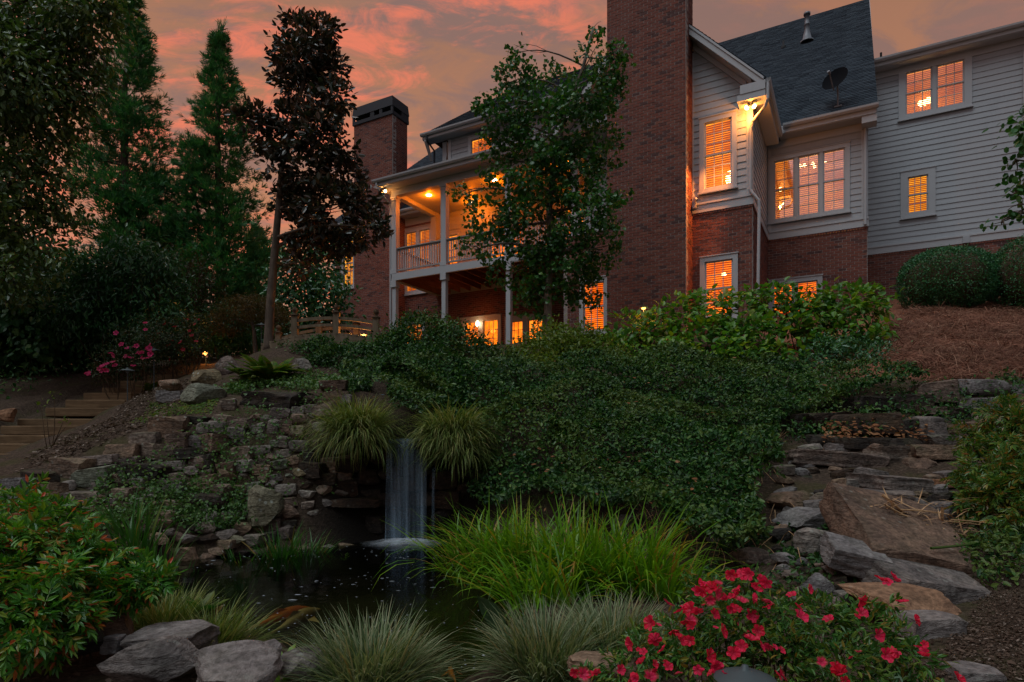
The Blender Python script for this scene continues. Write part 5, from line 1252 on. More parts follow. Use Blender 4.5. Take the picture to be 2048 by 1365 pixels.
def _petals():
    V = [(0, 0, 0)]; Q = []
    for k in range(5):
        a = k * 2 * math.pi / 5; c, s = math.cos(a), math.sin(a)
        for r_, t_, z in ((.28, .20, .16), (.28, -.20, .14), (.70, .45, .58), (.74, 0.0, .38), (.70, -.45, .50), (1.02, .20, .46), (1.0, -.24, .34)): V.append((r_ * c - t_ * s, r_ * s + t_ * c, z))
        b = 1 + 7 * k; Q += [(0, b + 1, b + 3, b), (b, b + 3, b + 5, b + 2), (b + 1, b + 4, b + 6, b + 3)]
    T = []
    for k in range(5): b = 1 + 7 * k; T.append((b + 3, b + 6, b + 5))
    return np.array(V, float), np.array(Q), np.array(T)
T_FLOWER = _petals()
def _compound():
    V = []; Q = []
    def leaf(o, a, L):
        c, sn = math.cos(a), math.sin(a); k = len(V)
        for x, y, z in ((0, 0, 0), (.35, .17, .05), (.7, .12, .02), (1, 0, -.10), (.7, -.12, .02), (.35, -.17, .05)): V.append((o[0] + (x * c - y * sn) * L, o[1] + (x * sn + y * c) * L, o[2] + z * L))
        Q.extend([(k, k + 5, k + 4, k + 3), (k, k + 3, k + 2, k + 1)])
    for t, a, L in ((.15, .9, .42), (.15, -.9, .42), (.42, .8, .44), (.42, -.85, .42), (.62, .65, .40), (.62, -.6, .40), (.68, 0, .46)): leaf((t, 0, -.12 * t * t), a, L)
    k = len(V); V.extend([(0, .008, 0), (0, -.008, 0), (.7, -.006, -.06), (.7, .006, -.06)]); Q.append((k, k + 1, k + 2, k + 3))
    return np.array(V), np.array(Q), None
T_COMP = _compound()
def unit(v): return v / (np.linalg.norm(v, axis=-1, keepdims=True) + 1e-9)
def scatter(mb, tmpl, P, D, Nn, S):
    V, Q, T = tmpl; n = len(P)
    if n == 0: return mb
    X = unit(np.asarray(D, float)); Z = np.asarray(Nn, float); Z = unit(Z - (Z * X).sum(1)[:, None] * X); Y = np.cross(Z, X)
    S = np.broadcast_to(np.asarray(S, float), (n,))
    A = P[:, None, :] + S[:, None, None] * (V[None, :, 0, None] * X[:, None, :] + V[None, :, 1, None] * Y[:, None, :] + V[None, :, 2, None] * Z[:, None, :])
    o = (np.arange(n) * len(V))[:, None, None]
    return mb.add(A.reshape(-1, 3), None if Q is None else (Q[None] + o).reshape(-1, 4), None if T is None else (T[None] + o).reshape(-1, 3))
def rsph(n): return unit(RNG.normal(0, 1, (n, 3)))
def B(px, py, Y, r, ry=None, dy=None):
    """blob: centre and half-sizes in metres from photo pixels at distance Y"""
    return (np.array(W3(px, py, Y)), np.array([r / FPX * Y, (dy if dy is not None else r / FPX * Y), (ry or r) / FPX * Y]))
def cloud(blobs, n, shell=0.55, clump=0.16, per=11, ground=True):
    """leaf positions in clumps near the surface of the blobs; returns positions and outward directions"""
    w = np.array([(b[1][0] * b[1][1] * b[1][2]) ** (2 / 3) for b in blobs]); w /= w.sum()
    nc = max(1, n // per); bi = RNG.choice(len(blobs), nc, p=w)
    C = np.array([b[0] for b in blobs])[bi]; Rr = np.array([b[1] for b in blobs])[bi]
    u = rsph(nc); rad = shell + (1 - shell) * RNG.random(nc) ** 0.5
    c = C + u * Rr * rad[:, None]; sz = clump * np.minimum(1.0, Rr.min(1) / 0.5 + 0.3)
    k = RNG.integers(0, nc, n); P = c[k] + RNG.normal(0, 1, (n, 3)) * sz[k][:, None] * np.array([1, 1, .7]); O = unit(u[k] * 0.8 + unit(P - C[k]) * 0.5)
    if ground:
        g = HT(P[:, 0], P[:, 1]); ok = P[:, 2] > g + 0.02; P, O = P[ok], O[ok]
    return P, O
def leaves(mb, tmpl, blobs, n, size, up=0.5, out=0.6, droop=0.25, flat=0.7, jit=0.3, **kw):
    P, O = cloud(blobs, n, **kw); m = len(P)
    D = O * out + rsph(m) * 0.75 + np.array([0, 0, -droop]); N = rsph(m) * (1 - flat) + O * 0.4 + np.array([0, 0, up])
    return scatter(mb, tmpl, P, D, N, size * RNG.uniform(1 - jit, 1 + jit, m))
def limb(mb, a, b, r0, r1, bend=0.12, seg=7, sides=6, sag=0.0):
    a, b = np.array(a, float), np.array(b, float); L = np.linalg.norm(b - a); t = np.linspace(0, 1, seg)
    o = RNG.normal(0, bend * L, 3); p = a + (b - a) * t[:, None] + np.sin(t * np.pi)[:, None] * o + np.array([0, 0, sag * L]) * np.sin(t * np.pi)[:, None]
    mb.tube(p, r0 + (r1 - r0) * t, sides, False); return p
def plant(name, label, cat, base, group=None): return thing(name, label, cat, tuple(base), 0, group)
def rel(mb, o): mb.V = [v - np.array(o.location) for v in mb.V]; return mb
def trunk_path(pts, Y):
    return np.array([W3(px, py, Y + dy) for px, py, dy in pts])
def broad_tree(name, label, tpts, Y, r0, blobs, n, size, tmpl, lm, bark=None, cat='tree', trunk_r1=0.3, twigs=3, crown='crown', leafkw=None, singles=0):
    path = trunk_path(tpts, Y); path[0, 2] = gz(path[0, 0], path[0, 1]) - 0.1
    T = plant(name, label, cat, path[0])
    # smooth trunk
    t = np.linspace(0, len(path) - 1, len(path) * 4); f = np.stack([np.interp(t, np.arange(len(path)), path[:, i]) for i in range(3)], 1)
    mb = MB(); rad = r0 * (1 - (1 - trunk_r1) * np.linspace(0, 1, len(f)) ** 0.8); rad[0] *= 1.35
    mb.tube(f, rad, 10); rel(mb, T).build('trunk', bark or M_BARK, T, True)
    br = MB()
    for c, R_ in blobs:
        d = np.linalg.norm(f - c, axis=1) + np.where(f[:, 2] > c[2] - 0.2 * R_[2], 1.5, 0); i = int(np.argmin(d)); s = f[i]
        L = np.linalg.norm(c - s); rr = max(0.012, min(rad[i] * 0.55, 0.02 + 0.018 * L))
        p = limb(br, s, c, rr, rr * 0.35, 0.07, 7, 6, 0.05)
        for _ in range(twigs):
            q = p[RNG.integers(3, 7)]; limb(br, q, c + rsph(1)[0] * R_ * 0.85, rr * 0.4, 0.004, 0.08, 5, 4)
    if br.V: rel(br, T).build('branches', bark or M_BARK, T, True)
    kw = dict(leafkw or {}); mb = leaves(MB(), tmpl, blobs, n, size, **kw); rel(mb, T).build(crown, lm, T)
    return T
def shrub(name, label, blobs, n, size, tmpl, lm, cat='shrub', stems=14, stem_r=0.012, group=None, stem_mat=None, **kw):
    c = np.mean([b[0] for b in blobs], 0); base = np.array([c[0], c[1], gz(c[0], c[1])])
    S = plant(name, label, cat, base, group)
    if stems:
        st = MB()
        for i in range(stems):
            b = blobs[RNG.integers(len(blobs))]; e = b[0] + rsph(1)[0] * b[1] * 0.8; a = np.array([base[0] * .4 + e[0] * .6, base[1] * .4 + e[1] * .6, 0]) + np.append(RNG.normal(0, .06, 2), 0); a[2] = gz(a[0], a[1]) - 0.03
            if e[2] > a[2] + 0.05: limb(st, a, e, stem_r, stem_r * 0.4, 0.08, 6, 5)
        if st.V: rel(st, S).build('stems', stem_mat or M_TWIG, S, True, kind='stuff')
    mb = leaves(MB(), tmpl, blobs, n, size, **kw); rel(mb, S).build('foliage', lm, S)
    return S
def blades(mb, P, az, lean, L, w, droop, seg=6, fold=0.0):
    """strap leaves: base points, azimuth, start lean from vertical, length, width, extra bending"""
    n = len(P); t = np.linspace(0, 1, seg + 1); th = lean[:, None] + droop[:, None] * t[None] ** 1.6
    ds = L[:, None] / seg; rr = np.concatenate([np.zeros((n, 1)), np.cumsum(np.sin((th[:, 1:] + th[:, :-1]) / 2) * ds, 1)], 1); zz = np.concatenate([np.zeros((n, 1)), np.cumsum(np.cos((th[:, 1:] + th[:, :-1]) / 2) * ds, 1)], 1)
    C = P[:, None, :] + np.stack([rr * np.cos(az)[:, None], rr * np.sin(az)[:, None], zz], 2)
    tw = RNG.uniform(-0.7, 0.7, n); s = np.stack([-np.sin(az + tw), np.cos(az + tw), np.zeros(n)], 1)
    ww = w[:, None] * np.clip(np.minimum(0.75 + t * 0.8, (1 - t) * 2.4), 0.03, 1)[None] * 0.5
    A = C + s[:, None, :] * ww[:, :, None]; Bv = C - s[:, None, :] * ww[:, :, None]
    V = np.stack([A, Bv], 2).reshape(n, -1, 3); m = 2 * (seg + 1)
    Q = np.array([(2 * i, 2 * i + 1, 2 * i + 3, 2 * i + 2) for i in range(seg)])
    return mb.add(V.reshape(-1, 3), (Q[None] + (np.arange(n) * m)[:, None, None]).reshape(-1, 4))
def tuft(name, label, cat, px, py, Y, n, L, w, mat, spread=0.1, lean=(0.05, 0.9), droop=(0.4, 1.4), z=None, group=None, seg=6, lump=1, az_bias=None, flat=None):
    x, yy, _ = W3(px, py, Y); zz = gz(x, yy) if z is None else z
    S = plant(name, label, cat, (x, yy, zz - 0.02), group)
    r = spread * np.sqrt(RNG.random(n)); a = RNG.uniform(0, 2 * np.pi, n)
    P = np.stack([r * np.cos(a) * (flat or 1), r * np.sin(a), np.zeros(n)], 1)
    az = a + RNG.normal(0, 0.7, n)
    if az_bias is not None: az = np.where(RNG.random(n) < az_bias[1], az_bias[0] + RNG.normal(0, 0.6, n), az)
    ln = RNG.uniform(lean[0], lean[1], n) * (0.45 + 0.65 * r / spread)
    mb = blades(MB(), P, az, ln, RNG.uniform(L[0], L[1], n), RNG.uniform(w * 0.6, w * 1.2, n), RNG.uniform(droop[0], droop[1], n), seg)
    mb.build('blades', mat, S); return S

# ------------------------------------------------------------------ leaf colours
G = lambda *c: c
L_GINKGO = leafmat('ginkgo_leaf', [(0, G(0.0167, 0.0757, 0.0167)), (.5, G(0.0271, 0.1239, 0.0239)), (.85, G(0.0519, 0.1666, 0.0305)), (1, G(0.0961, 0.1863, 0.0223))], 0.3, 0.4, 0.4)
L_MAGN = leafmat('magnolia_leaf', [(0, G(.018, .026, .014)), (.45, G(.032, .046, .024)), (.6, G(.06, .04, .022)), (.85, G(.09, .052, .028)), (1, G(.13, .07, .036))]
, 0.12, 0.3, 0.5, 0.5, 0.8, ((0.13, 0.045, 0.015), 0.7, 0.62, 0.5))
L_CRYPT = leafmat('cryptomeria_needle', [(0, G(0.0233, 0.1230, 0.0432)), (.5, G(0.0468, 0.1933, 0.0601)), (1, G(0.1009, 0.2673, 0.0742))], 0.18, 0.5, 0.3, 0.55, 0.6, ((0.10, 0.045, 0.018), 0.9, 0.62, 0.55))
L_BIG = leafmat('oak_leaf', [(0, G(0.0360, 0.0770, 0.0222)), (.5, G(0.0683, 0.1366, 0.0304)), (1, G(0.1366, 0.2119, 0.0410))], 0.2, 0.4, 0.45, 0.5)
L_DARK = leafmat('laurel_leaf', [(0, G(0.0177, 0.0801, 0.0302)), (.5, G(0.0311, 0.1343, 0.0406)), (1, G(0.0619, 0.1868, 0.0494))], 0.15, 0.35, 0.5, 0.5)
L_VINE = leafmat('vine_leaf', [(0, G(0.0199, 0.0813, 0.0255)), (.6, G(0.0389, 0.1336, 0.0389)), (1, G(0.1022, 0.1998, 0.0465))], 0.25, 0.45, 0.3)
L_MAPLE = leafmat('maple_leaf', [(0, G(0.0509, 0.0448, 0.0110)), (.5, G(0.0855, 0.0577, 0.0141)), (1, G(0.1258, 0.0774, 0.0169))], 0.3, 0.5, 0.2)
L_CREPE = leafmat('crepe_leaf', [(0, G(.05, .03, .014)), (.5, G(.06, .05, .018)), (1, G(.03, .06, .02))], 0.25, 0.5, 0.2)
L_IVY = leafmat('ivy_leaf', [(0, G(.006, .032, .007)), (.45, G(.017, .078, .014)), (.82, G(.045, .14, .022)), (1, G(.12, .20, .045))], 0.2, 0.48, 0.3, 0.6, 0.7, ((0.075, 0.125, 0.022), 0.8, 0.48, 0.30))
L_IVYL = leafmat('light_ivy_leaf', [(0, G(0.0305, 0.1001, 0.0179)), (.5, G(0.0584, 0.1406, 0.0243)), (1, G(0.1100, 0.1859, 0.0341))], 0.25, 0.4, 0.35, 0.4, 0.8)
L_CREEP = leafmat('creeper_leaf', [(0, G(0.0385, 0.1045, 0.0220)), (.6, G(0.0632, 0.1567, 0.0302)), (1, G(0.1300, 0.2070, 0.0530))], 0.25, 0.45, 0.3)
L_HYD = leafmat('hydrangea_leaf', [(0, G(0.0381, 0.1421, 0.0192)), (.45, G(0.0729, 0.2149, 0.0210)), (.8, G(0.1352, 0.2771, 0.0217)), (1, G(0.2233, 0.2942, 0.0104))], 0.3, 0.42, 0.4, 0.35, 0.9, ((0.26, 0.20, 0.02), 1.1, 0.55, 0.55))
L_SPICE = leafmat('yellow_green_leaf', [(0, G(0.0578, 0.1222, 0.0163)), (.5, G(0.0979, 0.1623, 0.0193)), (1, G(0.1588, 0.2017, 0.0230))], 0.3, 0.45, 0.3)
L_BOX = leafmat('boxwood_leaf', [(0, G(0.0105, 0.0891, 0.0347)), (.5, G(0.0220, 0.1366, 0.0431)), (1, G(0.0717, 0.2076, 0.0566))], 0.1, 0.4, 0.4, 0.25)
L_NAND = leafmat('nandina_leaf', [(0, G(0.0302, 0.1342, 0.0170)), (.4, G(0.0566, 0.2051, 0.0203)), (.72, G(0.1099, 0.2832, 0.0225)), (.86, G(0.1822, 0.2648, 0.0255)), (.93, G(0.4100, 0.1295, 0.0305)), (1, G(0.5075, 0.0785, 0.0290))], 0.3, 0.35, 0.45, 0.3, 1.2, ((0.34, 0.085, 0.035), 2.2, 0.62, 0.35))
L_NAND2 = leafmat('nandina_autumn_leaf', [(0, G(0.0327, 0.1174, 0.0250)), (.5, G(0.0755, 0.1756, 0.0247)), (.8, G(0.1703, 0.2319, 0.0317)), (1, G(0.3225, 0.1377, 0.0299))], 0.3, 0.35, 0.45, 0.4, 1.2, ((0.26, 0.075, 0.03), 2.6, 0.57, 0.5))
L_AZ = leafmat('azalea_leaf', [(0, G(0.0360, 0.1207, 0.0214)), (.5, G(0.0651, 0.1861, 0.0288)), (.85, G(0.1426, 0.2152, 0.0264)), (1, G(0.2810, 0.1721, 0.0269))], 0.25, 0.38, 0.4)
L_ROSE = leafmat('rose_leaf', [(0, G(0.0186, 0.0437, 0.0133)), (.6, G(0.0355, 0.0685, 0.0196)), (1, G(0.0872, 0.0476, 0.0212))], 0.2, 0.45, 0.3)
L_FERN = leafmat('fern_leaf', [(0, G(0.0451, 0.1310, 0.0143)), (.6, G(0.0926, 0.1956, 0.0206)), (1, G(0.2095, 0.1752, 0.0208))], 0.3, 0.5, 0.2)
L_IRIS = leafmat('iris_blade', [(0, G(0.0584, 0.1846, 0.0094)), (.5, G(0.1127, 0.2835, 0.0102)), (.86, G(0.1894, 0.3527, 0.0141)), (.93, G(0.3353, 0.2759, 0.0234)), (1, G(0.3942, 0.2011, 0.0526))], 0.35, 0.4, 0.35, 0.25, 1.5)
L_IRISD = leafmat('dark_iris_blade', [(0, G(0.0239, 0.1025, 0.0153)), (.7, G(0.0429, 0.1502, 0.0214)), (.93, G(0.1183, 0.1612, 0.0325)), (1, G(0.2973, 0.1686, 0.0542))], 0.3, 0.4, 0.35, 0.3)
L_SEDGE = leafmat('striped_sedge', [(0, G(0.0632, 0.1158, 0.0421)), (.3, G(0.1053, 0.1685, 0.0685)), (.55, G(0.2106, 0.2633, 0.1369)), (.9, G(0.3370, 0.3580, 0.2106)), (1, G(0.3159, 0.2317, 0.0948))], 0.3, 0.5, 0.25, 0.25, 1.5)
L_SEDGEY = leafmat('yellow_sedge', [(0, G(.065, .12, .022)), (.4, G(.13, .19, .042)), (.8, G(.23, .26, .075)), (1, G(.32, .28, .11))], 0.3, 0.5, 0.25, 0.3, 1.5)
L_CANNA = leafmat('canna_leaf', [(0, G(.04, .085, .035)), (1, G(.05, .10, .045))], 0.2, 0.35, 0.4)
L_LIME = leafmat('lime_leaf', [(0, G(.12, .26, .02)), (1, G(.20, .36, .03))], 0.35, 0.4, 0.35, 0.2)
def petalmat(name, a, bb):
    m, nt, b = newmat(name); r = nt.node('ShaderNodeObjectInfo').outputs['Random']; o = nt.node('ShaderNodeTexCoord').outputs['Object']
    c = nt.mix(r, a, bb); d = nt.vmath('LENGTH', o)
    c = nt.mix(nt.mapr(d, 0.75, 0.2, 0, 0.7), c, tuple(x * 0.35 for x in a))                       # dark throat
    c = nt.mix(nt.mapr(nt.noise(o, 7, 3), 0.45, 0.7, 0, 0.4), c, tuple(min(1, x * 1.25 + .03) for x in bb))
    c = nt.mix(nt.math('MULTIPLY', nt.mapr(r, 0.86, 0.90), nt.mapr(d, 0.6, 1.0)), c, (0.30, 0.09, 0.05))   # fading rims
    setb(nt, b, c, 0.5, 0.25); tl = nt.node('ShaderNodeBsdfTranslucent'); nt.l.new(c, tl.inputs[0])
    mx = nt.node('ShaderNodeMixShader'); mx.inputs[0].default_value = 0.4; nt.l.new(b.outputs[0], mx.inputs[1]); nt.l.new(tl.outputs[0], mx.inputs[2]); nt.l.new(mx.outputs[0], nt.n['Material Output'].inputs[0]); return m
M_PETAL = petalmat('crimson_petal', (0.75, 0.010, 0.034), (0.88, 0.03, 0.13))
M_PETALP = petalmat('pink_petal', (0.55, 0.02, 0.10), (0.70, 0.06, 0.22))
M_PETALR = petalmat('dark_red_petal', (0.25, 0.01, 0.02), (0.40, 0.015, 0.03))
# ------------------------------------------------------------------ trees
gk = [(1190,55,20),(1186,105,32),(1216,150,42),(1036,105,22),(1032,160,46),(1100,185,72),(1170,190,62),(1010,240,62),(1090,270,92),(1190,260,66),(985,315,46),(1060,360,92),(1160,350,82),(1212,320,40),(925,390,26),(985,430,66),(1080,450,92),(1180,430,76),(1232,400,28),(950,500,36),(1040,530,70),(1130,530,82),(1205,500,42),(1075,588,55),(1160,575,55),(1226,200,26),(1235,100,22),(1240,170,14),(960,215,22),(1240,290,14)]
broad_tree('ginkgo_tree', 'young green ginkgo tree growing before the porch and the big brick chimney', [(1096, 665, 0), (1096, 590, 0), (1102, 500, 0), (1098, 420, .1), (1108, 330, .1), (1130, 230, .1), (1165, 140, 0), (1186, 60, 0)], 14.6, 0.11, [B(x, y, 14.6 + random.uniform(-.5, .5), r * 0.86) for x, y, r in gk], 15500, 0.092, T_FAN, L_GINKGO, M_BARKG, leafkw=dict(clump=0.105, shell=0.25, per=15, flat=0.35, up=0.3, droop=0.35))
mg = [(598,62,30),(640,66,34),(620,112,62),(662,140,44),(580,105,40),(600,170,55),(668,190,36),(640,232,50),(590,240,36),(520,236,26),(490,240,18),(540,275,36),(640,282,46),(570,300,28),(622,340,56),(680,352,56),(590,402,42),(660,420,74),(718,400,46),(738,455,34),(622,470,52),(690,478,42),(552,338,22),(600,525,34),(535,318,18),(690,300,34)]
broad_tree('magnolia_tree', 'tall slender magnolia with bronze and dark green leaves beside the footbridge', [(536, 702, 0), (540, 620, 0), (548, 520, 0), (556, 430, 0), (563, 340, 0), (580, 260, 0), (602, 190, 0), (618, 90, 0)], 12.3, 0.10, [B(x, y, 12.3 + random.uniform(-.4, .4), r * 0.88) for x, y, r in mg], 10500, 0.13, T_OVAL, L_MAGN, M_BARK, twigs=4, leafkw=dict(clump=0.085, shell=0.2, per=14, flat=0.3, up=0.2, out=0.9, droop=0.05))
m2 = [(585,520,36),(640,530,48),(655,480,34),(600,575,42),(650,590,46),(625,640,44),(580,640,32),(668,640,26),(560,560,26)]
broad_tree('holly_tree', 'dark evergreen tree with sky showing through right behind the footbridge', [(624, 690, 0), (623, 600, 0), (626, 520, 0), (640, 470, 0)], 17.5, 0.14, [B(x, y, 17.5 + random.uniform(-.5, .5), r) for x, y, r in m2], 5200, 0.14, T_OVAL, L_DARK, M_BARK, leafkw=dict(clump=0.2, shell=0.25, per=12, flat=0.3))
bg_ = [(50,30,80),(150,25,62),(25,150,84),(118,140,62),(178,100,34),(50,260,74),(130,240,42),(20,360,64),(95,345,40),(40,450,56),(112,425,34),(10,540,56),(160,20,44),(212,8,24),(150,190,30),(80,60,60),(-60,100,90),(-60,300,90),(-40,470,70),(95,500,30)]
broad_tree('oak_tree', 'huge dark leafy tree filling the upper left corner', [(-75, 800, 0), (-70, 600, 0), (-60, 400, 0), (-40, 200, 0), (0, 20, 0)], 12.5, 0.28, [B(x, y, 12.5 + random.uniform(-.8, .8), r) for x, y, r in bg_], 21000, 0.125, T_OVAL, L_BIG, M_BARK, leafkw=dict(clump=0.25, shell=0.35, per=24, flat=0.4, droop=0.45))

def conifer(label, base, apex, half, Y, levels, seed, bare=0.12, n_scale=1.5, depth=1.0):
    r = np.random.default_rng(seed); b0 = np.array(W3(*base, Y)); a0 = np.array(W3(*apex, Y)); b0[2] = gz(b0[0], b0[1]) - 0.1
    T = plant('cryptomeria_tree', label, 'tree', b0); H = a0[2] - b0[2]; hw_ = half / FPX * Y
    mb = MB(); t = np.linspace(0, 1, 12); mb.tube(b0 + (a0 - b0) * t[:, None] + np.stack([.06 * np.sin(t * 7), 0 * t, 0 * t], 1), 0.19 * (1 - t) ** 0.9 + 0.012, 9); rel(mb, T).build('trunk', M_BARK, T, True)
    br = MB(); P = []; D = []; S = []
    for i in range(levels):
        f = (i + r.random()) / levels; s = bare + (1 - bare) * f; p0 = b0 + (a0 - b0) * s
        L = hw_ * (1.0 - f ** 1.25) * r.uniform(0.62, 1.12) + 0.12; a = r.uniform(0, 2 * np.pi)
        d = np.array([math.cos(a), math.sin(a) * depth, r.uniform(-0.05, 0.3)]); m = 7; tt = np.linspace(0, 1, m)
        pts = p0 + d * L * tt[:, None] + np.array([0, 0, 1]) * (L * (0.28 * tt ** 2 - 0.16 * tt))[:, None]
        br.tube(pts, 0.028 * (1 - tt * 0.85) * (1 - 0.6 * f), 4, False)
        k = int((10 + 34 * L / max(hw_, .1)) * n_scale)
        q = np.sqrt(r.uniform(0.10, 1.0, k)); j = np.clip((q * (m - 1)).astype(int), 0, m - 2); base_ = pts[j] + (pts[j + 1] - pts[j]) * (q * (m - 1) - j)[:, None]
        off = r.normal(0, 1, (k, 3)) * np.array([.14, .14, .10]) * (0.4 + L * 0.6); P.append(base_ + off); dd = d * 0.7 + off * 1.8 + np.array([0, 0, .5]) + r.normal(0, .25, (k, 3)); D.append(dd); S.append(r.uniform(.15, .29, k) * (0.75 + 0.3 * (1 - f)))
    k = 30; P.append(a0 + r.normal(0, 1, (k, 3)) * np.array([.06, .06, .35]) - np.array([0, 0, .3])); D.append(np.array([0, 0, 1]) + r.normal(0, .35, (k, 3))); S.append(np.full(k, .26))
    rel(br, T).build('branches', M_BARK, T, True, kind='stuff')
    P = np.vstack(P); D = np.vstack(D); S = np.concatenate(S)
    mb = scatter(MB(), T_NEEDLE, P, D, rsph(len(P)), S); rel(mb, T).build('crown', L_CRYPT, T)
conifer('tallest cone-shaped evergreen left of the gap of glowing sky', (244, 700), (258, -45), 135, 19, 290, 1, 0.05)
conifer('pointed cone-shaped evergreen between the gap of glowing sky and the magnolia', (438, 700), (440, 70), 122, 19.5, 260, 2, 0.05)
conifer('short evergreen in the shade between the two tall cone-shaped ones', (335, 700), (345, 425), 70, 21, 110, 3, 0.0)
conifer('low evergreen behind the weeping maple at the left of the magnolia trunk', (520, 690), (515, 455), 60, 22, 100, 4, 0.0)
# tree at the right edge whose branch hangs into view
rb = [(2060,260,40),(2032,320,30),(2020,390,26),(2006,440,22),(2045,420,30),(2080,350,50),(2120,240,80),(2160,350,90),(2200,180,110),(2250,330,110)]
broad_tree('redbud_tree', 'heart-leaved branch of a tree hanging in from the right edge over the boxwoods', [(2230, 840, 0), (2220, 600, 0), (2200, 420, 0), (2190, 250, 0)], 8.6, 0.12, [B(x, y, 8.6 + random.uniform(-.2, .2), r) for x, y, r in rb], 2600, 0.085, T_ROUND, L_GINKGO, M_BARK, leafkw=dict(clump=0.10, shell=0.3, per=8, droop=0.7, flat=0.4))

# ------------------------------------------------------------------ dark shrubs on the left
shrub('laurel_shrub', 'big dark laurel-leaved shrub left of centre under the tall cone-shaped evergreen', [B(x, y, 14.2 + random.uniform(-.4, .4), r) for x, y, r in ((230,560,62),(290,560,56),(205,640,66),(335,595,50),(270,650,62),(180,560,44),(320,520,34),(250,500,38),(330,650,46),(160,620,50))], 9500, 0.15, T_LANCE, L_DARK, clump=0.18, shell=0.4, droop=0.5)
shrub('vine_thicket', 'thicket draped in hanging heart-shaped vine leaves at the far left', [B(x, y, 14.6 + random.uniform(-.3, .3), r) for x, y, r in ((10,600,60),(40,670,56),(20,715,46),(95,690,44),(80,640,40),(-50,650,70),(60,720,34),(-40,730,50),(30,640,60))], 5600, 0.15, T_ROUND, L_VINE, clump=0.17, shell=0.55, droop=0.9, out=0.3)
shrub('evergreen_shrub', 'low dark evergreen shrub right of the vine thicket above the timber steps', [B(x, y, 15.2 + random.uniform(-.3, .3), r) for x, y, r in ((150,680,50),(120,620,60),(180,705,36),(215,690,40),(130,560,50),(160,715,30))], 6000, 0.11, T_OVAL, L_DARK, clump=0.15, shell=0.45)
shrub('crepe_myrtle', 'thin twiggy brownish shrub rising behind the pink roses', [B(x, y, 15.5 + random.uniform(-.3, .3), r) for x, y, r in ((380,560,46),(352,520,36),(415,600,40),(370,620,44),(330,600,34),(400,530,26))], 2600, 0.075, T_OVAL, L_CREPE, stems=40, clump=0.18, shell=0.2)
shrub('rhododendron', 'dark glossy shrub behind the lit garden spotlight', [B(x, y, 15.4 + random.uniform(-.3, .3), r) for x, y, r in ((445,650,40),(480,670,34),(415,670,34),(455,690,28))], 3800, 0.11, T_LANCE, L_DARK, clump=0.12, shell=0.45)
shrub('background_shrub', 'shady mass of shrubs behind the vine thicket at the far left', [B(x, y, 17 + random.uniform(-.5, .5), r) for x, y, r in ((20,560,80),(100,560,70),(150,640,70),(60,660,80),(200,690,60),(-60,600,90),(100,720,60))], 6500, 0.17, T_OVAL, L_DARK, clump=0.25, shell=0.4)
shrub('background_hedge', 'deep green hedge filling the gaps behind the cone-shaped evergreens', [B(x, y, 24, r) for x, y, r in ((300,640,70),(380,650,66),(460,650,60),(530,650,50),(230,640,80),(150,650,80),(60,640,90))], 6500, 0.2, T_OVAL, L_DARK, clump=0.3, shell=0.4, stems=6)
wm = [B(500, 622, 14.8, 66, 26), B(455, 645, 14.8, 38, 26), B(555, 640, 14.8, 34, 24), B(500, 606, 14.8, 40, 18), B(530, 625, 15.2, 44, 22)]
broad_tree('weeping_maple', 'low umbrella-shaped weeping maple with brownish leaves behind the footbridge', [(512, 690, 0), (508, 660, 0), (500, 630, 0)], 14.8, 0.07, wm, 9000, 0.055, T_LANCE, L_MAPLE, leafkw=dict(clump=0.07, shell=0.6, droop=0.8, out=0.5, flat=0.6))
# flowering roses
def flowers(parent, pts, size, mat, facing=(0, -0.7, 0.7), spread=0.8):
    me = getattr(flowers, mat.name, None)
    if me is None: me = MB().add(*T_FLOWER).mesh('flower', mat, False); setattr(flowers, mat.name, me)
    for p in pts:
        d = unit(np.array(facing) + RNG.normal(0, spread * 0.5, 3)); o = link('flower', me, parent, tuple(np.array(p) - np.array(parent.location)), Vector(d).to_track_quat('Z', 'Y').to_euler())
        o.rotation_euler.rotate_axis('Z', random.uniform(0, 6)); s = size * random.uniform(0.6, 1.25); o.scale = (s, s, s * random.uniform(0.8, 1.3))
rb1 = [B(x, y, 12.7 + random.uniform(-.2, .2), r) for x, y, r in ((268,690,36),(235,722,28),(300,670,32),(275,740,24),(210,745,22),(285,715,34))]
S = shrub('rose_bush', 'pink flowering rose bush right above the timber steps', rb1, 3600, 0.05, T_OVAL, L_ROSE, clump=0.1, shell=0.4)
flowers(S, [W3(x + random.uniform(-4, 4), y + random.uniform(-4, 4), 12.35) for x, y in ((235,670),(292,650),(290,660),(266,692),(270,693),(300,690),(300,698),(295,699),(220,708),(228,709),(272,706),(278,710),(283,706),(285,716),(268,730),(218,727),(226,727),(232,729),(180,745),(175,748),(205,742),(215,746),(285,722),(255,700),(250,715),(305,712),(262,716),(276,704),(240,690),(300,716),(200,738),(208,735))], 0.052, M_PETALP)
rb2 = [B(x, y, 13.4 + random.uniform(-.2, .2), r) for x, y, r in ((345,660,34),(380,680,34),(355,700,34),(392,650,26),(330,690,26),(400,700,20))]
S = shrub('rose_bush', 'dark rose bush with sparse red flowers left of the lit spotlight', rb2, 3600, 0.05, T_OVAL, L_ROSE, clump=0.1, shell=0.4)
flowers(S, [W3(x, y, 13.0) for x, y in ((345,682),(337,692),(362,686),(316,668),(390,650),(380,663),(392,684),(375,640),(350,655),(330,650),(398,640),(384,672),(366,700),(340,720))], 0.045, M_PETALR)

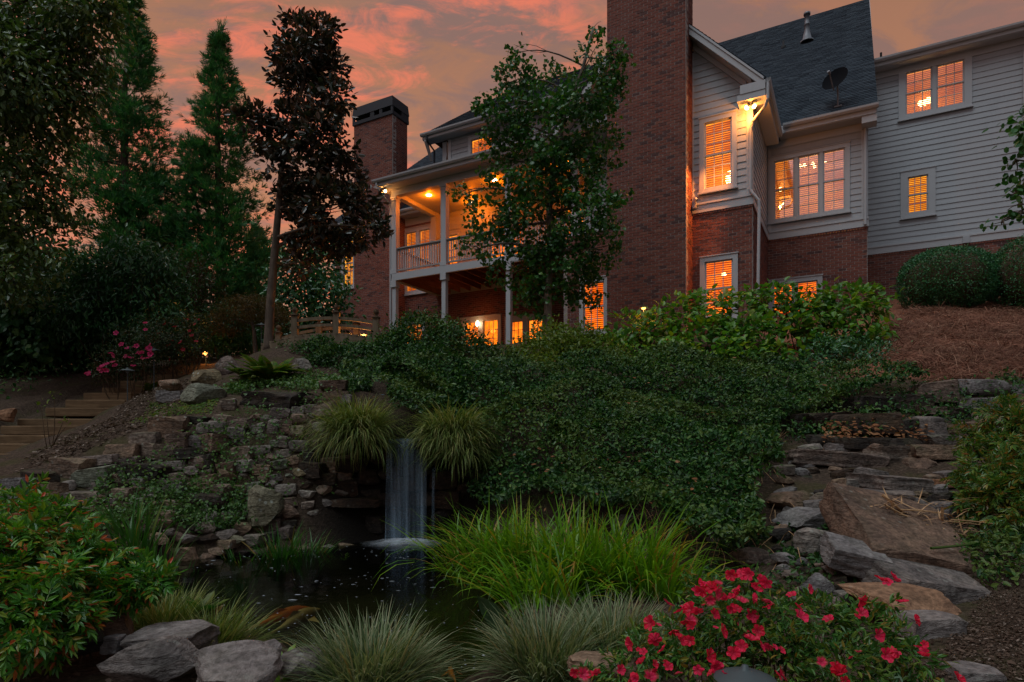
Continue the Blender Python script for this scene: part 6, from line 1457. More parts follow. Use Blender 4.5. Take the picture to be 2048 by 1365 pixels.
# ------------------------------------------------------------------ ivy mounds and ground ivy
shrub('ivy_mound', 'tall rounded mound of dark ivy in front of the porch posts', [B(x, y, Y, r) for x, y, Y, r in ((845,688,11.4,62),(790,712,11.0,50),(905,705,11.2,58),(955,728,10.9,50),(850,752,10.5,62),(770,750,10.6,42),(1000,740,10.8,42),(900,770,10.5,50),(960,775,10.6,46),(740,745,11.2,28))], 26000, 0.062, T_OVAL, L_IVY, stems=0, clump=0.09, shell=0.66, flat=0.6)
shrub('ivy_mound', 'smaller ivy mound spilling downhill from under the footbridge', [B(x, y, Y, r) for x, y, Y, r in ((640,703,11.9,30),(610,712,11.6,26),(670,725,11.2,34),(640,740,11,30),(690,755,10.8,26),(705,785,10.2,22),(580,705,12,18))], 11000, 0.055, T_OVAL, L_IVY, stems=0, clump=0.07, shell=0.72, flat=0.6)
def ground_leaves(name, label, poly, n, size, tmpl, mat, lift=0.12, bumps=None, dens=None, up=0.75, kind='stuff', hang=None):
    poly = np.array(poly); lo, hi = poly.min(0), poly.max(0); P = np.zeros((0, 2))
    while len(P) < n:
        q = RNG.uniform(lo, hi, (n * 2, 2)); q = q[inpoly(q[:, 0], q[:, 1], poly)]
        if dens is not None: q = q[RNG.random(len(q)) < dens(q[:, 0], q[:, 1])]
        P = np.vstack([P, q])
    P = P[:n]; e = 0.05; z = HT(P[:, 0], P[:, 1]); gx = (HT(P[:, 0] + e, P[:, 1]) - z) / e; gy = (HT(P[:, 0], P[:, 1] + e) - z) / e
    N = unit(np.stack([-gx, -gy, np.ones(n)], 1)); l = RNG.random(n) * lift
    if bumps: l = l * 0.6 + bumps[0] * (0.5 + 0.5 * vnoise(P[:, 0], P[:, 1], bumps[1], 6)) + bumps[0] * 0.5 * (0.5 + 0.5 * vnoise(P[:, 0], P[:, 1] + z, bumps[1] * 0.4, 8))
    X = np.stack([P[:, 0], P[:, 1], z], 1) + N * l[:, None]
    D = rsph(n) * 0.9 + np.array([0, -0.35, -0.35]); NN = N * 0.5 + np.array([0, -.2, up * .6]) + rsph(n) * 0.85
    o = scatter(MB(), tmpl, X, D, NN, size * RNG.uniform(.45, 1.45, n)).build(name, mat, None, kind=kind); tag(o, label); return o
def pxy(L): return [hit(px, py)[:2] for px, py in L]
notpond = lambda x, y: (~inpoly(x, y, POND)).astype(float)
ground_leaves('ground_ivy', 'ivy in the gully', pxy([(680, 700), (760, 690), (830, 700), (830, 800), (740, 815), (690, 795)]), 11000, 0.058, T_OVAL, L_IVY, 0.10, (0.35, 0.7))
ground_leaves('ground_ivy', 'ivy above the fall', pxy([(780, 790), (900, 780), (960, 850), (940, 900), (860, 860), (790, 840)]), 9000, 0.055, T_OVAL, L_IVY, 0.10, (0.3, 0.7))
ground_leaves('ground_ivy', 'ivy by the upper fall', pxy([(680, 742), (735, 730), (740, 783), (700, 797)]) , 3500, 0.055, T_OVAL, L_IVY, 0.12)
ground_leaves('ground_ivy', 'ivy right of the upper fall', pxy([(775, 730), (830, 735), (830, 800), (778, 800)]), 4500, 0.055, T_OVAL, L_IVY, 0.14)
IV = pxy([(740, 785), (980, 760), (1130, 755), (1400, 762), (1620, 770), (1800, 775), (1850, 800), (1640, 830), (1560, 870), (1545, 940), (1560, 1010), (1530, 1075), (1560, 1140), (1450, 1150), (1300, 1120), (1200, 1080), (1050, 1050), (960, 1015), (945, 900), (890, 830), (800, 795)])
ground_leaves('ground_ivy', 'ground ivy', IV, 70000, 0.058, T_OVAL, L_IVY, 0.14, (0.5, 0.9), notpond)
ground_leaves('ground_ivy', 'ground ivy highlights', IV, 9000, 0.05, T_OVAL, L_IVYL, 0.10, (0.44, 0.85), lambda x, y: notpond(x, y) * np.clip(0.35 + 0.9 * vnoise(x, y, 1.1, 9), 0.03, 1))
CB = pxy([(1060, 660), (1230, 690), (1260, 720), (1200, 760), (1100, 760), (1020, 745)])
shrub('spicebush', 'yellow-green leafy shrub round the foot of the ginkgo trunk', [B(x, y, Y, r) for x, y, Y, r in ((1070,715,12.2,46),(1130,715,12.4,50),(1190,710,12.6,46),(1100,680,13,36),(1160,690,13,40),(1040,740,11.5,36),(1220,735,12,40),(1110,750,11.6,40))], 8200, 0.085, T_OVAL, L_SPICE, clump=0.11, shell=0.45, flat=0.5)
ground_leaves('ivy_sprigs', 'ivy on the overhang and right wall', pxy([(1560, 800), (1850, 780), (2048, 775), (2048, 830), (1850, 880), (1700, 880), (1570, 900)]), 3600, 0.055, T_OVAL, L_IVY, 0.25, None, lambda x, y: np.clip(0.5 + vnoise(x, y, 0.8, 3), 0.02, 1))
ground_leaves('ivy_sprigs', 'ivy among the right rocks', pxy([(1440, 1060), (1700, 1060), (1720, 1180), (1600, 1210), (1400, 1180)]), 3600, 0.045, T_OVAL, L_IVY, 0.08, None, lambda x, y: np.clip(0.5 + 1.2 * vnoise(x, y, 0.6, 3), 0.02, 1))
ground_leaves('ivy_sprigs', 'ivy by the right path', pxy([(1900, 1090), (2048, 1060), (2048, 1170), (1960, 1180)]), 900, 0.05, T_OVAL, L_IVY, 0.12)
# weeds and creeper on the left wall and bank
ground_leaves('creeper', 'creeper over the stone wall', pxy([(150, 1075), (330, 1060), (520, 1060), (640, 1050), (690, 950), (690, 800), (560, 790), (430, 840), (320, 920), (200, 960)]), 4200, 0.034, T_ROUND, L_CREEP, 0.22, None, lambda x, y: np.clip(0.25 + 1.1 * vnoise(x, y, 0.75, 12) + 0.25 * vnoise(x, y, 0.25, 2), 0.015, 1) * notpond(x, y))
ground_leaves('creeper', 'creeper on the lower bank', pxy([(170, 1060), (300, 975), (440, 960), (520, 1000), (470, 1060), (330, 1075)]), 2600, 0.032, T_ROUND, L_CREEP, 0.14, None, lambda x, y: np.clip(0.45 + 1.0 * vnoise(x, y, 0.5, 5), 0.03, 1))
ground_leaves('creeper', 'creeper on the upper ledge', pxy([(400, 800), (480, 770), (700, 760), (720, 800), (560, 780)]), 2600, 0.04, T_ROUND, L_CREEP, 0.12, None, lambda x, y: np.clip(0.45 + 1.0 * vnoise(x, y, 0.5, 5), 0.03, 1))
ground_leaves('ground_cover', 'low planting behind the steps', pxy([(-40, 806), (40, 800), (110, 776), (180, 752), (262, 742), (262, 722), (60, 732), (-40, 740)]), 4200, 0.09, T_OVAL, L_VINE, 0.42)
ground_leaves('lawn', 'grass under the maple', pxy([(420, 705), (640, 690), (640, 665), (420, 672)]), 5000, 0.07, T_LANCE, L_SPICE, 0.12)

# ------------------------------------------------------------------ hydrangeas with separate large leaves
HM = [None]
def hydrangea(lbl, blobs, n_single, n_rest, size=0.155):
    c = np.mean([b[0] for b in blobs], 0); S = plant('hydrangea', lbl, 'shrub', (c[0], c[1], gz(c[0], c[1])), 'hydrangeas along the foot of the house')
    st = MB()
    for i in range(16):
        b = blobs[RNG.integers(len(blobs))]; e = b[0] + rsph(1)[0] * b[1] * 0.8; a = np.array([c[0] * .5 + e[0] * .5, c[1] * .5 + e[1] * .5, 0]) + np.append(RNG.normal(0, .1, 2), 0); a[2] = gz(a[0], a[1]) - .03
        if e[2] > a[2] + .1: limb(st, a, e, .011, .005, .06, 6, 5)
    if st.V: rel(st, S).build('stems', M_TWIG, S, True, kind='stuff')
    if HM[0] is None:
        V = []; Q = []
        for t, w in ((0, .02), (.18, .24), (.42, .33), (.7, .24), (.9, .10), (1.0, .005)): V += [(t, w, .10 * w * 3 - .22 * t * t), (t, 0, -.22 * t * t), (t, -w, .10 * w * 3 - .22 * t * t)]
        for i in range(5): Q += [(3 * i + 1, 3 * i + 4, 3 * i + 3, 3 * i), (3 * i + 2, 3 * i + 5, 3 * i + 4, 3 * i + 1)]
        HM[0] = (np.array(V), np.array(Q), None, MB().add(V, Q).mesh('leaf', L_HYD, True))
    P, O = cloud(blobs, n_rest + n_single, 0.5, 0.12, 7); m = len(P); D = O * 0.8 + rsph(m) * 0.6 + np.array([0, 0, -.15]); N = rsph(m) * 0.3 + O * .35 + np.array([0, -.1, .8]); Sz = size * RNG.uniform(.6, 1.25, m)
    front = np.argsort(((P - np.array([0, 0, CZ])) ** 2).sum(1) - 1.5 * RNG.random(m)); k = front[:n_single]; r_ = front[n_single:]
    mb = scatter(MB(), HM[0][:3], P[r_], D[r_], N[r_], Sz[r_]); rel(mb, S).build('foliage', L_HYD, S, kind='stuff')
    X = unit(D); Z = unit(N - (N * X).sum(1)[:, None] * X); Yv = np.cross(Z, X)
    for i in k:
        o = link('leaf', HM[0][3], S); M = Matrix([[*(float(v) for v in (X[i][a], Yv[i][a], Z[i][a])), 0] for a in range(3)] + [[0, 0, 0, 1]]).to_4x4()
        s = float(Sz[i]); o.matrix_basis = Matrix.Translation(Vector(P[i] - np.array(S.location))) @ M @ Matrix.Diagonal((s, s, s, 1))
HY = [('first hydrangea from the ginkgo in front of the big brick chimney', ((1250,665,14,36),(1290,680,13.6,44),(1240,705,13.2,40),(1320,650,13.8,34),(1290,715,12.8,40))),
      ('tall hydrangea hiding the bottom of the single lower window', ((1360,640,13.6,46),(1420,640,13.6,50),(1390,680,13.0,50),(1345,690,13,40),(1440,615,13.8,34),(1370,605,13.9,26))),
      ('hydrangea with yellowing leaves in front of the white downspout', ((1480,630,13.2,50),(1500,680,12.6,56),(1460,700,12.4,44),(1530,620,13.4,42),(1505,595,13.6,24))),
      ('highest hydrangea in front of the double lower window', ((1570,625,13.4,48),(1620,640,13.4,50),(1590,680,12.8,50),(1560,590,13.6,24),(1615,600,13.6,28),(1650,610,13.6,30))),
      ('last hydrangea toward the boxwoods at the brick corner', ((1690,620,13.6,48),(1730,640,13.6,44),(1690,670,13.2,44),(1760,600,13.8,22),(1750,680,13.2,30),(1670,590,13.8,26),(1720,590,13.8,20))),
      ('low spreading hydrangea on the ivy below the single lower window', ((1360,720,12.2,44),(1420,725,12,42),(1300,735,12.1,38),(1550,720,12,40),(1480,725,12,40)))]
for lbl, bl in HY: hydrangea(lbl, [B(x, y, Y, r) for x, y, Y, r in bl], 62, 950)
shrub('dark_shrub', 'dark shady shrub beneath the last hydrangea beside the pine straw', [B(x, y, 12.2, r) for x, y, r in ((1640,715,44),(1700,715,48),(1750,720,40),(1670,740,30),(1780,740,24))], 4200, 0.075, T_OVAL, L_DARK, clump=0.1, shell=0.5)
# clipped boxwoods
def box(lbl, px, py, Y, rx, ry, n, lm=None):
    c, r = B(px, py, Y, rx, ry); g = gz(c[0], c[1]); S = plant('boxwood', lbl, 'shrub', (c[0], c[1], g))
    u = rsph(n); u = np.sign(u) * np.abs(u) ** 0.8; u /= (np.abs(u) ** 2.6).sum(1)[:, None] ** (1 / 2.6)
    P = c + u * r * (RNG.uniform(.9, 1.015, n) + 0.07 * (RNG.random(n) > .97))[:, None] * (1 + 0.03 * n3(u, .35, 3))[:, None]; ok = P[:, 2] > HT(P[:, 0], P[:, 1]); P, u = P[ok], u[ok]; m = len(P)
    mb = scatter(MB(), T_OVAL, P, u * .5 + rsph(m) * .8 + np.array([0, 0, .3]), u + rsph(m) * .7, RNG.uniform(.035, .062, m)); rel(mb, S).build('foliage', lm or L_BOX, S)
    V, T = ICO[3]; MB().add(V * r * 0.9 + c - np.array(S.location), None, T).build('inner_twigs', M_TWIG, S, True)
    st = MB()
    for i in range(5): limb(st, (c[0] + RNG.normal(0, .15), c[1], g - .1), c + RNG.normal(0, .25, 3), .03, .015, .05)
    rel(st, S).build('stems', M_BARK, S, True, kind='stuff')
box('rounded clipped boxwood against the brick foundation of the right wing', 1891, 563, 17.0, 77, 62, 20000)
box('second clipped boxwood cut off by the right edge', 2086, 552, 16.2, 84, 82, 15000)
box('small bright green hedge shrub between the two clipped boxwoods', 1985, 553, 17.6, 34, 42, 6000, L_IVYL)
# ------------------------------------------------------------------ foreground planting
nl = [B(x, y, Y, r) for x, y, Y, r in ((20,1040,3.5,56),(80,1060,3.4,50),(130,1050,3.5,40),(40,1110,3.2,64),(120,1110,3.2,60),(165,1095,3.4,34),(60,1180,3.0,64),(140,1170,3.0,50),(200,1110,3.3,34),(30,1240,2.8,60),(110,1240,2.9,48),(-40,1130,3.0,70),(215,1130,3.3,18),(150,1050,3.6,24))]
shrub('nandina', 'bright green nandina with red and orange leaf tips at the left foreground', nl, 2300, 0.115, T_COMP, L_NAND, stems=22, stem_r=0.008, clump=0.05, per=9, shell=0.5, flat=0.5, droop=0.5)
na = [B(x, y, 3.3, r) for x, y, r in ((255,1160,32),(290,1155,26),(225,1170,28),(270,1180,22),(310,1165,14))]
S = shrub('nandina', 'small green nandina branch reaching out over the pond edge', na, 520, 0.10, T_COMP, L_NAND, stems=0, clump=0.035, per=9, shell=0.4, flat=0.5)
st = MB()
for e in ((290, 1180), (260, 1195), (230, 1185), (275, 1170), (305, 1172)):
    limb(st, W3(150, 1235, 3.25), W3(*e, 3.3), 0.009, 0.003, 0.05, 7, 5)
rel(st, S).build('stems', M_TWIG, S, True, kind='stuff')
nr = [B(x, y, Y, r) for x, y, Y, r in ((1950,860,6.6,40),(2000,850,6.6,44),(2040,870,6.4,44),(1975,900,6.3,44),(2030,930,6.0,50),(1980,960,5.8,44),(2040,1000,5.6,50),(2000,1020,5.5,40),(1970,1000,5.7,30),(2090,900,6.2,60),(2090,1000,5.6,60),(2040,1060,5.4,40),(1930,940,6.2,16))]
shrub('nandina', 'nandina with reddening leaf tips at the right edge beside the path', nr, 2500, 0.13, T_COMP, L_NAND2, stems=26, stem_r=0.009, clump=0.06, per=9, shell=0.5, flat=0.5, droop=0.4)
az = [B(x, y, Y, r) for x, y, Y, r in ((1290,1310,2.75,54),(1350,1270,2.75,56),(1430,1215,2.8,52),(1480,1260,2.65,64),(1560,1250,2.7,64),(1640,1245,2.75,60),(1720,1260,2.75,60),(1780,1300,2.65,54),(1840,1330,2.6,46),(1400,1330,2.6,60),(1240,1345,2.65,40),(1780,1210,2.85,18),(1560,1330,2.5,80),(1680,1340,2.5,80),(1400,1180,2.85,30),(1500,1175,2.85,34),(1185,1365,2.65,30))]
azl = shrub('azalea', 'azalea bush covered in crimson flowers in the right foreground', az, 7000, 0.040, T_LANCE, L_AZ, stems=34, stem_r=0.006, clump=0.035, per=9, shell=0.3, flat=0.4, out=1.0)
FL = [(550,510),(610,512),(640,508),(730,545),(700,540),(480,560),(385,562),(400,590),(430,600),(470,600),(520,640),(550,680),(575,690),(600,650),(670,590),(945,585),(740,680),(860,620),(890,680),(1050,745),(900,730),(290,700),(320,690),(345,692),(380,710),(460,715),(440,640),(685,800),(140,760),(40,865),(100,910),(160,850),(290,850),(350,780),(340,850),(560,915),(600,880),(805,900),(155,970),(275,1005),(225,985),(1320,545),(1380,530),(1350,555),(1415,655),(1490,745),(1515,890),(1530,930),(1540,905),(1295,820),(1400,905),(1340,925),(1210,640),(1085,1000),(1110,1015),(800,1020),(470,980),(450,1020),(490,1000),(700,880),(1215,710),(60,1045),(1200,910),(650,850),(500,800),(430,930),(380,1000),(520,1040),(90,960),(200,900),(740,870),(1010,960),(560,590),(450,580)]
flowers(azl, [W3(1248 + x / 2.56, 950 + y / 2.56, 2.62 - 0.35 * y / 1062 + random.uniform(-.08, .05)) for x, y in FL], 0.025, M_PETAL, (0.0, -0.6, 0.6), 1.3)
flowers(azl, [W3(x, y, 2.35) for x, y in ((1150,1345),(1165,1350),(1180,1352),(1195,1348),(1260,1358),(1300,1356),(1240,1340),(1690,1362),(1560,1350),(1915,1360))], 0.025, M_PETAL, (0.0, -0.6, 0.6), 1.3)
flowers(azl, [W3(random.uniform(1330, 1540), random.uniform(1180, 1340), 2.62) for _ in range(16)], 0.026, M_PETAL, (0.0, -0.6, 0.6), 1.3)

# yellow-green iris clump at the pond's right edge: several fans
for i, (px, Y, n, lbl) in enumerate(((965, 5.7, 220, 'leftmost fan of the tall yellow-green iris leaning out over the pond'), (1060, 5.5, 380, 'tall yellow-green iris fan right of the waterfall'), (1160, 5.3, 380, 'tallest middle fan of yellow-green iris blades'), (1260, 5.2, 300, 'iris fan with drooping yellow tips beside the low ivy'), (1320, 5.0, 150, 'rightmost small iris fan before the red flowers'), (1090, 4.75, 210, 'front iris fan arching low over the dark water'))):
    tuft('iris_clump', lbl, 'iris', px, 1190, Y, n, (0.5, 0.98) if i not in (4, 5) else (0.4, 0.75), 0.021, L_IRIS, 0.25, (0.02, 0.8), (0.2, 2.3), z=0.02, az_bias=((math.pi, .35) if i in (0, 1, 5) else None), group='yellow-green irises at the pond', flat=1.2)
# darker irises at the far left shore
for (px, py, Y, n, L, lbl) in ((268, 1135, 5.9, 60, (.45, .8), 'upright dark iris clump behind the left nandina'), (310, 1145, 5.8, 50, (.45, .8), 'dark iris clump next to the mossy square boulder'), (490, 1118, 6.9, 34, (.4, .62), 'thin iris shoots standing at the water left of the shore grass'), (560, 1105, 7.1, 120, (.4, .75), 'arching green iris clump at the far shore left of the waterfall'), (610, 1100, 7.2, 110, (.35, .7), 'iris clump with bent yellowing blades nearest the waterfall wall'), (362, 1110, 6.3, 16, (.3, .45), 'small iris shoot at the loaf-shaped stone')):
    tuft('iris_clump', lbl, 'iris', px, py, Y, n, L, 0.022, L_IRISD, 0.13, (0.0, 0.5), (0.1, 1.3), group='dark irises at the far shore')
# striped grasses
tuft('striped_grass', 'round pale striped grass clump at the bottom centre', 'ornamental grass', 738, 1365, 3.0, 1500, (.27, .46), 0.0075, L_SEDGE, 0.17, (0.1, 1.25), (0.3, 1.2), z=0.12)
tuft('striped_grass', 'right-hand pale striped grass clump in front of the iris', 'ornamental grass', 1090, 1352, 3.2, 1300, (.27, .46), 0.0075, L_SEDGE, 0.17, (0.1, 1.25), (0.3, 1.2), z=0.12)
tuft('striped_grass', 'pale striped grass clump tucked behind the flat pinkish stone', 'ornamental grass', 1220, 1315, 3.45, 1100, (.26, .43), 0.0075, L_SEDGE, 0.18, (0.1, 1.2), (0.3, 1.2), z=0.12)
tuft('striped_grass', 'small striped grass clump under the nandina branch at the pond edge', 'ornamental grass', 330, 1262, 3.75, 700, (.22, .36), 0.0075, L_SEDGEY, 0.15, (0.1, 1.15), (0.3, 1.2))
tuft('striped_grass', 'thin striped grass clump leaning over the water behind the pale boulder', 'ornamental grass', 425, 1305, 3.4, 600, (.24, .4), 0.0075, L_SEDGEY, 0.13, (0.2, 1.2), (0.3, 1.0), az_bias=(-0.1, 0.6))
tuft('striped_grass', 'little striped grass clump left of the pond beneath the nandina', 'ornamental grass', 230, 1235, 4.1, 380, (.2, .32), 0.0075, L_SEDGEY, 0.14, (0.1, 1.1), (0.3, 1.2))
tuft('striped_grass', 'shaggy yellow-green grass clump hanging left of the waterfall lip', 'ornamental grass', 716, 855, 7.98, 2100, (.38, .78), 0.0125, L_SEDGEY, 0.25, (0.1, 1.7), (0.6, 2.5), z=1.36, az_bias=(-1.57, .25))
tuft('striped_grass', 'shaggy grass clump drooping right of the waterfall lip', 'ornamental grass', 902, 868, 8.08, 1500, (.36, .74), 0.0125, L_SEDGEY, 0.26, (0.2, 1.7), (0.8, 2.5), z=1.36, az_bias=(-1.4, .3))
tuft('striped_grass', 'second drooping grass clump between the waterfall and the ivy slope', 'ornamental grass', 918, 905, 7.92, 700, (.34, .66), 0.0125, L_SEDGEY, 0.2, (0.4, 1.7), (0.9, 2.3), z=1.14, az_bias=(-1.4, .3))
tuft('dry_grass', 'dry grass tuft in the ivy left of the bench-like slab', 'grass tuft', 1530, 868, 8.4, 160, (.2, .4), 0.008, M_STALK, 0.15, (0.3, 1.5), (0.2, 1.0))
# fern
def fern(lbl, px, py, Y, n, L):
    x, y, z = W3(px, py, Y); z = gz(x, y); S = plant('fern', lbl, 'fern', (x, y, z)); mb = MB()
    for i in range(n):
        a = RNG.uniform(0, 2 * np.pi); ln = L * RNG.uniform(.7, 1.1); t = np.linspace(0.08, 1, 26); th = 0.55 + 1.15 * t; e = RNG.uniform(.65, 1.2)
        C = np.stack([np.cumsum(np.sin(th * e)) / 26 * ln * math.cos(a), np.cumsum(np.sin(th * e)) / 26 * ln * math.sin(a), np.cumsum(np.cos(th * e)) / 26 * ln], 1)
        tg = unit(np.gradient(C, axis=0)); sd = unit(np.cross(tg, np.array([0, 0, 1.0])));  w = ln * 0.20 * np.sin(np.pi * np.clip(t * .92 + .06, 0, 1)) ** .8
        for s in (-1, 1): scatter(mb, T_LANCE, C, sd * s + tg * .35, np.cross(sd, tg), w)
        mb.tube(C, 0.004, 4, False)
    mb.build('fronds', L_FERN, S); return S
fern('wide green fern growing on top of the stone wall', 540, 765, 9.9, 40, 0.66)
fern('lesser fern beside the upright reddish brown rock', 495, 755, 10.1, 14, 0.42)
fern('little fern at the edge of the timber steps', 302, 760, 12.9, 12, 0.36)
flowers(azl, [W3(1248 + x / 2.56 + random.uniform(-14, 14), 950 + y / 2.56 + random.uniform(-10, 14), 2.6 - 0.35 * y / 1062) for x, y in FL[::2]], 0.012, M_PETAL, (0.0, -0.2, 1), 1.0)
# canna leaf and a lime rosette
x, y, z = W3(1012, 1240, 4.1); CN = plant('canna', 'broad smooth upright leaf in front of the iris at the water edge', 'plant', (x, y, 0.0)); V = []; Q = []
for i, (t, w) in enumerate(((0, .012), (.2, .05), (.45, .088), (.7, .082), (.88, .045), (1, .003))):
    cx_, cz_ = -0.19 * t, 0.28 * t + 0.02; V += [(cx_ - w * .4, -.01 + w * .3, cz_ - w * .5), (cx_, 0, cz_), (cx_ + w * .85, -.03 - w * .2, cz_ + w * .45)]
    if i: Q += [(3 * i - 3, 3 * i - 2, 3 * i + 1, 3 * i), (3 * i - 2, 3 * i - 1, 3 * i + 2, 3 * i + 1)]
MB().add(V, Q).build('leaf', L_CANNA, CN, True); limb_ = MB(); limb(limb_, (0.03, 0, -.1), (0, 0, .03), .01, .008, 0); limb_.build('stem', L_CANNA, CN)
def rosette(lbl, px, py, Y, n, s, mat):
    x, y, _ = W3(px, py, Y); z = gz(x, y); S = plant('leafy_plant', lbl, 'plant', (x, y, z)); a = np.linspace(0, 14, n); D = np.stack([np.cos(a), np.sin(a), np.full(n, .5) + RNG.random(n) * .8], 1)
    scatter(MB(), T_OVAL, np.stack([.02 * np.cos(a), .02 * np.sin(a), RNG.random(n) * s], 1), D, np.array([[0, 0, 1.0]] * n), RNG.uniform(.6, 1.2, n) * s).build('leaves', mat, S)
rosette('lime green rosette between the dark upright rock and the round striped grass', 565, 1330, 3.05, 26, 0.11, L_LIME)
rosette('upright broad-leaved water plant beside the leaning striped grass', 405, 1262, 3.85, 14, 0.16, L_IRISD)
rosette('bright lime leaf plant in front of the right-hand nandina', 1932, 940, 6.3, 18, 0.15, L_LIME)
rosette('tiny moss-green tuft on the shore stone left of the fall', 688, 1088, 7.65, 22, 0.06, L_LIME)
# bare sapling beside the steps
x, y, z = W3(100, 930, 8.6); z = gz(x, y); S = plant('sapling', 'thin bare sapling with a few yellow leaves beside the lower timber steps', 'sapling', (x, y, z)); b = MB()
tips = [(-.12, 0, .62), (.06, 0, .75), (.17, .02, .42), (-.02, -.03, .5), (.22, .0, .34)]
for t in tips: limb(b, (random.uniform(-.03, .03), 0, -.03), t, .008, .003, .05)
b.build('stems', M_TWIG, S, kind='stuff'); n = 26; P = np.array([tips[i % 3] for i in range(n)]) + RNG.normal(0, .05, (n, 3))
scatter(MB(), T_OVAL, P, rsph(n), rsph(n) + np.array([0, 0, 1]), 0.05).build('leaves', L_SPICE, S)

# ------------------------------------------------------------------ litter, straw, dry stalks
def flakes(name, label, poly, n, size, mat, lift=0.02, tmpl=T_OVAL, dens=None):
    poly = np.array(poly); lo, hi = poly.min(0), poly.max(0); P = np.zeros((0, 2))
    while len(P) < n:
        q = RNG.uniform(lo, hi, (n * 2, 2)); q = q[inpoly(q[:, 0], q[:, 1], poly)]
        if dens is not None: q = q[RNG.random(len(q)) < dens(q[:, 0], q[:, 1])]
        P = np.vstack([P, q])
    P = P[:n]; z = HT(P[:, 0], P[:, 1]); e = .05; N = unit(np.stack([-(HT(P[:, 0] + e, P[:, 1]) - z) / e, -(HT(P[:, 0], P[:, 1] + e) - z) / e, np.ones(n)], 1))
    X = np.stack([P[:, 0], P[:, 1], z], 1) + N * (RNG.random(n) * lift + .003)[:, None]; D = rsph(n); D = D - (D * N).sum(1)[:, None] * N * .85
    o = scatter(MB(), tmpl, X, D, N + rsph(n) * .45, size * RNG.uniform(.5, 1.4, n)).build(name, mat, None, kind='stuff'); tag(o, label)
L_LITTER = leafmat('leaf_litter', [(0, G(.035, .022, .014)), (.5, G(.075, .05, .034)), (.88, G(.13, .09, .065)), (1, G(.27, .22, .18))], 0.1, 0.8, 0.15)
L_DEAD = leafmat('dead_leaf', [(0, G(.14, .05, .02)), (.5, G(.26, .11, .045)), (1, G(.36, .2, .1))], 0.2, 0.7, 0.15)
L_STRAW = leafmat('pine_straw', [(0, G(.09, .036, .022)), (.5, G(.20, .08, .048)), (.85, G(.30, .14, .085)), (1, G(.40, .23, .15))], 0.05, 0.75, 0.2, 0.55, 1.2)
T_STRAW = (np.array([(0, .012, 0), (0, -.012, 0), (.5, -.012, .10), (.5, .012, .10), (1, 0, 0)]), np.array([(0, 1, 2, 3)]), np.array([(3, 2, 4)]))
flakes('pine_straw', 'pine straw', pxy([(1770, 640), (1830, 622), (2048, 612), (2100, 640), (2100, 770), (2040, 775), (1850, 770), (1790, 720)]), 30000, 0.30, L_STRAW, 0.16, T_STRAW, dens=lambda x, y: np.clip(0.55 + vnoise(x, y, 0.7, 14) + 0.5 * vnoise(x, y, 0.25, 15), 0.08, 1))
flakes('leaf_litter', 'leaf litter on the right path', pxy([(1880, 1000), (2048, 1080), (2048, 1365), (1860, 1365), (1930, 1250), (1960, 1150), (1900, 1040)]), 8000, 0.019, L_LITTER, 0.015)
flakes('leaf_litter', 'fine chips on the right path', pxy([(1880, 1000), (2048, 1080), (2048, 1365), (1860, 1365), (1930, 1250), (1960, 1150), (1900, 1040)]), 9000, 0.03, L_LITTER, 0.012, T_STRAW)
flakes('leaf_litter', 'leaf litter on the left slope', pxy([(30, 950), (120, 880), (230, 830), (300, 775), (380, 760), (360, 830), (280, 860), (180, 900), (90, 930)]), 6000, 0.05, L_LITTER, 0.03)
flakes('leaf_litter', 'litter on the front bank', [(-3.6, 2.2), (3.6, 2.2), (3.6, 3.3), (1.5, 5), (0.4, 5.2), (0.2, 3.2), (-.4, 2.9), (-1.4, 3.6), (-3, 4.8), (-4.4, 4.8)], 5000, 0.035, L_LITTER, 0.02, dens=notpond)
flakes('dead_leaves', 'dead leaves under the overhang', pxy([(1640, 905), (1860, 900), (1840, 860), (1660, 860)]), 420, 0.07, L_DEAD, 0.25)
flakes('moss', 'moss on the upper ledge', pxy([(260, 850), (420, 830), (440, 800), (300, 805)]), 5000, 0.03, L_FERN, 0.015)
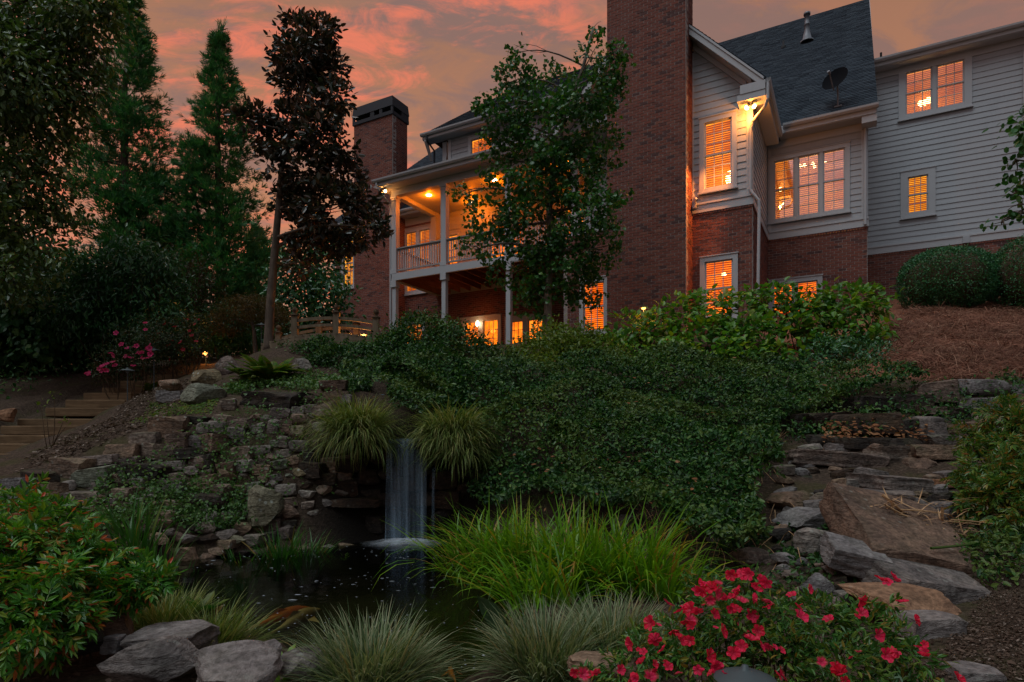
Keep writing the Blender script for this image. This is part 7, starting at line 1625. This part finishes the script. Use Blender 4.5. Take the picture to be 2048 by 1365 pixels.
# pile of cut dry stalks on the great slanted slab
x, y, z = W3(1800, 1035, 5.45); DS = plant('stalk_pile', 'pile of cut dry tan stalks lying on top of the great slanted slab', 'stalks', (x, y, z))
def stalk(a, b, r, ya=5.4, yb=5.4, flatn=1.0):
    mb = MB(); p, q = np.array(W3(*a, ya)), np.array(W3(*b, yb)); limb(mb, p, q, r, r * .6, .03, 6, 6); rel(mb, DS).build('stalk', M_STALK, DS)
for a, b, r in (((1684, 1022), (1745, 1014), .018), ((1765, 990), (1832, 1052), .013), ((1830, 1055), (1835, 1062), .012), ((1740, 1030), (1960, 1050), .008), ((1760, 1040), (1950, 1075), .010), ((1800, 1020), (1900, 1030), .008), ((1885, 1015), (1886, 1048), .013), ((1770, 1010), (1880, 1060), .009), ((1740, 1050), (1850, 1085), .006), ((1690, 1045), (1790, 1040), .006), ((1850, 1050), (1960, 1078), .010), ((1720, 1018), (1800, 1045), .008), ((1780, 1000), (1800, 1050), .007), ((1870, 1060), (1935, 1085), .008), ((1820, 1075), (1838, 1090), .010), ((1800, 1085), (1830, 1087), .006), ((1685, 1023), (1680, 1050), .010), ((1900, 1040), (1985, 1048), .009)): stalk(a, b, r, 5.35 + random.uniform(-.06, .1), 5.4 + random.uniform(-.06, .1))
n = 70; P = np.array([W3(RNG.uniform(1730, 1930), RNG.uniform(1005, 1070), 5.4) for _ in range(n)]) - np.array(DS.location)
blades(MB(), P, RNG.uniform(0, 6.28, n), RNG.uniform(.9, 1.6, n), RNG.uniform(.12, .4, n), RNG.uniform(.008, .022, n), RNG.uniform(-.3, 1.2, n)).build('dry_blades', M_STALK, DS, kind='stuff')
gs = plant('green_stem', 'single fresh green stem lying across the path by the right-hand nandina', 'stem', W3(1910, 1090, 4.9)); mb = MB(); limb(mb, W3(1862, 1097, 4.8), W3(2010, 1075, 5.2), .011, .007, .01); rel(mb, gs).build('stem', L_SPICE, gs)
flakes('dead_leaves', 'dead leaves caught in the ground ivy', IV, 420, 0.06, L_DEAD, 0.5, dens=lambda x, y: notpond(x, y) * np.clip(vnoise(x, y, 0.9, 31) * 1.5, 0.03, 1))
# loose bare vine stems on the ivy slope
vs = MB()
for _ in range(60):
    a = hit(RNG.uniform(1230, 1560), RNG.uniform(930, 1130)); b = hit(*( (1024 + a[0] / a[1] * FPX) + RNG.uniform(-50, 50), HOR - (a[2] - CZ) / a[1] * FPX + RNG.uniform(10, 70))); limb(vs, a + (0, -.05, .1), b + (0, -.03, .05), .004, .002, .15, 6, 4)
o = vs.build('bare_vines', M_STALK, kind='stuff'); tag(o, 'bare vine stems on the ivy slope')
